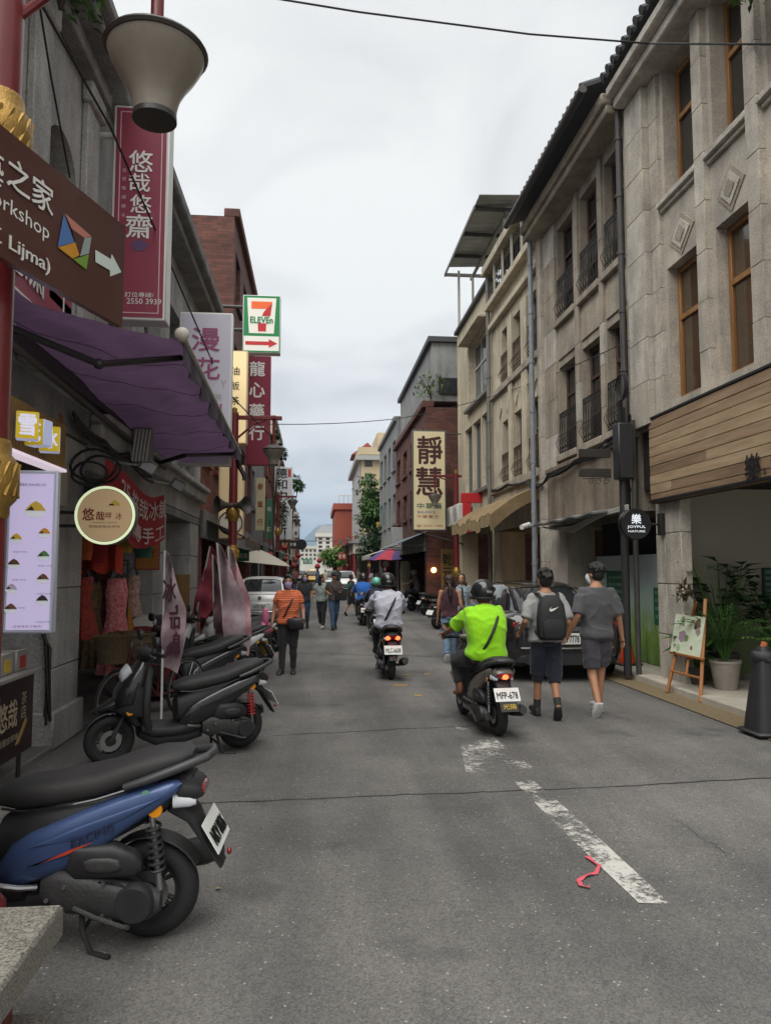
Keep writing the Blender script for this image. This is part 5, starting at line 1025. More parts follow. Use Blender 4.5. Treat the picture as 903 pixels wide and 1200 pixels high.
BLS = scooter('metallic blue parked scooter with long black seat beside the granite bench', rear_at(176, 1096), radians(177), BLUE, plate='NKV 8026', lean=radians(-3), size=.97, text=('RACING', mat('race_grey', '2b3146', .4)))
scooter('black parked scooter with red rear spring in front of the clothes shop', rear_at(281, 876), radians(206), CHAR, plate='EPX 2108', lean=radians(-3), size=.93, spring=mat('red_spring', 'a32020', .4), text=('', CHAR) if False else None)
# more parked scooters behind it
for lb, x, y, hd, bm, sm in (('dark scooter parked behind the purple striped flags', -1.1, 9.5, 215, CHAR, SEAT), ('pale green and black scooter parked among the red flags', -.95, 11.3, 200, WHT, SEAT),
                         ('white trimmed scooter parked behind the woman in orange', -.9, 13.4, 212, WHT, SEAT), ('black scooter parked just before the white car', -.8, 15.2, 200, CHAR, SEAT)):
    scooter(lb, (x, y, 0), radians(hd), bm, plate='', lean=radians(-3), detail=False, seatm=sm)
for lb, px, py, hd, bm in (('black scooter parked outside the herb shop', 498, 721, 20, CHAR), ('dark scooter parked at the brick corner with its seat to the street', 482, 716, 25, CHAR), ('red scooter parked on the right beside the long haired woman', 512, 737, 30, REDP), ('dark scooter parked under the blue grey canopy', 505, 712, 25, CHAR)):
    scooter(lb, rear_at(px, py), radians(hd), bm, detail=False, lean=radians(3))
# ridden scooters
RIDE = 'scooters being ridden up the street'
NS = scooter('silver brown scooter ridden by the person in neon green', rear_at(583, 862), radians(96), SILV, accent=SILV, plate='MFP-678', lit=1, stand=False, group=RIDE, plate2=True, detail=True, size=.9)
WS = scooter('black scooter with twin lit tail lamps under the white shirted rider', rear_at(458, 796), radians(91), CHAR, plate='MLC-6608', lit=2, stand=False, group=RIDE)
BS = scooter('dark scooter carrying the rider in a blue jacket', rear_at(427, 733), radians(92), CHAR, plate='NHA-2271', lit=1, stand=False, group=RIDE, detail=False)
GS = scooter('dark scooter carrying the rider in a mint helmet', rear_at(443, 752), radians(91), CHAR, lit=False, stand=False, group=RIDE, detail=False)
# ------------------------------------------------------------------ cars
def car(label, loc, heading, paint, glass, plate='', hatch=False, Lc=4.65, wd=.92, Hc=1.44, group=None, detail=True, light=None, taxi=False, plate_name='lettering'):
    c = thing('parked_car', label, 'car', loc, heading, group)
    def b(nm, m, mt, par=None): return m.build(nm, mt, par or c, local=True)
    st = [(0, .62, .42, .80), (.03, .78, .34, .90), (.10, .87, .24, .985), (.22, .90, .2, 1.02), (.6, .915, .19, 1.03 if not hatch else 1.0), (1.1, .92, .19, 1.0), (2.2, .92, .19, .985), (3.2, .92, .19, .97), (3.7, .915, .2, .90), (4.2, .89, .22, .82), (4.5, .82, .28, .72), (4.62, .7, .36, .62), (4.65, .5, .42, .56)]
    m = MB(); g_ = []
    for x, w_, zb, zt in st:
        x *= Lc / 4.65; w_ *= wd / .92; hz_ = zt - zb
        half = [(0, zt), (.55 * w_, zt - .004), (.85 * w_, zt - .02), (.965 * w_, zt - .075), (w_ * .985, zt - .17), (w_, zb + .5 * hz_), (w_ * .985, zb + .28 * hz_), (w_ * .95, zb + .06), (w_ * .8, zb), (0, zb)]
        g_.append([V((x, y, z)) for y, z in half] + [V((x, -y, z)) for y, z in half[-2:0:-1]])
    n = len(g_[0]); m.add([p for r in g_ for p in r], [(i * n + k, (i + 1) * n + k, (i + 1) * n + (k + 1) % n, i * n + (k + 1) % n) for i in range(len(g_) - 1) for k in range(n)] + [tuple(range(n)), tuple(range((len(g_) - 1) * n, len(g_) * n))[::-1]])
    b('body', m, paint)
    # cabin
    ca = ([(.18, .70, 1.0), (.45, .62, 1.30), (.75, .58, Hc - .02), (1.4, .58, Hc), (2.2, .575, Hc - .01), (2.6, .57, Hc - .07), (3.35, .66, 1.0)] if hatch else [(.45, .66, 1.0), (.75, .62, 1.17), (1.15, .575, 1.345), (1.6, .565, Hc - .01), (2.1, .565, Hc), (2.55, .56, Hc - .05), (3.35, .66, .99)])
    def sec(x, wt, zt, o=0):
        wb = .80 * wd / .92; zb = .96; w2 = wt * wd / .92; return [V((x, y, z)) for y, z in [(0, zt + .015 + o), (w2 * .6, zt + .008 + o), (w2 * .92 + o, zt - .02 + o * .7), (w2 + (wb - w2) * .15 + o, zt - .07 * min(1, (zt - zb) / .2)), (wb + o, zb)]]
    def grid(rows, cap=True):
        m = MB(); R_ = []
        for h in rows: R_.append(h + [V((p.x, -p.y, p.z)) for p in h[::-1][:]])
        n = len(R_[0]); m.add([p for r in R_ for p in r], [(i * n + k, (i + 1) * n + k, (i + 1) * n + k + 1, i * n + k + 1) for i in range(len(R_) - 1) for k in range(n - 1)]); return m
    rows = [sec(*q) for q in ca]
    b('windows', grid(rows), glass)
    k0 = 2 if hatch else 2
    rr = [sec(*q, .008)[:3] for q in ca[k0:6]]
    b('roof', grid([r for r in rr]), paint)
    for sg in (1, -1):                               # pillars and window trim
        for i, j in ((0, k0), (5, 6)):
            m = MB(); a_ = [sec(*q, .01)[2] for q in ca[i:j + 1]]; m.tube([V((p.x, sg * p.y, p.z)) for p in a_], .035, 6); b('pillar', m, paint)
        m = MB(); a_ = sec(1.5 if not hatch else 1.3, .57, Hc - .03, .01); m.tube([V((1.9, sg * a_[3].y, a_[3].z)), V((1.95, sg * a_[4].y, a_[4].z))], .03, 6); b('pillar', m, BLKG)
        if not hatch: m = MB(); m.add([V((.5, sg * .79, .985)), V((1.02, sg * .79, .985)), V((1.28, sg * .63, 1.31)), V((1.12, sg * .6, 1.34))], [(0, 1, 2, 3)]); b('quarter_panel', m, paint)
        # lamps
        m = MB(); m.loft([((.10, sg * .60, .83), .22, .055, 3, Y_, Z_), ((.035, sg * .61, .83), .19, .05, 3, Y_, Z_)], 18); b('tail_light', m, light or TAILR)
        m = MB(); m.loft([((.3, sg * .86, .84), .06, .05, 3, X_ * .9 + Y_ * 0, Z_), ((.25, sg * .905, .83), .16, .042, 3, X_, Z_)], 14); b('tail_light', m, light or TAILR)
        m = MB(); m.loft([((4.35, sg * .62, .66), .16, .05, 3, Y_, Z_), ((4.6, sg * .58, .64), .13, .04, 3, Y_, Z_)], 14); b('headlight', m, CLEAR)
        m = MB(); m.loft([((2.95, sg * .93, 1.02), .05, .04, 2.6, X_, Z_), ((2.95, sg * 1.04, 1.04), .07, .06, 2.6, X_, Z_), ((2.95, sg * 1.08, 1.04), .05, .045, 2.6, X_, Z_)], 12); b('door_mirror', m, paint)
        if detail:
            m = MB(); m.tube([(.08, sg * .52, .33), (.0, sg * .52, .325)], .045, 14); b('exhaust_tip', m, CHROME)
            m = MB(); m.box((1.0, sg * .918 * wd / .92, .78), (1.2, sg * .93 * wd / .92, .81), .004); b('door_handle', m, CHROME)
        for x in (.78, 3.68):
            m = MB(); m.lathe(torus_prof(.25, .075, .1, 14), (x, sg * .82 * wd / .92, .325), Y_, 32, closed=True); w_ = b('wheel', m, RUB)
            m = MB(); m.lathe([(.215, 0), (.2, sg * .02), (.0, sg * .03)], (x, sg * (.86 * wd / .92), .325), Y_, 24)
            for i in range(5): a = 2 * pi * i / 5; m.tube([V((x, sg * .895, .325)), V((x + .2 * cos(a), sg * .9, .325 + .2 * sin(a)))], .02, 6)
            b('rim', m, ALU, w_)
            m = MB(); m.lathe([(.0, 0), (.36, 0), (.36, .006), (0, .006)], (x, sg * (.917 * wd / .92 + (.0 if sg > 0 else -.006)), .335), Y_, 30); b('wheel_arch', m, BLKP)
    m = MB(); m.loft([((.1, 0, .33), .80, .10, 4, Y_, Z_), ((-.01, 0, .33), .66, .085, 4, Y_, Z_)], 24); b('rear_bumper', m, BLKP)
    zp = .63 if not hatch else .6
    m = MB(); m.box((-.03, -.33, zp - .1), (.07, .33, zp + .11), .02); b('plate_recess', m, paint)
    m = MB(); m.box((-.04, -.19, zp - .08), (-.032, .19, zp + .08), .004); o = b('number_plate', m, PLATE)
    if plate: k = MB(); write(k, plate, (-.043, 0, zp), V((0, -1, 0)), Z_, .33, .1, .012); b('lettering', k, INK, o)
    if detail:
        m = MB(); m.lathe([(0, 0), (.05, 0), (.05, .012), (0, .012)], (-.005, 0, .86), (-1, 0, 0), 20); b('badge', m, CHROME)
        m = MB(); m.tube([(.115, -.8, .955), (.075, -.5, .965), (.07, 0, .967), (.075, .5, .965), (.115, .8, .955)], .006, 5); b('boot_seam', m, BLKP)
        m = MB(); m.tube([(-.015, -.7, .5), (-.03, 0, .49), (-.015, .7, .5)], .012, 6); b('bumper_strip', m, CHROME)
    if taxi: m = MB(); m.box((1.8, -.2, Hc + .01), (1.95, .2, Hc + .13), .02); b('roof_light', m, emat('taxi_glow', 'e9d9a0', .2))
    return c
CARB = mat('car_black', (.02, .02, .021), .12, metal=.2, coat=.8); CARW = mat('car_white', 'd6d7d5', .25, coat=.7); CARG = mat('car_silver', '90949a', .3, metal=.5, coat=.6); CARY = mat('taxi_yellow', 'c79a26', .35, coat=.5)
CGL = mat('car_glass', (.02, .022, .024), .04, coat=.4)
p = atZ(668, 800); car('black sedan with white number plate parked before the green hoarding', (p.x - .02, p.y + .05, 0), radians(90), CARB, CGL, 'AMH·7778')
p = atZ(305, 737); car('white sedan parked along the left arcade', (-1.52, 20.6, 0), radians(90), CARW, CGL, 'AYB·3362', Hc=1.42)
for lb, px, Y, pm, tx in (('white car far up the street facing traffic', 404, 62, CARW, False), ('silver car waiting beyond the walking crowd', 388, 70, CARG, False), ('yellow taxi far away at the end of the street', 366, 85, CARY, True), ('dark car far down the middle of the street', 352, 95, CARB, False)):
    car(lb, (atY(px, 667, Y).x, Y, 0), radians(-90), pm, CGL, detail=False, taxi=tx, hatch=True, Hc=1.5)
# ================================================================== people
PEND = []
def skin(c): return mat('skin_' + c, c, .55, var=.08, vs=12, subs=.08)
HAIR = mat('black_hair', (.012, .011, .01), .45, bump=.5, bs=60, stretch=(3, 3, .4), var=.4, vs=30)
HAIRB = mat('dark_brown_hair', (.035, .022, .016), .45, bump=.5, bs=60, stretch=(3, 3, .35), var=.4, vs=30)
def cloth(name, c, c2=None, rough=.85): return mat(name, c, rough, var=.16, vs=5, bump=.3, bs=16, col2=c2, sheen=.15)
TW = [(-.04, .10, .085), (0, .145, .105), (.13, .165, .115), (.32, .142, .1), (.6, .16, .112), (.8, .172, .1), (.9, .135, .085), (.97, .075, .065), (1.04, .055, .055)]
def tw(t):
    for a, b in zip(TW, TW[1:]):
        if t <= b[0]: q = max(0, (t - a[0]) / (b[0] - a[0])); return a[1] + (b[1] - a[1]) * q, a[2] + (b[2] - a[2]) * q
    return TW[-1][1:]
STAND = dict(pel=(0, 0, .86), mid=(0, .01, 1.12), nk=(0, -.01, 1.46), hd=(0, .025, 1.60), sh=(.175, -.005, 1.395), el=(.225, -.03, 1.12), wr=(.235, .04, .88), hip=(.085, 0, .88), kn=(.095, .02, .48), an=(.095, -.03, .085), toe=(.105, .13, .03))
def walkpose(step=.28, arm=.2, lead=1):
    p = dict(STAND)
    for s, k in ((lead, 1), (-lead, -1)):
        r = 'R' if s > 0 else 'L'; x = .075 * s
        if k > 0: p['kn' + r] = (x * 1.05, step * .62, .50); p['an' + r] = (x, step, .09); p['toe' + r] = (x * 1.1, step + .15, .075)
        else: p['kn' + r] = (x * 1.05, -step * .15, .47); p['an' + r] = (x, -step * 1.05, .17); p['toe' + r] = (x * 1.1, -step * .75, .045)
        p['el' + r] = (.225 * s, -.03 - arm * .5 * k, 1.13); p['wr' + r] = (.235 * s, -.0 - arm * k, .90)
    return p
RIDEP = dict(pel=(0, -.02, .80), mid=(0, -.05, 1.05), nk=(0, .04, 1.37), hd=(0, .09, 1.51), sh=(.175, .03, 1.31), el=(.27, .26, 1.12), wr=(.30, .55, 1.05), hip=(.1, 0, .82), kn=(.17, .40, .74), an=(.15, .42, .40), toe=(.16, .58, .355))
def person(label, loc, rz, pose=STAND, h=1.7, sk='a9785c', top=None, bottom=None, shoes=None, hair='short', hairm=None, headyaw=0, headpitch=0, vox=.014, build=1.0, helmet=None, mask=None, sleeve=.75, leg=1.0, straps=(), fingers=True, eyes=True, cap=None, socks=None, sandal=False, hang=0, fit=1.0):
    s = h / 1.70
    p = thing('person', label, 'person', loc, rz)
    J = {}
    for k, v in pose.items():
        if k[-1] in 'RL' and k[:-1] in ('sh', 'el', 'wr', 'hip', 'kn', 'an', 'toe'): J[k] = V(v) * s
    for k in ('sh', 'el', 'wr', 'hip', 'kn', 'an', 'toe'):
        for r, sg in (('R', 1), ('L', -1)):
            if k + r not in J: v = pose[k]; J[k + r] = V((v[0] * sg, v[1], v[2])) * s
    for k in ('pel', 'mid', 'nk', 'hd'): J[k] = V(pose[k]) * s
    def spine(t):
        a, b, c = J['pel'], J['mid'] * 2 - (J['pel'] + J['nk']) / 2, J['nk']
        return a * (1 - t) ** 2 + b * 2 * t * (1 - t) + c * t * t
    sd0 = (J['hipR'] - J['hipL']).normalized(); sd1 = (J['shR'] - J['shL']).normalized()
    def torso(m, t0, t1, add, n=9, flare=0):
        st = []
        for i in range(n + 1):
            t = t0 + (t1 - t0) * i / n; a, d = tw(t); c = spine(t); tg = (spine(t + .02) - spine(t - .02)).normalized(); side = sd0.lerp(sd1, max(0, min(1, t))).normalized(); side = (side - tg * side.dot(tg)).normalized(); fr = side.cross(tg)
            fl = flare * max(0, 1 - i / 3.); st.append((c, (a * build + add + fl) * s, (d * (build * 1.15 - .15) + add + fl) * s, 2.3, side, fr))
        m.loft(st, 20)
    def limb(m, a, ra, b, rb): m.rcone(J[a], ra * s * build ** .5, J[b], rb * s * build ** .5)
    m = MB(); torso(m, -.02, 1.04, 0)
    Rh = Matrix.Rotation(headyaw, 4, 'Z') @ Matrix.Rotation(headpitch, 4, 'X')
    hp = lambda x, y, z: J['hd'] + (Rh @ V((x, y, z))) * s
    m.rcone(J['nk'] - V((0, 0, .03)) * s, .056 * s, J['hd'] + (Rh @ V((0, -.02, -.05))) * s, .05 * s)
    m.ball(hp(0, -.012, .03), tuple(q * s for q in (.076, .094, .088)), 16, 10, Rh.to_3x3()); m.ball(hp(0, .03, -.045), tuple(q * s for q in (.056, .06, .07)), 14, 9, Rh.to_3x3())
    m.rcone(hp(0, .088, .005), .011 * s, hp(0, .103, -.022), .016 * s, 8)
    for sg in (1, -1): m.ball(hp(sg * .078, -.01, -.01), tuple(q * s for q in (.012, .022, .032)), 8, 6, Rh.to_3x3())
    m.rcone(hp(-.02, .082, -.058), .011 * s, hp(.02, .082, -.058), .011 * s, 8)
    for r in 'RL':
        limb(m, 'sh' + r, .044, 'el' + r, .04); limb(m, 'el' + r, .039, 'wr' + r, .027)
        limb(m, 'hip' + r, .085, 'kn' + r, .055); limb(m, 'kn' + r, .054, 'an' + r, .036)
        d = (J['toe' + r] - J['an' + r]); m.rcone(J['an' + r] - V((0, 0, .03)) * s, .034 * s, J['toe' + r], .028 * s)
    fing = MB()
    for r, sg in (('R', 1), ('L', -1)):
        d = (J['wr' + r] - J['el' + r]).normalized(); q = J['wr' + r]; grip = pose is RIDEP or pose.get('grip')
        side = V((0, 1, 0)); side = (side - d * side.dot(d)).normalized() if abs(d.y) < .9 else V((sg, 0, 0)); pal = d.cross(side) * sg
        Mx = Matrix((side, pal, d)).transposed()
        m.ball(q + d * .045 * s, tuple(k * s for k in (.04, .019, .055)), 12, 8, Mx)
        if fingers:
            for i in range(4):
                b0 = q + (d * .08 + side * (.027 - .018 * i)) * s; L_ = (.07, .078, .074, .058)[i] * s; cv = -sg * pal
                if grip: a1 = b0 + (d * .3 - Z_ * .25) * L_; a2 = a1 + (-Z_ * .55 - d * .1) * L_; a3 = a2 + (-d * .45) * L_
                else: a1 = b0 + (d * .45) * L_ + cv * .004; a2 = a1 + (d * .32 + cv * .12) * L_; a3 = a2 + (d * .2 + cv * .16) * L_
                fing.tube([b0, a1, a2, a3], [.0095 * s, .009 * s, .0083 * s, .007 * s], 7)
            t0 = q + (d * .03 + side * .034) * s; fing.tube([t0, t0 + (side * .022 + d * .025) * s, t0 + (side * .028 + d * .055) * s], [.012 * s, .011 * s, .008 * s], 7)
    o = m.build('body', skin(sk), p, local=True); PEND.append((o, vox, 3, 0, fing))
    # clothing
    if top:
        m = MB(); torso(m, .04 - hang, 1.0, .02 * fit, 12, .012 * fit)
        for r in 'RL':
            if sleeve > 0:
                e_ = J['sh' + r].lerp(J['el' + r], min(1, sleeve)); m.ball(J['sh' + r] + (spine(.85) - J['sh' + r]) * .06 + V((0, 0, -.002)) * s, .066 * s * build ** .5, 12, 8); b0_ = J['sh' + r] + (spine(.85) - J['sh' + r]) * .35; m.tube([b0_ + (b0_ - e_) * .05, b0_, J['sh' + r].lerp(e_, .3), e_], [.03 * s, .062 * s * build ** .5, .064 * s * build ** .5 * fit ** .5, .062 * s * build ** .5 * fit ** .8], 14)
                if sleeve > 1: m.rcone(J['el' + r], .055 * s * build ** .5, J['el' + r].lerp(J['wr' + r], sleeve - 1), .042 * s)
        o = m.build('shirt', top, p, local=True); PEND.append((o, vox, 5, .008, None))
    if bottom:
        m = MB(); torso(m, -.05, .2, .02, 5)
        for r in 'RL':
            k1 = min(1, leg * 2); m.tube([J['hip' + r] + V((0, 0, .03)) * s, J['hip' + r].lerp(J['kn' + r], .3 * k1), J['hip' + r].lerp(J['kn' + r], k1)], [.09 * s * build ** .5, .1 * s * build ** .5, ((.098 - .022 * k1 + (.014 if leg < .7 else 0)) * s * build ** .5)], 14)
            if leg > .5: m.ball(J['kn' + r], .074 * s, 12, 8); m.tube([J['kn' + r], J['kn' + r].lerp(J['an' + r], (leg - .5) * 2)], [.073 * s, (.074 - .02 * (leg - .5) * 2) * s], 14)
        o = m.build('trousers' if leg > .7 else 'shorts', bottom, p, local=True); PEND.append((o, vox, 4, .006, None))
    if shoes:
        for r in 'RL':
            a = J['an' + r]; t = J['toe' + r]; d = (t - a); d.normalize(); hl = a + V((0, 0, -.035)) * s - d * .045 * s; upv = frame(d)[1]
            m = MB(); m.loft([(hl, .028 * s, .035 * s, 2.6), (hl + d * .02 * s, .04 * s, .05 * s, 2.6), (a.lerp(t, .35) + V((0, 0, -.012)) * s, .042 * s, .046 * s, 2.6), (a.lerp(t, .75), .048 * s, .036 * s, 2.8), (t + d * .04 * s, .044 * s, .026 * s, 2.8), (t + d * .075 * s, .022 * s, .014 * s, 2.5)], 16); o = m.build('shoe', shoes, p, local=True)
            m = MB(); z0 = -.034; dn = -upv; m.loft([(hl + dn * .036 * s - d * .004 * s, .034 * s, .011 * s, 4), (a.lerp(t, .35) + V((0, 0, -.012)) * s + dn * .044 * s, .044 * s, .011 * s, 4), (a.lerp(t, .75) + dn * .036 * s, .05 * s, .011 * s, 4), (t + d * .076 * s + dn * .016 * s, .03 * s, .009 * s, 4)], 14); m.build('sole', mat('sole_pale', 'b9b6b0', .7) if shoes.name != 'shoe_black' else BLKP, o, local=True)
    if socks:
        for r in 'RL': m = MB(); m.tube([J['an' + r].lerp(J['kn' + r], .02), J['an' + r].lerp(J['kn' + r], .28)], [.04 * s, .046 * s], 12); m.build('sock', socks, p, local=True)
    hm = hairm or HAIR
    if hair and not helmet:
        m = MB(); Mr = Rh.to_3x3()
        m.ball(hp(0, -.026, .048), tuple(q * s for q in (.085, .094, .086)), 18, 12, Mr); m.ball(hp(0, -.05, .0), tuple(q * s for q in (.08, .065, .085)), 16, 10, Mr)
        if hair == 'short' and vox < .016:
            for i in range(90): d = rv_(); d.z = d.z * .9 + .25; q_ = V((d.x * .088, -.028 + d.y * .097, .04 + d.z * .09)); (q_.y < .03 or q_.z > .085) and q_.z > -.075 and m.rcone(hp(*q_), .016 * s, hp(q_.x * 1.12, q_.y * 1.05 - .012, q_.z * 1.02 - .012), .006 * s, 6)
        if hair == 'curly':
            for i in range(40): a = random.uniform(0, 2 * pi); z = random.uniform(-.04, .12); rr = sqrt(max(0, .1 ** 2 - (z - .03) ** 2)); yy = rr * sin(a) - .02; (yy < .015 or z > .1) and m.ball(hp(rr * cos(a) * .95, yy, z), .03 * s, 8, 6)
        if hair == 'long':
            m.loft([(hp(0, -.05, .03), .088 * s, .055 * s, 2.3), (hp(0, -.07, -.1), .098 * s, .05 * s, 2.3), (hp(0, -.085, -.22), .11 * s, .045 * s, 2.3), (hp(.01, -.085, -.36), .095 * s, .04 * s, 2.3), (hp(.015, -.075, -.46), .05 * s, .025 * s, 2.2)], 18)
            for sg in (1, -1): m.loft([(hp(sg * .07, .0, .04), .022 * s, .05 * s, 2), (hp(sg * .088, .0, -.08), .022 * s, .045 * s, 2), (hp(sg * .095, .01, -.2), .02 * s, .035 * s, 2)], 10)
        o = m.build('hair', hm, p, local=True); PEND.append((o, max(.011, vox * .8), 2, .006 if hair != 'long' else .009, None))
    if eyes:
        for sg in (1, -1): m = MB(); m.ball(hp(sg * .031, .077, .012), tuple(q * s for q in (.015, .007, .0065)), 10, 6, Rh.to_3x3()); m.build('eye', mat('eye_dark', (.02, .015, .012), .2), p, local=True); m = MB(); m.rcone(hp(sg * .018, .082, .034), .004 * s, hp(sg * .048, .07, .036), .003 * s, 6); m.build('eyebrow', HAIR, p, local=True)
    if mask:
        m = MB(); m.loft([(hp(0, .068, .005), .05 * s, .035 * s, 2.2, Rh @ X_, Rh @ Y_), (hp(0, .07, -.03), .064 * s, .048 * s, 2.3, Rh @ X_, Rh @ Y_), (hp(0, .055, -.075), .06 * s, .05 * s, 2.3, Rh @ X_, Rh @ Y_), (hp(0, .045, -.11), .04 * s, .04 * s, 2.2, Rh @ X_, Rh @ Y_)], 18); m.build('face_mask', mask, p, local=True)
        for sg in (1, -1): m = MB(); m.tube([hp(sg * .055, .06, -.015), hp(sg * .08, .0, .01)], .002 * s, 4); m.build('mask_loop', mask, p, local=True)
    if cap:
        m = MB(); m.ball(hp(0, -.012, .055), tuple(q * s for q in (.09, .106, .082)), 18, 10, Rh.to_3x3()); m.loft([(hp(0, .05, .06), .07 * s, .012 * s, 2.5, Rh @ X_, Rh @ Z_), (hp(0, .13, .05), .06 * s, .008 * s, 2.5, Rh @ X_, Rh @ Z_), (hp(0, .16, .043), .03 * s, .005 * s, 2.5, Rh @ X_, Rh @ Z_)], 14); m.build('cap', cap, p, local=True)
    if helmet:
        m = MB(); st = []; Mr = Rh.to_3x3()
        m.ball(hp(0, -.015, .04), tuple(q * s for q in (.128, .148, .135)), 26, 16, Mr); m.v, m.f = cut_below(m.v, m.f, hp(0, 0, -.06).z); m.mi = [0] * len(m.f)
        m.loft([(hp(0, -.02, -.06), .127 * s, .135 * s, 2.2, Rh @ X_, Rh @ Y_), (hp(0, -.02, -.045), .129 * s, .14 * s, 2.2, Rh @ X_, Rh @ Y_)], 26); o = m.build('helmet', helmet, p, local=True)
        m = MB(); m.lathe([(.152 * s, -.012 * s), (.155 * s, 0), (.152 * s, .012 * s)], hp(0, -.02, -.04), Rh @ Z_, 26); m.v = [tuple(V(q)) for q in m.v]; m.build('helmet_rim', BLKP, o, local=True)
        m = MB(); m.ball(hp(0, .01, .025), tuple(q * s for q in (.126, .14, .085)), 22, 12, Mr); m.v, m.f = keep_front(m.v, m.f, hp(0, .045, 0), Rh @ Y_); m.mi = [0] * len(m.f); m.build('visor', mat('visor_smoke', (.02, .02, .022), .08), o, local=True)
        m = MB(); m.box((-.035 * s, -.004, -.012 * s), (.035 * s, .004, .012 * s), .002, Matrix.Translation(hp(0, -.164, .03)) @ Rh); m.build('helmet_vent', ALU, o, local=True)
    for sg, sm, rr in straps:
        m = MB(); P = []
        for i in range(41):
            a = 2 * pi * i / 40; t = .52 + .40 * cos(a); wd_, dp = tw(t); c = spine(t); tg = (spine(t + .02) - spine(t - .02)).normalized(); side = (sd0.lerp(sd1, t)); side = (side - tg * side.dot(tg)).normalized(); fr = side.cross(tg)
            P.append(c + side * (sg * cos(a) * .7 * wd_ * build + .0) * s + fr * sin(a) * (dp * (build * 1.15 - .15) * (1 - abs(.7 * cos(a)) ** 2.3) ** .43 + .024 * fit + .03) * s)
        m.tube(P, rr * s, 6); m.build('bag_strap', sm, p, local=True)
    p_joints[p.name] = (J, spine, s); return p
p_joints = {}
def rv_():
    while True:
        v = V((random.uniform(-1, 1), random.uniform(-1, 1), random.uniform(-1, 1)))
        if .1 < v.length < 1: return v.normalized()
def cut_below(vs, fs, z): return used(vs, [f for f in fs if sum(vs[i][2] for i in f) / len(f) > z])
def keep_front(vs, fs, c, d): return used(vs, [f for f in fs if (sum((V(vs[i]) for i in f), V()) / len(f) - c).dot(d) > 0])
def flush_people():
    for o, vx, it, amp, extra in PEND:
        md = o.modifiers.new('r', 'REMESH'); md.mode = 'VOXEL'; md.voxel_size = vx; md.use_smooth_shade = True
        sm_ = o.modifiers.new('s', 'SMOOTH'); sm_.factor = .5; sm_.iterations = it
    dg = bpy.context.evaluated_depsgraph_get(); new = []
    for o, vx, it, amp, extra in PEND:
        me = bpy.data.meshes.new_from_object(o.evaluated_get(dg)); new.append(me)
    for (o, vx, it, amp, extra), me in zip(PEND, new):
        o.modifiers.clear(); mt = o.data.materials[0]; nm = o.name; o.data = me
        if amp:
            sd = random.uniform(0, 50)
            for v in me.vertices:
                c = v.co; a = noise.noise(V((c.x * 9 + sd, c.y * 9, c.z * 5))) + .6 * noise.noise(V((c.x * 14 + c.z * 18, c.y * 14 + sd, c.z * 7))); v.co = c + v.normal * (a * .6 + 1.5 * (1 - abs(noise.noise(V((c.x * 5 + c.z * 4 + sd, c.y * 5, c.z * 6 - c.x * 3))))) ** 6 - .3) * amp
        if extra is not None and extra.v:
            vs = [tuple(v.co) for v in me.vertices]; fs = [tuple(q.vertices) for q in me.polygons]; k = len(vs); m2 = bpy.data.meshes.new('body'); m2.from_pydata(vs + extra.v, [], fs + [tuple(i + k for i in f) for f in extra.f]); o.data = m2; me = m2
        me.materials.clear(); me.materials.append(mt); me.shade_smooth()
def gpt(px, py): p = atZ(px, py); return V((p.x, p.y, 0))
# --- riders
def seat_pos(sc_): M_ = W[sc_.name]; q = M_ @ V((.36, 0, 0)); return (q.x, q.y, 0)
BLKH = mat('helmet_black', (.02, .02, .021), .22, coat=.5)
SHB = mat('shoe_black', (.02, .02, .02), .6); SHW = mat('shoe_white', 'c9cacb', .6, var=.2, vs=20)
rp = dict(RIDEP); rp.update(wrL=(-.30, .56, 1.03), elL=(-.30, .27, 1.10), anL=(-.20, .33, .40), toeL=(-.22, .48, .33), knL=(-.22, .43, .72), grip=True)
person('scooter rider in neon green shirt, black trousers and black helmet', seat_pos(NS), radians(6), rp, 1.56, '8a5d43', cloth('neon_green', '8fd414'), cloth('black_trousers', (.02, .02, .021)), None, helmet=BLKH, headyaw=radians(12), build=1.32, vox=.014, sleeve=.85, straps=((1, mat('strap_black', (.02, .02, .02), .7), .016),), eyes=False, leg=.9, fit=1.3)
for sg in (1, -1): pass
rp2 = dict(RIDEP); rp2.update(grip=True, sh=(.18, .03, 1.32))
person('scooter rider in white long sleeved shirt with dark cross-body bag', seat_pos(WS), radians(1), rp2, 1.61, '9a6f55', cloth('white_shirt', 'b9bac6', None, .8), cloth('black_trousers', (.02, .02, .021)), SHB, helmet=BLKH, build=1.26, sleeve=1.85, straps=((1, mat('strap_black', (.02, .02, .02), .7), .018),), eyes=False, fit=1.25)
person('scooter rider in bright blue hooded jacket', seat_pos(BS), radians(2), rp2, 1.55, '9a6f55', cloth('blue_jacket', '1f5fae'), cloth('grey_trousers', '333436'), SHB, helmet=BLKH, build=1.25, sleeve=1.9, eyes=False, vox=.02, fingers=False, fit=1.4)
person('scooter rider in navy top wearing a mint green helmet', seat_pos(GS), radians(1), rp2, 1.48, '9a6f55', cloth('navy_top', '2b2f45'), cloth('grey_trousers', '333436'), SHB, helmet=mat('helmet_mint', '5fae97', .3, coat=.4), build=1.0, sleeve=1.8, eyes=False, vox=.02, fingers=False)
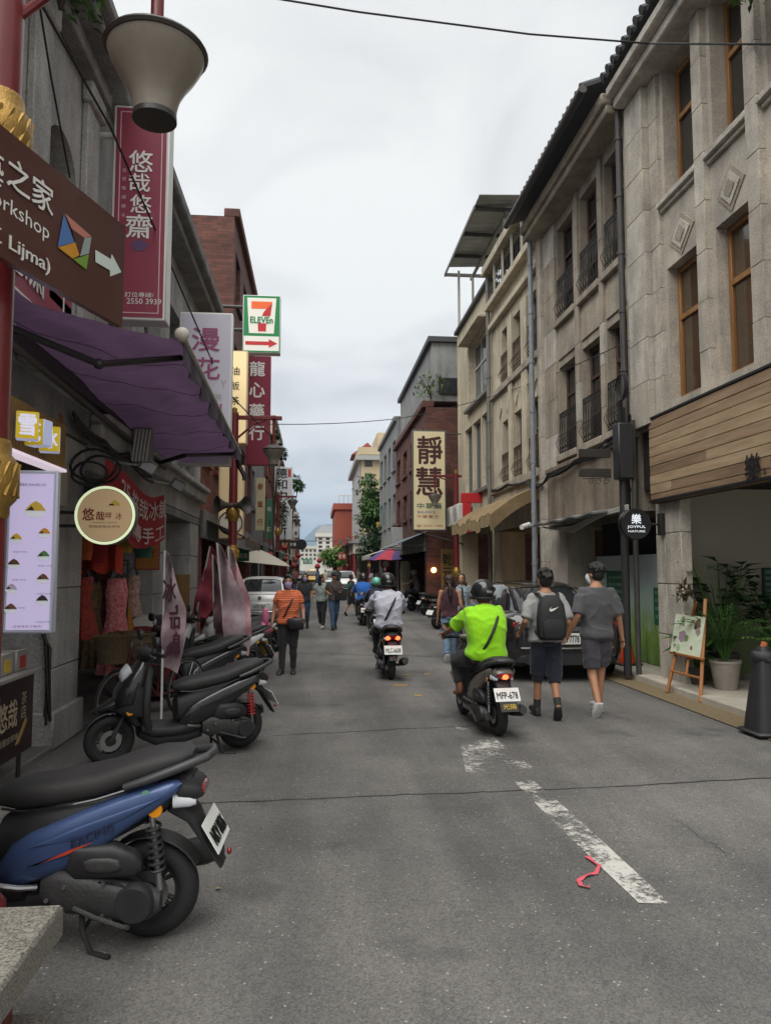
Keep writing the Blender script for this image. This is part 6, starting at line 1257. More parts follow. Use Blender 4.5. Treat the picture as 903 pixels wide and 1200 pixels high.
# --- the two walkers on the right
wp = walkpose(.17, .04, -1); wp.update(elR=(.24, -.08, 1.12), wrR=(.23, .08, .95), elL=(-.26, -.08, 1.13), wrL=(-.26, .16, 1.0))
person('man in light grey shirt and dark shorts walking with a black backpack', gpt(641, 842), radians(-2), wp, 1.62, 'a87a5e', cloth('light_grey_shirt', '8d8d8c'), cloth('navy_shorts', '1f2331'), SHB, socks=mat('sock_dark', (.03, .03, .03), .8), hair='short', headyaw=radians(5), sleeve=.9, leg=.6, eyes=False, build=1.06, fit=1.2)
wp2 = walkpose(.16, .1, 1); wp2.update(elL=(-.245, -.05, 1.13), wrL=(-.30, .08, .92), elR=(.25, -.04, 1.12), wrR=(.31, .02, .89))
person('tall slim man in charcoal shirt and grey shorts with white trainers', gpt(701, 838), radians(2), wp2, 1.69, 'b08264', cloth('charcoal_shirt', '4c4c4e'), cloth('grey_shorts', '3f3d42'), SHW, hair='short', headyaw=radians(25), sleeve=.95, leg=.43, mask=mat('mask_white', 'c7cfd4', .8), hang=.06, fit=1.35)
# backpack
q = gpt(641, 842); bp_ = thing('backpack', 'black backpack with a white curved tick mark on a walker\'s back', 'backpack', (q.x, q.y - .19, .88))
m = MB(); m.loft([((0, .0, .0), .12, .06, 3.5, X_, Y_), ((0, -.01, .04), .155, .085, 3.5, X_, Y_), ((0, -.01, .2), .16, .095, 3.5, X_, Y_), ((0, .0, .38), .14, .085, 3, X_, Y_), ((0, .015, .46), .1, .06, 2.6, X_, Y_), ((0, .02, .485), .05, .03, 2.4, X_, Y_)], 26); m.build('bag', mat('bag_black', (.016, .016, .017), .75, bump=.3, bs=40), bp_, local=True)
m = MB(); m.loft([((0, -.08, .03), .11, .03, 3.5, X_, Y_), ((0, -.085, .1), .125, .04, 3.5, X_, Y_), ((0, -.085, .19), .12, .035, 3.5, X_, Y_), ((0, -.08, .235), .09, .02, 3, X_, Y_)], 20); m.build('pocket', mat('bag_black', (.016, .016, .017)), bp_, local=True)
m = MB(); sw = [(-.055, .335), (-.05, .318), (-.03, .313), (.0, .325), (.06, .362), (-.015, .342), (-.035, .338), (-.04, .345), (-.032, .362)]; m.prism([(x * .9, -.099, z) for x, z in sw], (0, -.004, 0)); m.build('tick_mark', WINK, bp_, local=True)
for sg in (1, -1): m = MB(); m.tube([(sg * .09, .03, .44), (sg * .11, .09, .5), (sg * .13, .2, .49), (sg * .15, .29, .38), (sg * .15, .27, .2), (sg * .13, .1, .06)], .017, 8); m.build('shoulder_strap', mat('bag_black', (.016, .016, .017)), bp_, local=True)
# --- woman in orange
wo = dict(STAND); wo.update(elL=(-.26, .0, 1.12), wrL=(-.28, .12, .93), elR=(.25, -.02, 1.13), wrR=(.27, .06, .93), anR=(.1, .06, .085), toeR=(.13, .2, .03))
q = gpt(337, 789)
def stripemat():
    m = bpy.data.materials.new('orange_stripe'); m.use_nodes = True; t = m.node_tree; b = t.nodes['Principled BSDF']; g = N(t, 'ShaderNodeTexCoord'); w_ = N(t, 'ShaderNodeTexWave', bands_direction='Z', i={'Scale': 9, 'Distortion': 1.2, 'Detail': 2})
    t.links.new(g.outputs['Object'], w_.inputs[0]); r = N(t, 'ShaderNodeValToRGB'); r.color_ramp.elements[0].position = .78; r.color_ramp.elements[1].position = .9; r.color_ramp.elements[0].color = (*H('c25a2f'), 1); r.color_ramp.elements[1].color = (*H('d88e6c'), 1)
    t.links.new(w_.outputs[0], r.inputs[0]); t.links.new(r.outputs[0], b.inputs['Base Color']); b.inputs['Roughness'].default_value = .85; return m
STR = mat('strap_black', (.02, .02, .02), .7)
person('woman in striped orange shirt and black trousers wearing a lilac mask', q, radians(178), wo, 1.53, 'a87a5e', stripemat(), cloth('black_trousers', (.02, .02, .021)), SHB, hair='curly', mask=mat('mask_lilac', '9c90b8', .8), build=1.12, sleeve=.6, straps=((-1, STR, .015),), fit=1.1)
hb_ = thing('handbag', 'small black cross-body handbag on the hip of the woman in orange', 'handbag', (q.x + .13, q.y - .15, .70))
m = MB(); m.loft([((-.13, 0, .08), .035, .07, 3), ((-.1, 0, .09), .05, .09, 3.5), ((.1, 0, .09), .05, .09, 3.5), ((.13, 0, .08), .035, .07, 3)], 18); m.build('bag', mat('leather_black', (.018, .017, .018), .4, bump=.2, bs=60), hb_, local=True); m = MB(); m.tube([(-.12, 0, .15), (-.02, .02, .2), (.12, 0, .15)], .008, 6); m.build('strap', STR, hb_, local=True)
sb = thing('shopping_bag', 'pink and gold plastic shopping bag in the hand of the woman in orange', 'shopping bag', (q.x - .36, q.y - .18, .28))
m = MB(); m.ball((0, 0, .44), (.11, .08, .085), 16, 10); m.v = [tuple(V(v) * (1 + .12 * noise.noise(V(v) * 18))) for v in m.v]; m.build('pink_wrap', mat('pink_plastic', 'c46f8e', .3, var=.3, vs=14), sb, local=True)
m = MB(); m.loft([((0, 0, .0), .04, .035, 2), ((0, 0, .08), .1, .07, 2.2), ((0, 0, .25), .095, .065, 2.2), ((0, 0, .38), .05, .04, 2)], 18); m.build('gold_pack', mat('gold_foil', '8c7a35', .35, metal=.3, var=.7, vs=60), sb, local=True); m = MB(); m.ball((.01, .0, .63), (.06, .04, .14), 12, 8); m.build('pink_handle', MATS['pink_plastic'], sb, local=True)
# --- group of three behind her
JEAN = cloth('blue_jeans', '3d5573', '2c405a'); 
w3 = walkpose(.14, .1, 1); w4 = dict(walkpose(.12, .05, -1)); w4.update(wrR=(.2, .28, 1.15), elR=(.24, .04, 1.12)); w5 = dict(walkpose(.2, .05, 1)); w5.update(wrL=(-.12, .28, 1.12), elL=(-.25, .05, 1.12), wrR=(.18, .28, 1.08))
person('woman with long hair in black printed shirt, jeans and lilac mask', gpt(357, 737), radians(180), w3, 1.5, 'a87a5e', cloth('black_tee', (.025, .026, .032)), JEAN, SHB, hair='long', mask=mat('mask_lilac', '9c90b8'), vox=.018, fingers=False, sleeve=.7)
person('woman in grey top and black leggings looking aside', gpt(377, 737), radians(165), w4, 1.48, 'a87a5e', cloth('grey_green_top', '8b9690'), cloth('black_trousers', (.02, .02, .021)), mat('shoe_pale', 'a7a6a2', .7), hair='long', vox=.018, fingers=False, sleeve=.6, headyaw=radians(70))
person('man in brown shirt, jeans and dark cap with a shoulder bag', gpt(391, 738), radians(190), w5, 1.55, '9a6c50', cloth('brown_tee', '4a3f3b'), JEAN, SHB, hair='short', cap=cloth('cap_dark', '1d1e22'), vox=.018, fingers=False, sleeve=.7, straps=((1, STR, .016),), headyaw=radians(20))
mb_ = thing('messenger_bag', 'black messenger bag hung at the hip of the man in jeans', 'bag', (gpt(391, 738).x + .2, gpt(391, 738).y - .14, .8)); m = MB(); m.box((-.17, -.05, 0), (.15, .05, .27), .02); m.build('bag', mat('leather_black', (.018, .017, .018)), mb_, local=True); m = MB(); m.box((-.18, -.065, .1), (.16, -.051, .28), .006); m.build('flap', mat('leather_black', (.018, .017, .018)), mb_, local=True)
person('child in dark clothes with a green bag crossing farther up', gpt(411, 722), radians(-60), walkpose(.22, .15, 1), 1.45, '9a6c50', cloth('dark_tee', '2a2b2d'), cloth('dark_shorts', '26262b'), SHB, hair='short', vox=.022, fingers=False, leg=.5, straps=((1, mat('green_strap', '2c8a66', .7), .03),))
# --- women on the right
w6 = walkpose(.14, .06, 1)
person('long haired woman in a dark crop top and pale blue jeans', gpt(527, 776), radians(-4), w6, 1.52, 'a9785c', cloth('floral_dark', '2a1f24', '5a3036'), cloth('pale_jeans', '7288a0', '5f7690'), SHW, hair='long', hairm=HAIRB, sleeve=0, eyes=False, vox=.015)
wb = thing('shoulder_bag', 'black shoulder bag beside the long haired woman in jeans', 'bag', (gpt(527, 776).x + .24, gpt(527, 776).y - .05, .7)); m = MB(); m.box((-.06, -.12, 0), (.06, .12, .28), .025); m.build('bag', mat('leather_black', (.018, .017, .018)), wb, local=True); m = MB(); m.tube([(0, -.08, .27), (-.02, -.03, .62), (-.02, .03, .62), (0, .08, .27)], .01, 6); m.build('strap', STR, wb, local=True)
person('smiling woman in black and white patterned top facing the long haired woman', (gpt(545, 765).x + .05, gpt(545, 765).y + .6, 0), radians(165), dict(STAND), 1.54, 'b08264', mat('patterned_top', '1c2229', .85, var=.9, vs=38, col2='aab6bd'), cloth('pale_jeans', '7288a0'), SHW, hair='long', hairm=HAIRB, sleeve=.7, vox=.014, fingers=False)
# --- people farther up
rp3 = dict(RIDEP); rp3['hd'] = (0, .1, 1.5)
person('person in grey patterned top sitting on a parked scooter by the brick corner', (gpt(487, 716).x, gpt(487, 716).y, 0), radians(80), rp3, 1.66, '9a6c50', mat('grey_pattern', '6d6a68', .85, var=.5, vs=20), cloth('dark_shorts', '26262b'), SHB, helmet=mat('helmet_grey', '8d8f90', .35), vox=.02, fingers=False, sleeve=.8)
for i, (lb, px, Y, c, hd, hh) in enumerate((('passer-by in white shirt standing near the purple umbrella', 437, 40, 'a9abb0', 20, 1.66), ('passer-by in pink top standing near the purple umbrella', 443, 41, 'a87880', 170, 1.6), ('passer-by in dark shirt behind the mint helmet', 451, 38, '3a3b40', 185, 1.7), ('passer-by in grey shirt walking far up the left pavement', 342, 48, '5c5d60', 175, 1.65), ('passer-by in black walking under the black hanging sign', 336, 52, '222326', 180, 1.7), ('passer-by in red shirt far away by the lanterns', 346, 60, '8a2f2c', 5, 1.66), ('passer-by in blue shirt crossing far up the street', 372, 58, '3b5578', 60, 1.68), ('passer-by in cream top far up the street', 381, 66, 'b8ab90', 190, 1.6), ('passer-by in dark jacket beside the far white car', 396, 55, '2e2f33', 180, 1.72), ('passer-by in olive top by the market arcade', 420, 54, '5d5a40', 100, 1.65))):
    x = atY(px, 667, Y).x; person(lb, (x, Y, 0), radians(hd), walkpose(.15, .1, 1 if i % 2 else -1), hh, '9a6c50', cloth('top_%d' % i, c), cloth('dark_shorts' if i % 3 else 'blue_jeans', '26262b'), SHB, hair='short' if i % 2 else 'long', vox=.036, fingers=False, sleeve=.8)
flush_people()
# ================================================================== left shop fronts
# granite bench on bricks
GRAN = mat('granite', 'a09a8e', .6, col2='2f2e2c', var=.5, vs=110, bump=.2, bs=120)
bench = thing('stone_bench', 'speckled granite slab on a red brick base beside the blue scooter', 'bench', (-1.25, 2.0, 0))
m = MB(); m.box((-1.85, 1.0, .335), (-.89, 2.86, .45), .012); m.build('slab', GRAN, bench)
m = MB(); m.box((-1.8, 1.1, .1), (-1.03, 2.76, .333)); o = m.build('core', mat('mortar', '6d655a', .9), bench, sharp=0)
BR = [mat('bench_brick_%d' % i, c, .9, var=.3, vs=20, bump=.4, bs=60) for i, c in enumerate(('6e3b32', '5d322c', '7a463a'))]
for r in range(3):
    z = .105 + r * .076; y = 1.08 + (.1 if r % 2 else 0)
    while y < 2.74: q = MB(); q.box((-1.03, y + .005, z + .004), (-1.015 + random.uniform(-.003, .003), min(y + .2, 2.76) - .005, z + .07), .004); q.build('brick', random.choice(BR), o); y += .2
    x = -1.79
    while x < -1.05: q = MB(); q.box((x + .005, 2.76, z + .004), (min(x + .2, -1.03) - .005, 2.775, z + .07), .004); q.build('brick', random.choice(BR), o); x += .2
m = MB(); m.box((-1.85, 1.0, .0), (-.93, 2.83, .1), .012); m.build('footing', GRAN, bench)
cb = thing('cardboard_box', 'open brown cardboard box standing behind the granite bench', 'box', (-1.62, 3.05, 0)); m = MB(); m.box((-1.8, 2.95, .0), (-1.42, 3.2, .62), .004); m.build('carton', mat('cardboard', 'a98d58', .85, var=.12, vs=5), cb)
for s_ in (0, 1): m = MB(); m.box((-1.8, 2.93 - .12 + s_ * .3, .615), (-1.42, 2.945 + s_ * .36, .622)); m.build('flap', mat('cardboard', 'a98d58'), cb)
# pavement on both sides
m = MB(); m.box((-9, -2, -.1), (-2.36, 70, .06), .01); structure(m.build('arcade_floor', mat('arcade_paving', '6b6863', .85, var=.3, vs=3, bump=.3, bs=30)))
m = MB(); m.box((4.72, -2, -.1), (12, 10.95, .1), .012); m.box((4.78, 10.96, -.1), (12, 47, .07), .012); PAV = structure(m.build('pavement', mat('pale_paving', 'a8a294', .85, var=.25, vs=2.5, bump=.3, bs=40)))
m = MB(); m.sheet(lambda u, v: (4.36 + .36 * u + .0, -2 + 50 * v, .012 + .006 * u), 2, 20); structure(m.build('gravel_strip', mat('tan_aggregate', '9a8764', .95, col2='4f4636', var=.6, vs=90, bump=.9, bs=110)))
# counter with dark sign
ct = thing('shop_counter', 'shop counter behind a dark brown sign board with gold brush characters', 'counter', (-2.45, 5.6, 0))
m = MB(); m.box((-2.22, 4.6, .27), (-2.19, 6.12, .84), .004); m.build('sign_board', mat('counter_brown', '2d1a1b', .4, var=.1, vs=2), ct)
gold = mat('brush_gold', 'a5977f', .6)
m = MB(); write(m, '悠哉', (-2.186, 5.62, .60), Y_, Z_, .34, .2, .015); write(m, '茶\n店', (-2.186, 5.92, .63), Y_, Z_, .1, .2); write(m, '一口就是古早味', (-2.186, 5.58, .42), Y_, Z_, .5, .05); m.build('lettering', gold, ct, sharp=0)
m = MB(); m.prism([(-2.187, 5.78, .36), (-2.187, 5.84, .36), (-2.187, 6.0, .5), (-2.187, 5.96, .53)], (.003, 0, 0)); m.build('emblem', mat('emblem_tan', '8f7443', .6), ct)
m = MB(); m.box((-2.75, 4.6, .85), (-2.14, 6.14, .885), .006); m.build('counter_top', mat('counter_steel', '9a9893', .35, metal=.4), ct)
for y in (4.7, 6.05):
    for x in (-2.7, -2.26): m = MB(); m.tube([(x, y, 0.06), (x, y, .85)], .018, 8); m.build('leg', BLKP, ct)
for i, (y, c) in enumerate(((5.62, 'b3902e'), (5.9, '9a2c2c'))):
    nb = thing('napkin_box', 'steel dispenser box with a %s front on the counter' % ('yellow', 'red')[i], 'dispenser', (-2.36, y, .886)); m = MB(); m.box((-2.46, y - .11, .886), (-2.2, y + .11, 1.05), .01); m.build('case', mat('counter_steel', '9a9893'), nb); m = MB(); m.box((-2.199, y - .05, .91), (-2.195, y + .05, 1.0)); m.build('front', mat('disp_%d' % i, c, .5), nb)
# menu light box
s, w_, h = vsign('menu_light_box', 'tall lit lilac menu light box with pictures of shaved ice bowls', 2, 62, 551, 743, 5.7, .07, emat('menu_glow', 'b9aed0', .16), mat('menu_frame', 'b9bccb', .4), bt=.028)
ink(s, mat('menu_ink', '55506a', .6), [('綿綿冰 SHAVED ICE', 0, h * .91, w_ * .55, .025)] + [('冰品 NT$', .02 + (.09 if i % 2 else -.09), h * (.53 - .085 * i) - .04, .1, .012) for i in range(6)] + [('古早味手工製作', 0, h * .045, .2, .016)], 'menu_lettering')
for i, (dx, dz, cc) in enumerate(((0.03, .75, 'c9a83e'), (.1, .61, 'c98a35'), (-.1, .575, 'c9a52f'), (.1, .47, '4a7a45'), (-.11, .42, '5a3a2c'), (.1, .33, '6e4b30'), (-.12, .27, 'b7a7c0'), (.1, .2, '30302c'), (-.12, .15, '6d4a32'))):
    sz = .085 if i == 0 else .05
    k = MB(); k.prism([(dx - sz, -.007, h * dz), (dx + sz, -.007, h * dz), (dx + sz * .6, -.007, h * dz - sz * .55), (dx - sz * .6, -.007, h * dz - sz * .55)], (0, -.002, 0)); k.build('printed_bowl', mat('bowl_print', 'dfe3ea', .4, emit=.05), s, local=True)
    k = MB(); k.prism([(dx - sz * .9, -.0095, h * dz), (dx + sz * .9, -.0095, h * dz), (dx + sz * .45, -.0095, h * dz + sz * .6), (dx, -.0095, h * dz + sz * .85), (dx - sz * .5, -.0095, h * dz + sz * .5)], (0, -.002, 0)); k.build('printed_ice', mat('ice_' + cc, cc, .5, emit=.03), s, local=True)
    k = MB(); k.prism([(dx - sz * .75, -.0118, h * dz + .002), (dx - sz * .1, -.0118, h * dz + .002), (dx - sz * .3, -.0118, h * dz + sz * .4)], (0, -.0015, 0)); k.build('printed_topping', mat('topping_dark', '2c2626', .5), s, local=True)
# bamboo sign with three lit cubes
Xb = -2.22; bs_ = thing('bamboo_sign', 'bamboo slatted sign with lit yellow and white character blocks', 'sign', (Xb, 6.1, 2.6))
ya, yb2 = atX(20, 500, Xb).y, atX(76, 500, Xb).y; zt = atX(75, 500, Xb).z; zb = atX(72, 548, Xb).z
zt = 2.91; zb = 2.53
m = MB(); m.box((Xb - .12, ya - .9, zb), (Xb - .02, yb2, zt)); m.build('backing', mat('backing_wood', '2a211a', .9), bs_, sharp=0)
n_sl = 34
for i in range(n_sl):
    y = ya - .9 + (i + .5) * (yb2 - ya + .9) / n_sl
    if i == 0: k = MB(); k.tube([(Xb, y, zb), (Xb, y, zt)], .022, 8); sl0 = k.build('bamboo_slat', mat('bamboo', '7d6030', .55, var=.35, vs=14, stretch=(1, 1, .3)), bs_); y00 = y
    else: c_ = sl0.copy(); COL.objects.link(c_); c_.location = (0, y - y00, 0)
m = MB(); m.box((Xb - .1, ya - .9, zb - .03), (Xb + .03, yb2, zb - .005)); m.build('lit_strip', emat('strip_glow', 'd9c9d6', .25), bs_)
for i, ch in enumerate('雪花冰'):
    y = 5.56 + i * .23; z = 2.69 - .01 * i; RT = (.35, -.25, .3)[i]; k = MB(); k.cbox((Xb + .12, y, z), (.15, .12, .2), .008, Matrix.Rotation(RT, 4, 'Z')); o = k.build('light_block', emat('block_glow', 'b4b9da', .12), bs_)
    R_ = Matrix.Rotation(RT, 3, 'Z'); n_ = R_ @ V((0, -1, 0)); r_ = R_ @ X_; k = MB(); k.prism([V((Xb + .12, y, z)) + n_ * .061 + r_ * a + Z_ * b for a, b in ((-.073, -.098), (.073, -.098), (.073, .098), (-.073, .098))], n_ * .003); k.build('yellow_face', emat('block_yellow', 'd2b51c', .08), o)
    k = MB(); write(k, ch, V((Xb + .12, y, z)) + n_ * .0655, r_, Z_, .11, .15, .03); k.build('lettering', emat('ink_blue_white', 'dcdcf0', .12), o, sharp=0)
# pillar clutter
mb2 = thing('meter_box', 'grey electric meter box fixed high on the stone pillar', 'meter box', (-2.5, 7.05, 2.2)); m = MB(); m.box((-2.72, 6.9, 2.22), (-2.42, 7.1, 2.62), .012); m.build('case', mat('meter_brown', '4c4038', .6, var=.2, vs=5), mb2); m = MB(); m.box((-2.415, 6.9, 2.22), (-2.30, 7.1, 2.62), .01); m.build('side_case', mat('meter_cream', '8f897c', .6), mb2)
m = MB(); m.box((-2.58, 7.02, 2.85), (-2.36, 7.11, 3.1), .02); tag(m.build('junction_box', mat('junction_brown', '7a4c2c', .6, var=.2, vs=6)), 'small brown junction box under the awning roller', 'box')
cablerun([(-2.5, 7.06, 2.2), (-2.52, 7.07, 1.7), (-2.48, 7.06, 1.2), (-2.42, 7.06, .9), (-2.4, 7.08, .3)], .014, 'black cables running down the stone pillar', 4)
cablerun([(-2.3, 7.2, 3.1), (-2.25, 8, 3.0), (-2.22, 9, 2.98), (-2.25, 10.4, 2.9)], .016, 'black cable bundle strung along the underside of the awning', 4)
def flood(label, px, py, Y, dx):
    c = atY(px, py, Y); f = thing('floodlight', label, 'floodlight', (c.x, Y, c.z)); m = MB(); m.tube([(-2.4, Y, c.z + .05), (c.x, Y, c.z)], .014, 6); m.build('arm', WHITEP, f); m = MB(); m.cbox((c.x + .06, Y - .02, c.z), (.2, .07, .15), .01, Matrix.Rotation(.5, 4, 'Y')); m.build('lamp_case', mat('flood_grey', '8d8c88', .4, metal=.3), f); m = MB(); m.cbox((c.x + .07, Y - .06, c.z - .02), (.16, .012, .11), .004, Matrix.Rotation(.5, 4, 'Y')); m.build('lens', CLEAR, f)
flood('white armed floodlight above the red banner', 168, 546, 9.0, 0); flood('small square floodlight on a white arm by the stone ledge', 204, 568, 11.2, 0)
m = MB(); c = atY(165, 522, 8.9)
fan = thing('ventilation_fins', 'striped metal ventilation unit hanging below the awning', 'vent', (c.x, 8.9, c.z - .2)); m.box((c.x - .1, 8.9, c.z - .2), (c.x + .12, 9.05, c.z + .22), .01); m.build('case', LSTD, fan)
for i in range(5): k = MB(); k.cbox((c.x - .07 + i * .04, 8.89, c.z), (.018, .012, .38), 0, Matrix.Rotation(.12, 4, 'Y')); k.build('fin', mat('fin_pale', 'b5b2ae', .5), fan, sharp=0)
# red banner and posters
rb = thing('red_banner', 'red cloth banner with white brush lettering strung along the left arcade', 'banner', (-2.12, 9, 2.3))
yA, yB = atX(122, 590, -2.1).y, atX(192, 610, -2.1).y
def rban(u, v): y = yA + (yB - yA) * u; return V((-2.1 + .05 * sin(u * 9) * v, y, 2.75 - .10 * u + .05 * sin(u * 7) - (.66 + .06 * sin(u * 5)) * v - .08 * sin(pi * u)))
m = MB(); m.sheet(rban, 30, 8); m.build('cloth', mat('banner_red', '9c1f28', .75, var=.2, vs=3, bump=.2, bs=6), rb)
m = MB(); write(m, '2F 悠哉冰舖', rban(.55, .3) + V((.035, 0, 0)), Y_, V((0, 0, 1)), (yB - yA) * .8, .24, .015); write(m, '祖傳手工', rban(.55, .76) + V((.04, 0, 0)), Y_, Z_, (yB - yA) * .75, .2, .015); m.v = [(rban(min(1, max(0, (p[1] - yA) / (yB - yA))), .5).x + .03, p[1], p[2] + rban(min(1, max(0, (p[1] - yA) / (yB - yA))), .5).z - rban(.55, .5).z) for p in m.v]; m.build('lettering', mat('banner_white', 'c9b7b6', .7), rb, sharp=0)
s, w_, h = vsign('poster', 'orange and pink shop poster on the second stone pillar', 158, 187, 634, 668, lY(195) - .88, .01, mat('poster_orange', 'b0573a', .6, col2='b08a2a', var=.5, vs=9), mat('poster_pink', 'a3455a', .6), bt=.02)
ink(s, mat('brush_red', '7a2017'), [('好吃', 0, h * .6, .2, .14, .01)])
# clothes stall
RED = mat('red_floral', 'a9161f', .85, col2='d79a9e', var=.5, vs=34)
def dress(label, x, y, z, hgt, mt, wd=.2):
    d = thing('dress', label, 'dress', (x, y, z)); m = MB(); m.loft([((0, 0, 0), wd * 1.25, .14, 2.2, X_, Y_), ((0, 0, hgt * .3), wd * .95, .12, 2.2, X_, Y_), ((0, 0, hgt * .6), wd * .62, .09, 2.2, X_, Y_), ((0, 0, hgt * .82), wd * .75, .1, 2.3, X_, Y_), ((0, 0, hgt * .95), wd * .6, .06, 2.3, X_, Y_)], 28)
    m.v = [(a * (1 + .10 * sin(9 * atan2(b, a)) * (1 - c / hgt)), b * (1 + .12 * sin(9 * atan2(b, a)) * (1 - c / hgt)), c) for a, b, c in m.v]; m.build('fabric', mt, d, local=True)
    m = MB(); [m.tube([(sg * wd * .45, 0, hgt * .93), (sg * wd * .3, 0, hgt * 1.06)], .012, 6) for sg in (1, -1)]; m.tube([(-wd * .6, 0, hgt * .98), (0, 0, hgt * 1.1), (wd * .6, 0, hgt * .98)], .008, 6); m.build('hanger', BLKP, d, local=True)
dress('red floral sleeveless dress hanging in front of the clothes stall', -2.3, 8.9, .45, 1.15, RED, .17)
dress('dark green printed dress hanging inside the clothes stall', -2.62, 9.05, .5, 1.05, mat('green_print', '33402c', .85, col2='8a6a4a', var=.5, vs=24), .15)
dress('pink patterned dress hanging deep in the clothes stall', -2.85, 9.2, .5, 1.0, mat('pink_print', '9a4350', .85, col2='caa7a0', var=.5, vs=22), .15)
dress('black lace dress hanging at the pillar side of the clothes stall', -2.98, 8.6, .6, 1.0, mat('black_lace', '181516', .85), .15)
dress('crimson dress hanging beside the folded clothes', -2.6, 10.0, .55, 1.0, mat('crimson_cloth', '7d1420', .85, var=.3, vs=9), .16)
m = MB(); m.sheet(lambda u, v: (-3.25 + 1.05 * u, 8.75 + .05 * sin(u * 25), 1.92 - .3 * v + .03 * sin(u * 30)), 30, 4, .01); tag(m.build('valance_cloth', mat('orange_red_cloth', 'b8431f', .8, col2='a12020', var=.4, vs=14)), 'orange red patterned valance cloth hung across the clothes stall', 'cloth')
rk = thing('clothes_rail', 'black metal rail carrying dresses in the arcade', 'clothes rail', (-2.7, 9, 0.06)); m = MB(); m.tube([(-3.2, 9.0, .06), (-3.2, 9.0, 1.75), (-2.2, 9.0, 1.75), (-2.2, 9.0, .06)], .016, 8); m.build('frame', BLKP, rk); m = MB(); m.tube([(-3.2, 9.1, 1.70), (-2.2, 9.1, 1.70)], .012, 8); m.build('cross_bar', CHROME, rk)
tb_ = thing('display_table', 'cloth covered display table piled with folded clothes', 'table', (-2.15, 10.0, .0)); m = MB(); m.box((-2.45, 9.6, .06), (-1.9, 10.5, .92), .02); m.build('red_cover', mat('red_cover', '7d1d22', .85, var=.25, vs=4), tb_)
for i, (dx, dy, c) in enumerate(((0, .0, 'b5b2ac'), (.05, .25, '2a2a2c'), (-.12, .1, '1e1e22'), (.08, .5, '5b2b2e'), (-.1, .42, 'a5a39c'))):
    m = MB(); m.loft([((-2.18 + dx, 9.66 + dy, .93), .14, .0, 2.5, X_, Z_), ((-2.18 + dx, 9.7 + dy, .97), .16, .05, 2.5, X_, Z_), ((-2.18 + dx, 9.85 + dy, .98), .15, .06, 2.5, X_, Z_), ((-2.18 + dx, 9.92 + dy, .95), .12, .02, 2.5, X_, Z_)], 18); m.v = [tuple(V(p) + V((0, 0, .02 * noise.noise(V(p) * 9)))) for p in m.v]; tag(m.build('folded_clothes', mat('fold_' + c, c, .85)), ('white folded garment at the front of the display table', 'black folded garment beside the white one on the display table', 'dark folded garment near the wall side of the display table', 'maroon folded garment on the display table', 'cream folded garment at the back of the display table')[i], 'clothes', 'garments on the display table')
# bicycle with basket
bc = thing('bicycle', 'old bicycle with a wicker basket leaning by the stone pillar', 'bicycle', (-1.95, 7.75, 0), radians(60))
for x in (0, 1.02):
    m = MB(); m.lathe(torus_prof(.31, .017, .017, 8), (x, 0, .33), Y_, 36, closed=True); w_ = m.build('wheel', RUB, bc, local=True); m = MB(); [m.tube([V((x, 0, .33)), V((x + .3 * cos(a * pi / 8), 0, .33 + .3 * sin(a * pi / 8)))], .0025, 4) for a in range(16)]; m.lathe(torus_prof(.29, .008, .01, 6), (x, 0, .33), Y_, 30, closed=True); m.build('spokes', CHROME, w_, local=True)
m = MB(); [m.tube(q, .014, 8) for q in ([(.0, 0, .33), (.15, 0, .85)], [(.15, 0, .78), (.55, 0, .30)], [(.12, 0, .70), (.58, 0, .62), (.55, 0, .30)], [(.55, 0, .30), (1.02, 0, .33)], [(.62, 0, .75), (1.02, 0, .33)])]; m.build('frame', mat('bike_red', '4a1f1f', .4), bc, local=True)
m = MB(); m.tube([(.15, 0, .85), (.16, 0, .95), (.22, -.25, 1.0)], .012, 8); m.tube([(.16, 0, .95), (.22, .25, 1.0)], .012, 8); m.build('handlebar', CHROME, bc, local=True)
m = MB(); m.loft([((.7, 0, .8), .06, .02, 2.4), ((.62, 0, .82), .09, .03, 2.4), ((.55, 0, .82), .03, .02, 2.2)], 14); m.build('saddle', SEAT, bc, local=True)
WICK = mat('wicker', '6e5a3e', .8, col2='33291c', var=.5, vs=60, bump=.8, bs=80)
m = MB(); m.lathe([(.13, 0), (.19, .26), (.2, .27), (.185, .27), (.125, .01)], (-.1, 0, .72), n=24)
m.build('basket', WICK, bc, local=True)
wb_ = thing('wicker_basket', 'large empty wicker basket chair back by the stall', 'basket', (-1.95, 8.25, .55)); m = MB(); m.lathe([(.16, 0), (.22, .12), (.245, .33), (.235, .36), (.22, .33), (.2, .12), (.14, .02)], (-1.95, 8.2, .62), n=28); m.build('bowl', WICK, wb_)
for i in range(4): m = MB(); m.lathe(torus_prof(.215 + .01 * i, .008, .008, 6), (-1.95, 8.2, .74 + .07 * i), Z_, 28, closed=True); m.build('weave_band', WICK, wb_)
m = MB(); m.tube([(-1.95, 8.2, .0), (-1.95, 8.2, .63)], .03, 8); m.build('stand', BLKP, wb_)
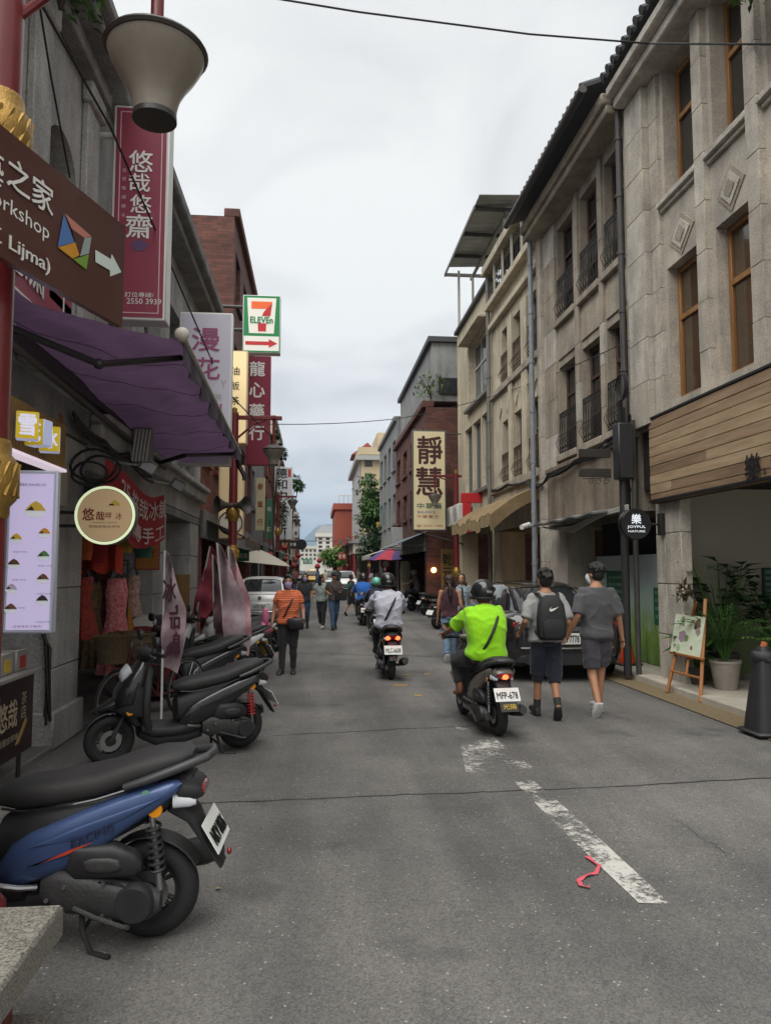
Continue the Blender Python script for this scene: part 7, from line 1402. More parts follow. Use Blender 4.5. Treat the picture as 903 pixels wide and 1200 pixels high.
# flags
def flag(label, px, pyb, pyt, Y, mt, wd, txt=None, lean=0, side=1, tm=None):
    a = atY(px, pyb, Y); t_ = atY(px + lean, pyt, Y); f = thing('banner_flag', label, 'flag', (a.x, Y, 0), group=None)
    b0 = V((a.x - (t_.x - a.x) * .2, Y, .02)); m = MB(); m.tube([b0, t_], .013, 8); m.build('pole', WHITEP, f)
    hgt = (t_.z - a.z)
    def fl(u, v): p = t_.lerp(V((a.x, Y, a.z)), v * .92); w2 = wd * (.25 + .75 * min(1, v * 2.2)) * (1 - .25 * max(0, v - .8) / .2); return p + V((side * w2 * u, .07 * sin(u * 4 + v * 7) + .04 * sin(v * 15), -.05 * u))
    m = MB(); m.sheet(fl, 8, 26, .004); m.build('cloth', mt, f)
    if txt:
        m = MB()
        for i, ch in enumerate(txt):
            v = .2 + .7 * (i + .5) / len(txt); write(m, ch, fl(.5, v) + V((0, -.03, 0)), X_, Z_, wd * .62, hgt * .7 / len(txt) * .8, .015)
        m.build('lettering', tm or WINK, f, sharp=0)
PALE = mat('flag_pale', 'c2b6b8', .8, col2='8a6472', var=.5, vs=3.5); FRED = mat('flag_red', '9c2f40', .8, col2='b4606e', var=.4, vs=6)
flag('pale banner flag with plum characters beside the plywood pillar', 190, 795, 645, 8.2, PALE, .22, '冰品綿', 3, 1, mat('flag_plum', '4a2434', .7))
flag('tilted red pennant flag by the plywood board', 222, 728, 640, 12.0, FRED, .32, None, 24, 1)
flag('slim white and pink banner flag before the speaker lamp post', 266, 782, 636, 10.6, PALE, .3, None, -12, 1)
flag('dark rose banner flag next to the lamp post', 252, 760, 650, 11.4, mat('flag_rose', '6d3a44', .8, col2='99808a', var=.4, vs=5), .2, None, -3, 1)
flag('white banner flag standing in front of the red lamp post', 276, 775, 640, 11.0, mat('flag_white', 'cbc3c3', .8, col2='b0656f', var=.5, vs=4), .26, None, -9, 1)
# far left clutter
m = MB(); c = atY(283, 651, 20); m.box((c.x - .2, 20, c.z - .15), (c.x + .2, 20.04, c.z + .15)); rs2 = thing('street_name_sign', 'small green street name sign under the pink board', 'sign', (c.x, 20, c.z - .15)); m.build('plate', mat('street_green', '1f6b55', .5), rs2); m = MB(); write(m, '迪化街', (c.x, 19.995, c.z), X_, Z_, .32, .14, .01); m.build('lettering', WINK, rs2, sharp=0)
mu = thing('market_umbrella', 'cream market parasol tilted over the left pavement past the white car', 'umbrella', (atY(305, 660, 26).x, 26, 0)); cx_ = atY(303, 660, 26); m = MB(); m.lathe([(0, .42), (.3, .33), (.95, .05), (1.1, -.05), (1.08, -.06), (.9, .02)], (cx_.x, 26, cx_.z + .05), (.1, 0, 1), 8); m.build('canopy', mat('cream_canvas', 'b9b3a4', .85), mu, sharp=20); m = MB(); m.tube([(cx_.x, 26, 0.02), (cx_.x, 26, cx_.z + .4)], .025, 8); m.build('pole', WHITEP, mu)
LANR = mat('lantern_red', '8a201c', .6)
for i, (px, py, Y, r) in enumerate(((343, 663, 44, .24), (346, 656, 50, .2), (350, 651, 50, .18), (334, 655, 36, .15), (333, 642, 33, .15), (372, 664, 70, .28), (374, 657, 70, .25), (316, 652, 28, .18))):
    c = atY(px, py, Y); ln = thing('paper_lantern', ('red paper lantern with white ring by the black hanging sign', 'small red paper lantern above the ringed lantern', 'red paper lantern under the far cable', 'little red paper lantern on the lamp post', 'red paper lantern below the white clinic sign', 'large red paper lantern over the far crowd', 'red paper lantern above the far market', 'orange red paper lantern near the cream parasol')[i], 'lantern', (c.x, Y, c.z - r)); m = MB(); m.lathe([(r * .3, -r * .85), (r * .75, -r * .6), (r, 0), (r * .75, r * .6), (r * .3, r * .85)], c, n=16); m.build('paper', LANR, ln); m = MB(); m.lathe([(r * .32, -r * 1.0), (r * .32, -r * .84)], c, n=12); m.lathe([(r * .32, r * .84), (r * .32, r * 1.0)], c, n=12); m.build('caps', GOLD, ln); m = MB(); m.tube([c + V((0, 0, -r)), c + V((0, 0, -r * 1.5))], r * .08, 6); m.build('tassel', LANR, ln)
    m = MB(); m.tube([c + V((0, 0, r)), c + V((0, 0, r + 1.2))], .012, 4); m.build('cord', WIRE, ln)
# ================================================================== right shop fronts
BP = mat('black_paint', (.025, .025, .026), .5, var=.2, vs=5)
pl2 = thing('service_pole', 'black service pole with junction boxes and slat signs at the stone corner', 'pole', (4.62, 10.75, .07))
m = MB(); m.tube([(4.62, 10.75, .07), (4.62, 10.75, 4.1)], .06, 12); m.build('pole', BP, pl2); m = MB(); m.tube([(4.76, 10.68, .07), (4.76, 10.68, 3.9)], .04, 10); m.build('conduit', PVCD, pl2)
m = MB(); m.box((4.5, 10.6, 3.0), (4.74, 10.84, 3.85), .02); m.build('junction_case', BP, pl2)
for z in (3.06, 3.36): m = MB(); a_, b2_ = atY(701, 548 if z < 3.2 else 521, 11.2), atY(742, 548, 11.2); m.box((4.0, 10.9, z), (4.5, 10.94, z + .13), .006); m.build('slat_sign', mat('slat_dark', '35302b', .8, var=.25, vs=5), pl2)
m = MB(); [m.tube([(4.42 - .12 * i + .05 * cos(a * .45) * (1 - a * .03), 10.9, 2.99 + .05 * sin(a * .45) * (1 - a * .03)) for a in range(20)], .005, 5) for i in range(3)]; m.tube([(4.5, 10.9, 3.05), (4.05, 10.9, 3.03)], .006, 5); m.build('scroll_bracket', IRON, pl2)
m = MB(); [m.tube([V((4.5 + .0 * i, 10.5 - .05 * i, 4.35)) + V((.0, .18 * cos(a * .42 + i), .2 * sin(a * .42 + i))) for a in range(14)], .014, 6) for i in range(3)]; m.tube([(4.6, 10.7, 3.85), (4.55, 10.6, 4.2)], .02, 6); m.build('cable_loops', WIRE, pl2)
cl_ = atY(745, 614, 10.2); js = thing('round_hanging_sign', 'round black hanging sign with white emblem and capital letters', 'sign', (cl_.x, 10.2, cl_.z - .22))
m = MB(); m.lathe([(0, 0), (.215, 0), (.225, .012), (.225, .12), (.215, .13), (0, .13)], (cl_.x, 10.2, cl_.z), Y_, 40); m.build('disc', mat('sign_black_gloss', (.012, .012, .013), .25), js)
m = MB(); write(m, 'JOYFUL', (cl_.x, 10.196, cl_.z - .045), X_, Z_, .27, .045, .03); write(m, 'NATURE', (cl_.x, 10.196, cl_.z - .105), X_, Z_, .25, .028, .02); m.build('lettering', emat('sign_white_glow', 'dfe4ec', .12), js, sharp=0); m = MB(); write(m, '樂', (cl_.x, 10.196, cl_.z + .07), X_, Z_, .14, .14, .03); m.build('emblem', MATS['sign_white_glow'], js, sharp=0)
m = MB(); m.tube([(cl_.x + .22, 10.26, cl_.z), (4.95, 10.26, cl_.z)], .015, 8); m.box((4.93, 10.2, cl_.z - .16), (4.99, 10.32, cl_.z + .16), .005); m.build('bracket', BLKP, js)
# printed hoarding
def hoardmat():
    m = bpy.data.materials.new('grass_print'); m.use_nodes = True; t = m.node_tree; b = t.nodes['Principled BSDF']; g = N(t, 'ShaderNodeNewGeometry'); s_ = N(t, 'ShaderNodeSeparateXYZ'); t.links.new(g.outputs['Position'], s_.inputs[0])
    mp = N(t, 'ShaderNodeMapping'); mp.inputs['Scale'].default_value = (3, 3, .8); t.links.new(g.outputs['Position'], mp.inputs[0]); n = N(t, 'ShaderNodeTexNoise', i={'Scale': 3.5, 'Detail': 7, 'Roughness': .7}); t.links.new(mp.outputs[0], n.inputs['Vector'])
    a = N(t, 'ShaderNodeMath', operation='MULTIPLY_ADD', i={1: 1.5}); t.links.new(n.outputs[0], a.inputs[0]); t.links.new(s_.outputs[2], a.inputs[2]); r = N(t, 'ShaderNodeValToRGB'); e_ = r.color_ramp.elements; e_[0].position = .28; e_[0].color = (*H('3d5f26'), 1); e_[1].position = .9; e_[1].color = (*H('c3d3d6'), 1); q = e_.new(.5); q.color = (*H('7da04a'), 1); q = e_.new(.68); q.color = (*H('a9c4b4'), 1)
    k = N(t, 'ShaderNodeMath', operation='MULTIPLY', i={1: .38}); t.links.new(a.outputs[0], k.inputs[0]); t.links.new(k.outputs[0], r.inputs[0]); t.links.new(r.outputs[0], b.inputs['Base Color']); b.inputs['Roughness'].default_value = .35; return m
hd = thing('site_hoarding', 'white and green grass printed hoarding panels with dark green notices', 'hoarding', (5.35, 12.2, .07)); HM = hoardmat()
for i, (a, b) in enumerate(((11.0, 12.1), (12.13, 14.3))):
    m = MB(); m.box((5.55, a, .08), (5.61, b, 1.9), .006); o = m.build('panel', HM, hd)
    yc = (a + b) / 2 + (.0 if i == 0 else .1); m = MB(); ww_ = .5 if i == 0 else .9; m.box((5.54, yc - ww_ / 2, .75 if i == 0 else .55), (5.549, yc + ww_ / 2, 1.35 if i == 0 else 1.62)); n_ = m.build('notice', mat('notice_green', '1c6a48', .5), hd, sharp=0)
    m = MB(); [write(m, '施工告示敬請見諒'[:6 + k % 3], (5.536, yc, (1.27 if i == 0 else 1.5) - k * .13), V((0, -1, 0)), Z_, ww_ * .75, .055) for k in range(4 if i == 0 else 6)]; m.build('lettering', mat('notice_white', 'b9cfc4', .6), n_, sharp=0)
# cone
def cone_at(label, x, y, z):
    c = thing('traffic_cone', label, 'traffic cone', (x, y, z)); m = MB(); m.box((-.2, -.2, 0), (.2, .2, .035), .012); m.build('base', BLKP, c, local=True); m = MB(); m.lathe([(.145, .035), (.14, .06), (.03, .66), (.022, .67), (0, .67)], n=24); m.build('body', mat('cone_orange', 'c8401e', .45, var=.15, vs=8), c, local=True)
cone_at('orange traffic cone standing before the hoarding', 5.16, 12.05, .07)
# easel
ez = thing('easel', 'orange wooden easel holding a pale picture board', 'easel', (4.75, 9.3, 0)); WE = mat('easel_wood', '96602f', .6, var=.25, vs=8, stretch=(1, 1, .2))
def dirp(px, py, Y): return atY(px, py, Y)
tl_, tr_ = atY(807, 700, 9.82), atY(826, 702, 9.3); bl_, br_ = atZ(781, 812, .02), atZ(820, 823, .02)
def bar(a, b, w_, nm, par, mt): m = MB(); d = (b - a); s1, s2 = frame(d); M_ = Matrix((s1, s2, d.normalized())).transposed().to_4x4(); M_.translation = (a + b) / 2; m.box((-w_ / 2, -w_ * .35, -d.length / 2), (w_ / 2, w_ * .35, d.length / 2), .004, M_); return m.build(nm, mt, par)
bar(bl_, tl_, .042, 'leg', ez, WE); bar(br_, tr_, .042, 'leg', ez, WE)
bar(V((5.1, 10.2, .1)), (tl_ + tr_) / 2 + V((0, .03, -.05)), .036, 'rear_leg', ez, WE)
l1, r1 = bl_.lerp(tl_, .40), br_.lerp(tr_, .40); n_e = (r1 - l1).cross(tl_ - bl_).normalized(); n_e = n_e if n_e.y < 0 else -n_e
bar(l1 + n_e * .03 + (l1 - r1) * .15, r1 + n_e * .03 + (r1 - l1) * .1, .045, 'ledge', ez, WE); bar(bl_.lerp(tl_, .22), br_.lerp(tr_, .22), .036, 'stretcher', ez, WE); bar(bl_.lerp(br_, .5).lerp(tl_.lerp(tr_, .5), .22), l1.lerp(r1, .5), .03, 'strut', ez, WE)
pc = thing('picture_board', 'pale green picture board of plants resting on the easel', 'picture', l1.lerp(r1, .5)); a_, b_ = l1 + (l1 - r1) * .12 + n_e * .035, r1 + n_e * .035; upv = ((tl_ + tr_) - (bl_ + br_)).normalized(); hb2 = .55
m = MB(); m.prism([a_, b_, b_ + upv * hb2, a_ + upv * hb2], n_e * .012); m.build('panel', mat('picture_pale', 'aab59a', .7, col2='c4c9b2', var=.3, vs=5), pc)
ru = (b_ - a_).normalized(); ww_ = (b_ - a_).length
def spot(u, v, r, mt, k=.0135): m = MB(); c = a_ + ru * ww_ * u + upv * hb2 * v + n_e * k; m.add([c + (ru * cos(t) + upv * sin(t)) * r * (1 + .35 * noise.noise(V((t * 2, u * 9, v * 9)))) for t in [2 * pi * i / 14 for i in range(14)]], [tuple(range(14))]); m.build('painted_flower', mt, pc, sharp=0)
for u, v, r, c in ((.82, .82, .07, '6a5340'), (.85, .62, .06, '8a8078'), (.75, .72, .035, '3c3a30'), (.35, .45, .09, '8d7a86'), (.5, .42, .05, '6c8a4a'), (.3, .88, .05, '7d8a70'), (.7, .2, .03, '7a5a4a'), (.25, .15, .05, '8fa080')): spot(u, v, r, mat('paint_' + c, c, .8, var=.3, vs=30))
m = MB(); write(m, '植', a_ + ru * ww_ * .3 + upv * hb2 * .8 + n_e * .016, ru, upv, .1, .1); m.build('lettering', mat('paint_7d8a70', '7d8a70'), pc, sharp=0)
# bollard
bo = thing('bollard', 'black tapered road bollard with tied cord at the pavement edge', 'bollard', (4.47, 7.12, .02)); m = MB(); m.box((-.2, -.2, 0), (.2, .2, .04), .02); m.build('base', BLKP, bo, local=True); m = MB(); m.loft([((0, 0, .04), .18, .18, 3.4, X_, Y_), ((0, 0, .45), .125, .125, 3.4, X_, Y_), ((0, 0, .72), .09, .09, 3, X_, Y_), ((0, 0, .78), .08, .08, 2.4, X_, Y_), ((0, 0, .86), .05, .05, 2.2, X_, Y_)], 24); m.build('body', BLKP, bo, local=True)
m = MB(); m.lathe(torus_prof(.095, .03, .05, 8), (0, 0, .76), n=20, closed=True); m.v = [tuple(V(p) * (1 + .05 * noise.noise(V(p) * 30))) for p in m.v]; m.build('tied_cord', mat('cord_grey', (.03, .03, .032), .6), bo, local=True); m = MB(); m.tube([(0, 0, .85), (.02, 0, .9)], .03, 8); m.build('knob', mat('knob_orange', 'a05a30', .6), bo, local=True)
# ------------------------------------------------------------------ leaves
def leafmat(name, c, c2): return mat(name, c, .5, col2=c2, var=.5, vs=2.5, spec=.3)
LF1 = leafmat('leaf_green', '4d7034', '2a4a20'); LF2 = leafmat('leaf_dark', '33512c', '1c3318'); LF3 = leafmat('leaf_light', '6a8a3c', '3f6028')
def leaf(m, p, d, up, L_, w_, fold=.2):
    d = d.normalized(); s = d.cross(up); s = s.normalized() if s.length > 1e-3 else X_; u = s.cross(d)
    m.add([p, p + d * L_ * .45 + s * w_ * .5 + u * fold * w_, p + d * L_ - u * L_ * .12, p + d * L_ * .45 - s * w_ * .5 + u * fold * w_, p + d * L_ * .5], [(0, 4, 1), (1, 4, 2), (0, 3, 4), (3, 2, 4)])
def rv(): 
    while True:
        v = V((random.uniform(-1, 1), random.uniform(-1, 1), random.uniform(-1, 1)))
        if .05 < v.length < 1: return v
def crown(m, clumps, per, L_, w_):
    for c, r in clumps:
        for _ in range(per):
            d = rv().normalized(); p = V(c) + V((d.x * r[0], d.y * r[1], d.z * r[2])) * random.uniform(.45, 1.05) ; leaf(m, p, d + rv() * .8 + V((0, 0, -.3)), Z_, L_ * random.uniform(.7, 1.3), w_ * random.uniform(.7, 1.2))
def tree(label, x, y, h, crx, crz, n, per, L_, lm, trunk=.18, cz=None, group='street trees on the right', base=0):
    t_ = thing('tree', label, 'tree', (x, y, base), group=group); m = MB(); top = V((x + .2, y, base + h * .62)); m.tube([(x, y, base), (x + .08, y, base + h * .25), (x - .03, y, base + h * .45), top], [trunk, trunk * .8, trunk * .65, trunk * .4], 10); cz = cz or base + h * .65; cl = []
    for i in range(n):
        a = random.uniform(0, 2 * pi); rr = crx * sqrt(random.random()) * .85; z = cz + random.uniform(-1, 1) * crz * sqrt(max(0, 1 - (rr / crx) ** 2)); c = V((x + rr * cos(a), y + rr * sin(a), z)); k = random.uniform(.28, .42) * crx; cl.append((c, (k, k, k * .62))); m.tube([V((x, y, base + h * random.uniform(.35, .6))), (V((x, y, base + h * .55)) + c) / 2 + V((0, 0, .1)), c], [trunk * .35, trunk * .22, trunk * .08], 6)
    m.build('trunk', mat('bark', '4a3f34', .9, var=.3, vs=8, bump=.5, bs=30), t_); m = MB(); crown(m, cl, per, L_, L_ * .5); m.build('crown', lm, t_, sharp=0)
p = atY(443, 600, 52); tree('tall leafy green tree in front of the beige block', 4.6, 52, 8.2, 1.9, 2.6, 34, 120, .34, LF1, .2, cz=5.8)
tree('spreading green tree beside the teal sign', 4.3, 47.6, 4.6, 1.5, 1.1, 18, 110, .28, LF2, .14, cz=3.2)
tree('bushy round green tree over the far market pavement', 1.9, 74, 3.6, 2.0, .8, 18, 110, .34, LF3, .14, cz=3.0)
tree('small tree reaching out behind the white clinic sign', -1.45, 41, 7.0, .7, .7, 10, 70, .25, LF1, .1, cz=6.0, group='trees on the left pavement')
tree('leafy tree behind the maroon pharmacy sign', -1.5, 26.5, 6.6, .4, .5, 8, 60, .16, LF2, .06, cz=6.0, group='trees on the left pavement')
# shrubs on roofs and hanging plants
def shrub(label, c, r, n, L_, lm, pot=True, name='shrub', stems=0):
    s = thing(name, label, 'plant', c); m = MB(); c = V(c)
    for i in range(max(3, stems)): a = random.uniform(0, 6.28); m.tube([c, c + V((cos(a) * r * .3, sin(a) * r * .3, r * .7)), c + V((cos(a) * r * .7, sin(a) * r * .7, r * 1.3))], [.02, .013, .005], 5)
    m.build('stem', mat('bark', '4a3f34'), s); m = MB()
    for _ in range(n): d = rv(); d.z = abs(d.z); leaf(m, c + V((d.x * r, d.y * r, d.z * r * 1.5 + r * .15)), rv() + Z_ * .3, Z_, L_ * random.uniform(.7, 1.3), L_ * .4)
    m.build('foliage', lm, s, sharp=0)
c = atY(506, 498, 26.9); shrub('thin wild shrub growing from the brick roof edge', (c.x, 26.9, 7.9), .7, 240, .16, LF3)
c = atY(100, 5, 6.2); shrub('leafy plant overhanging the top of the arched stone house', (c.x - .2, 6.2, c.z - .05), .35, 220, .12, LF1)
c = atX(897, 2, 4.9); shrub('leafy plant overhanging the timber windowed house', (4.7, c.y - .1, c.z), .3, 160, .12, LF1)
for i, (px, py, Y) in enumerate(((318, 690, 24), (327, 610, 34), (331, 600, 36))): c = atY(px, py, Y); shrub(('low green plant in front of the white car', 'green creeper on the far left house front', 'trailing green plant by the clinic sign')[i], (max(c.x, -2.3), Y, max(.06, c.z - .3)), .4, 200, .14, (LF2, LF1, LF2)[i])
# potted plants in the forecourt
def potted(label, x, y, z, pr, ph, kind, hgt, pm, lm, n):
    s = thing('potted_plant', label, 'potted plant', (x, y, z), group='potted plants in the forecourt'); m = MB(); m.lathe([(pr * .72, 0), (pr, ph), (pr * 1.05, ph), (pr * 1.05, ph + .03), (pr * .92, ph + .03), (pr * .85, ph - .05), (0, ph - .05)], n=28); m.build('pot', pm, s, local=True)
    m = MB(); m2 = MB(); b0 = V((0, 0, ph - .04))
    for i in range(n):
        a = random.uniform(0, 6.28); e_ = random.uniform(.25, 1) 
        if kind == 'fern':
            tip = b0 + V((cos(a) * hgt * .75 * e_, sin(a) * hgt * .75 * e_, hgt * (1.05 - .45 * e_))); mid = b0 + V((cos(a) * hgt * .25 * e_, sin(a) * hgt * .25 * e_, hgt * .7)); P = [b0 * (1 - q) ** 2 + mid * 2 * q * (1 - q) + tip * q * q for q in [k / 10 for k in range(11)]]; m.tube(P, .005, 4)
            for k in range(3, 11):
                d = (P[k] - P[k - 1]).normalized(); sd = d.cross(Z_).normalized()
                for sg in (1, -1): leaf(m2, P[k], sd * sg + d * .6 - Z_ * .15, Z_, .13 * (1.2 - .06 * k), .026, .1)
        else:
            L_ = hgt * random.uniform(.45, 1); tip = b0 + V((cos(a) * L_ * .55 * e_, sin(a) * L_ * .55 * e_, L_)); m.tube([b0, b0.lerp(tip, .5) + V((0, 0, .06)), tip], [.012, .009, .006], 5)
            for k in range(3): aa = a + random.uniform(-1, 1); leaf(m2, tip - V((0, 0, .06 * k)), V((cos(aa), sin(aa), random.uniform(-.2, .5))), Z_, .3 * random.uniform(.7, 1.2), .17, .12)
    m.build('stems', LF1, s, local=True); m2.build('foliage', lm, s, local=True, sharp=0)
POT = mat('pot_grey', '8d867c', .8, var=.2, vs=6, bump=.2, bs=30); POTD = mat('pot_dark', '4a453f', .8, var=.2, vs=6)
potted('feathery palm in a big pale grey pot behind the easel', 5.30, 9.28, .1, .19, .34, 'fern', .85, POT, LF1, 26)
potted('broad leaved dark plant behind the feathery palm', 5.7, 10.0, .1, .2, .35, 'broad', 1.35, POTD, LF2, 26)
potted('low fern in dark pot at the forecourt edge', 5.75, 8.75, .1, .18, .3, 'fern', .7, POTD, LF3, 22)
potted('broad leaved plant by the far forecourt wall', 6.3, 9.7, .1, .2, .35, 'broad', 1.0, POTD, LF2, 24)
potted('small leafy plant tucked behind the easel legs', 5.15, 9.7, .1, .12, .2, 'broad', .5, POTD, LF1, 14)
potted('spreading fern by the deep forecourt wall', 6.0, 9.3, .1, .17, .3, 'fern', .75, POTD, LF1, 20)
c = atX(806, 690, 4.95); shrub('dried hanging plant tied to the stone pillar', (4.9, c.y, c.z - .15), .12, 60, .12, mat('dry_leaf', '5a4e38', .8, var=.4, vs=9), name='hanging_plant')
gb = thing('notice_board', 'dark green grid notice board on the mossy forecourt wall', 'notice board', (6.1, 10.5, 1.3)); c = atY(900, 685, 10.5); m = MB(); m.box((c.x - .1, 10.47, c.z - .25), (c.x + .4, 10.51, c.z + .25), .006); m.build('board', mat('board_green', '1d4433', .6), gb)
for i in range(5): m = MB(); m.box((c.x - .07, 10.464, c.z - .2 + i * .09), (c.x + .37, 10.469, c.z - .15 + i * .09)); m.build('card_row', mat('card_green', '5f7d6d', .6), gb, sharp=0)
# lit shop interior in the third house
m = MB(); m.ball((5.9, 17.2, 2.35), .07); bl = thing('hanging_lamp', 'warm glowing bulb hanging inside the shop under the brown awning', 'lamp', (5.9, 17.2, 2.28)); m.build('bulb', mat('bulb_warm', 'ffb765', .4, emit=6, ecol=(1, .62, .28)), bl); m = MB(); m.tube([(5.9, 17.2, 2.42), (5.9, 17.2, 2.69)], .01, 6); m.build('cord', WIRE, bl)
rd = thing('shop_doorway', 'warm lit doorway with red couplets inside the awning shop', 'doorway', (7.3, 17.2, .07)); m = MB(); m.box((7.35, 16.7, .07), (7.42, 17.9, 2.5)); m.build('lit_wall', mat('doorway_glow', '9a6a3a', .8, emit=.1, ecol=(1, .5, .2)), rd)
for y in (16.8, 17.65): m = MB(); m.box((7.30, y, .6), (7.345, y + .2, 2.0)); o = m.build('couplet', mat('couplet_red', '9c1f1c', .7), rd, sharp=0); m = MB(); write_v(m, '吉祥如意', (7.296, y + .1, 1.95), V((0, -1, 0)), Z_, .14, .32, .01); m.build('lettering', GOLD, o, sharp=0)
for i, (y, z) in enumerate(((18.3, 1.2), (19.2, 1.9), (16.3, 1.9))): m = MB(); m.box((7.3, y, z), (7.36, y + .55, z + .5)); tag(m.build('poster', mat('poster_maroon', '6d1f2a', .6, col2='a04a3a', var=.4, vs=8), None), ('low maroon poster inside the awning shop', 'high maroon poster inside the awning shop', 'maroon poster beside the lit doorway')[i], 'poster')
# B4 wall: air conditioners, red sign
for i, y in enumerate((23.3, 24.5)):
    ac = thing('air_conditioner', ('white air conditioner unit beside the red sign bracket', 'white air conditioner unit nearer the big cream sign')[i], 'air conditioner', (4.78, y, 3.1)); m = MB(); m.box((4.5, y, 3.1), (4.95, y + .85, 3.75), .02); m.build('case', mat('ac_white', 'c3c2bc', .5, var=.12, vs=4), ac); m = MB(); m.lathe([(.02, 0), (.24, 0), (.24, .01), (.02, .01)], (4.49, y + .4, 3.42), X_, 24); m.build('fan_grille', mat('ac_grille', '8f8f8b', .5), ac); m = MB(); m.box((4.5, y + .05, 3.0), (4.98, y + .1, 3.09)); m.box((4.5, y + .7, 3.0), (4.98, y + .75, 3.09)); m.build('bracket', PVCD, ac)
rsn = thing('red_sign', 'red bracket shaped metal sign frame on the beige house', 'sign', (4.6, 22, 2.8)); m = MB(); m.box((4.35, 21.9, 3.65), (4.98, 22.0, 3.95), .01); m.build('top_bar', mat('sign_red_paint', 'b02228', .45), rsn); m = MB(); m.box((4.4, 21.9, 2.75), (4.65, 22.0, 3.648), .01); m.build('upright', mat('sign_red_paint', 'b02228'), rsn)
# canopy and shop on the brick block
cp = thing('shop_canopy', 'blue grey sloping shop canopy on the brick corner house', 'canopy', (3.6, 29, 2.5)); m = MB(); m.sheet(lambda u, v: (4.02 - 1.1 * v, 26.5 + 7 * u, 3.0 - .45 * v + .015 * sin(u * 90)), 60, 3, .02); m.build('sheet', mat('canopy_blue', '5d6a70', .5, metal=.2), cp); m = MB(); m.tube([(2.93, 26.5, 2.54), (2.93, 33.5, 2.54)], .03, 6); m.build('front_bar', PIPEW, cp)
for y in (26.7, 30, 33.3): m = MB(); m.tube([(4.0, y, 2.5), (2.95, y, 2.53)], .018, 6); m.build('strut', PVCD, cp)
wsn = thing('wooden_plaque', 'vertical gilt wooden plaque with black characters by the herb shop door', 'sign', (4.3, 26.35, .6)); m = MB(); c = atY(524, 680, 26.3); m.box((c.x - .22, 26.3, .7), (c.x + .22, 26.36, 2.35), .01); m.build('board', mat('gilt_wood', '8a6a35', .5, var=.25, vs=4), wsn); m = MB(); [write(m, ch, (c.x, 26.294, 2.0 - i * .5), X_, Z_, .34, .4, .015) for i, ch in enumerate('乾元行')]; m.build('lettering', INK, wsn, sharp=0)
m = MB(); c = atY(508, 668, 26.4); m.ball(c, .1); tag(m.build('wall_lantern', mat('wall_lamp_glow', 'ff9a50', .5, emit=2, ecol=(1, .45, .15))), 'glowing orange wall lantern beside the gilt plaque', 'lamp')
# big umbrella
ub = thing('patio_umbrella', 'purple and red segmented umbrella over a street stall', 'umbrella', (atY(466, 660, 36).x, 36, 0)); c = atY(466, 642, 36); seg = 10
for i in range(seg):
    a0_, a1_ = 2 * pi * i / seg, 2 * pi * (i + 1) / seg; m = MB(); rad = lambda a, r, z: c + V((cos(a) * r, sin(a) * r, z)); m.add([c + V((0, 0, .15)), rad(a0_, .9, -.2), rad(a1_, .9, -.2), rad(a0_, 1.55, -.62), rad(a1_, 1.55, -.62), rad((a0_ + a1_) / 2, 1.5, -.58)], [(0, 1, 2), (1, 3, 5, 2), (2, 5, 4)]); m.build('panel', mat('umb_purple', '4a3a6e', .8) if i % 2 else mat('umb_red', '9c3340', .8), ub, sharp=0)
m = MB(); m.tube([(c.x, 36, 0), (c.x, 36, c.z + .15)], .03, 8); m.build('pole', WHITEP, ub)
st_ = thing('stall_cloth', 'pale draped cloth wrapped round a stall post under the umbrella', 'cloth', (atY(475, 690, 33).x, 33, 0)); m = MB(); c = atY(475, 690, 33); m.loft([((c.x, 33, .05), .28, .2, 2.5, X_, Y_), ((c.x, 33, .8), .22, .16, 2.5, X_, Y_), ((c.x, 33, 1.5), .26, .16, 2.5, X_, Y_), ((c.x, 33, 2.0), .2, .12, 2.5, X_, Y_)], 16); m.build('drape', mat('pale_drape', 'b5b09a', .85, var=.3, vs=5), st_)
# cctv
cc = thing('security_camera', 'white bullet security camera under the brown awning corner', 'camera', (4.4, 15.85, 2.55)); m = MB(); m.tube([(4.95, 15.78, 2.6), (4.6, 15.72, 2.6)], .02, 6); m.build('arm', WHITEP, cc); m = MB(); m.tube([(4.62, 15.75, 2.62), (4.4, 15.55, 2.55)], .055, 12); m.build('housing', WHITEP, cc)
# litter
def ribbon(): m = MB(); P = [atZ(x, y, .012) for x, y in ((686, 1003), (694, 1008), (702, 1014), (698, 1022), (686, 1026), (677, 1031), (680, 1037), (691, 1039))]; P = [P[i].lerp(P[i + 1], q / 4) for i in range(len(P) - 1) for q in range(4)] + [P[-1]]; T_ = [(P[min(i + 1, len(P) - 1)] - P[max(0, i - 1)]).normalized() for i in range(len(P))]; vs = []; [vs.extend([p + V((-t_.y, t_.x, 0)) * .011 + V((0, 0, .006 * sin(i * .9))), p - V((-t_.y, t_.x, 0)) * .011]) for i, (p, t_) in enumerate(zip(P, T_))]; m.add(vs, [(2 * i, 2 * i + 1, 2 * i + 3, 2 * i + 2) for i in range(len(P) - 1)]); return m
tag(ribbon().build('ribbon', mat('pink_ribbon', 'c4525f', .6)), 'crumpled pink ribbon lying on the road by the white line', 'ribbon')
m = MB(); leaf(m, atZ(250, 1042, .008), V((1, .3, .05)), Z_, .05, .025); tag(m.build('fallen_leaf', mat('dry_leaf_tan', '8a7a58', .8)), 'small dry leaf on the asphalt beside the blue scooter', 'leaf')

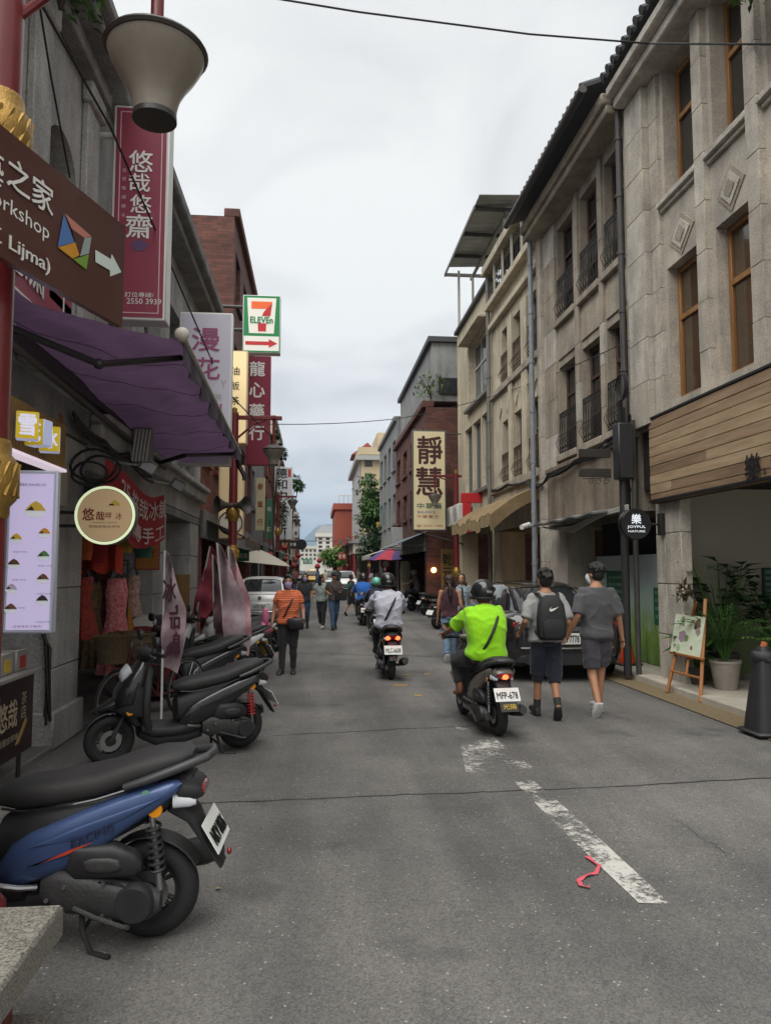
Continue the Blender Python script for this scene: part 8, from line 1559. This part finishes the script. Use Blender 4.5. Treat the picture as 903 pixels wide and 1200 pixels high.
# ------------------------------------------------------------------ more stall goods, far signs and awnings
for i, (x, y, z, hgt, c, c2, lb) in enumerate(((-2.5, 8.3, .9, .7, 'a33a2a', '5a2020', 'short brick red blouse on the inner clothes rail'), (-2.75, 8.25, .8, .8, '2f4a6b', '7d8ea0', 'blue printed dress beside the pillar in the arcade'), (-2.42, 9.6, .8, .75, 'c0873a', '7a3a20', 'mustard patterned dress behind the wicker basket'), (-2.9, 9.75, .7, .9, '6d5a8a', 'b0a0b8', 'mauve floral dress deep in the arcade stall'), (-2.55, 10.7, .8, .8, 'c9bfae', '9a4a4a', 'cream dress with red print past the display table'))): dress(lb, x, y, z, hgt, mat('stall_print_%d' % i, c, .85, col2=c2, var=.5, vs=28), .14)
for i, (x, y, z, c, lb) in enumerate(((-2.55, 8.4, 1.75, 'b5552a', 'orange cloth bag hung from the stall lintel'), (-2.45, 8.62, 1.72, '8a1f2a', 'crimson cloth bag hung beside the orange one'), (-2.35, 9.35, 1.85, 'c7a23a', 'yellow cloth bag hung above the red dress'), (-2.3, 10.2, 1.8, '3f6a5a', 'green cloth bag hung near the second pillar'))):
    t_ = thing('cloth_bag', lb, 'bag', (x, y, z)); m = MB(); m.loft([((0, 0, 0), .1, .03, 3, X_, Y_), ((0, 0, .12), .12, .05, 3, X_, Y_), ((0, 0, .24), .1, .02, 3, X_, Y_)], 16); m.build('pouch', mat('bag_cloth_%d' % i, c, .85, var=.3, vs=12), t_, local=True); m = MB(); m.tube([(-.07, 0, .23), (-.04, 0, .38), (.04, 0, .38), (.07, 0, .23)], .008, 6); m.build('handle', MATS['bag_cloth_%d' % i], t_, local=True)
for lb, a, fc, ic, tx in (('cream vertical shop sign with red characters on the far left row', (299, 310, 560, 622, 29), 'c2b593', '8a2a22', '參茸行'), ('green vertical shop sign on the far left row', (311, 319, 585, 632, 33), '3f6b52', 'd0d0c0', '布莊'), ('white vertical shop sign above the cream parasol', (343, 350, 600, 630, 52), 'c3c6c6', '222222', '南北貨'), ('blue shop sign low on the far left row', (331, 337, 656, 664, 46), '4d7da8', 'd5dde2', '茶'),
                       ('yellow vertical shop sign before the far beige block', (441, 448, 612, 640, 48), 'b89a3c', '5a1f1a', '百貨'), ('red shop sign over the far market', (396, 405, 648, 656, 66), '8f2a28', 'd8cfc0', '市場'), ('pale green shop sign among far pedestrians', (355, 366, 655, 661, 80), '6fa08a', 'd8e2dc', '藥局'), ('white horizontal shop sign on the brick corner house', (496, 518, 617, 634, 27.8), 'b5b2aa', '3a2a2a', '中藥行')):
    s, w_, h = vsign('shop_sign', lb, *a, .15, mat('far_sign_' + fc, fc, .5, var=.12, vs=2), mat('far_sign_' + fc, fc), bt=.03)
    n_ = len(tx)
    if h > w_: ink(s, mat('far_ink_' + ic, ic, .6), [(ch, 0, h * (1 - (k + .5) / n_), w_ * .6, min(w_ * .7, h / n_ * .7), .01) for k, ch in enumerate(tx)])
    else: ink(s, mat('far_ink_' + ic, ic, .6), [(ch, -w_ / 2 + w_ * (k + .5) / n_, h / 2, min(h * .6, w_ / n_ * .7), h * .6, .01) for k, ch in enumerate(tx)])
for lb, sd, X0, y0, y1, z, out_, c in (('green canvas awning on the far left arcade', -1, -2.4, 28.5, 34, 2.7, 1.0, '3f5f4a'), ('striped cream awning past the clinic sign', -1, -2.4, 37, 42, 2.75, 1.1, 'b0a890'), ('red canvas awning far along the left row', -1, -2.45, 46, 51, 2.8, 1.1, '8a3430'), ('white canvas awning beyond the umbrella on the right', 1, 4.05, 38.5, 45.5, 2.8, 1.2, 'b9b7b0'), ('brown canvas awning on the narrow brick house', -1, -2.42, 16.2, 20.4, 2.75, .9, '5a4a3c')):
    t_ = thing('awning', lb, 'awning', (X0, (y0 + y1) / 2, z - .4)); m = MB(); m.sheet(lambda u, v: (X0 - sd * out_ * v, y0 + (y1 - y0) * u, z - .4 * v + .02 * sin(u * 40) * v), 24, 4, .01); m.build('canvas', mat('awn_' + c, c, .85, var=.2, vs=3), t_); m = MB(); m.sheet(lambda u, v: (X0 - sd * (out_ + .01), y0 + (y1 - y0) * u, z - .41 - .2 * v + .02 * sin(u * 60)), 30, 2, .006); m.build('valance', mat('awn_' + c, c), t_)
# ------------------------------------------------------------------ air
hz = bpy.data.materials.new('haze_air'); hz.use_nodes = True; t = hz.node_tree; t.nodes.clear()
vo = N(t, 'ShaderNodeVolumePrincipled', i={'Color': (.55, .74, 1, 1), 'Density': .00016, 'Anisotropy': .2}); ho = N(t, 'ShaderNodeOutputMaterial'); t.links.new(vo.outputs[0], ho.inputs['Volume'])
m = MB(); m.box((-9500, -300, -8), (9500, 18200, 620)); o = m.build('haze', hz, sharp=0); tag(o, None, None, kind='stuff')
sc.cycles.volume_bounces = 0
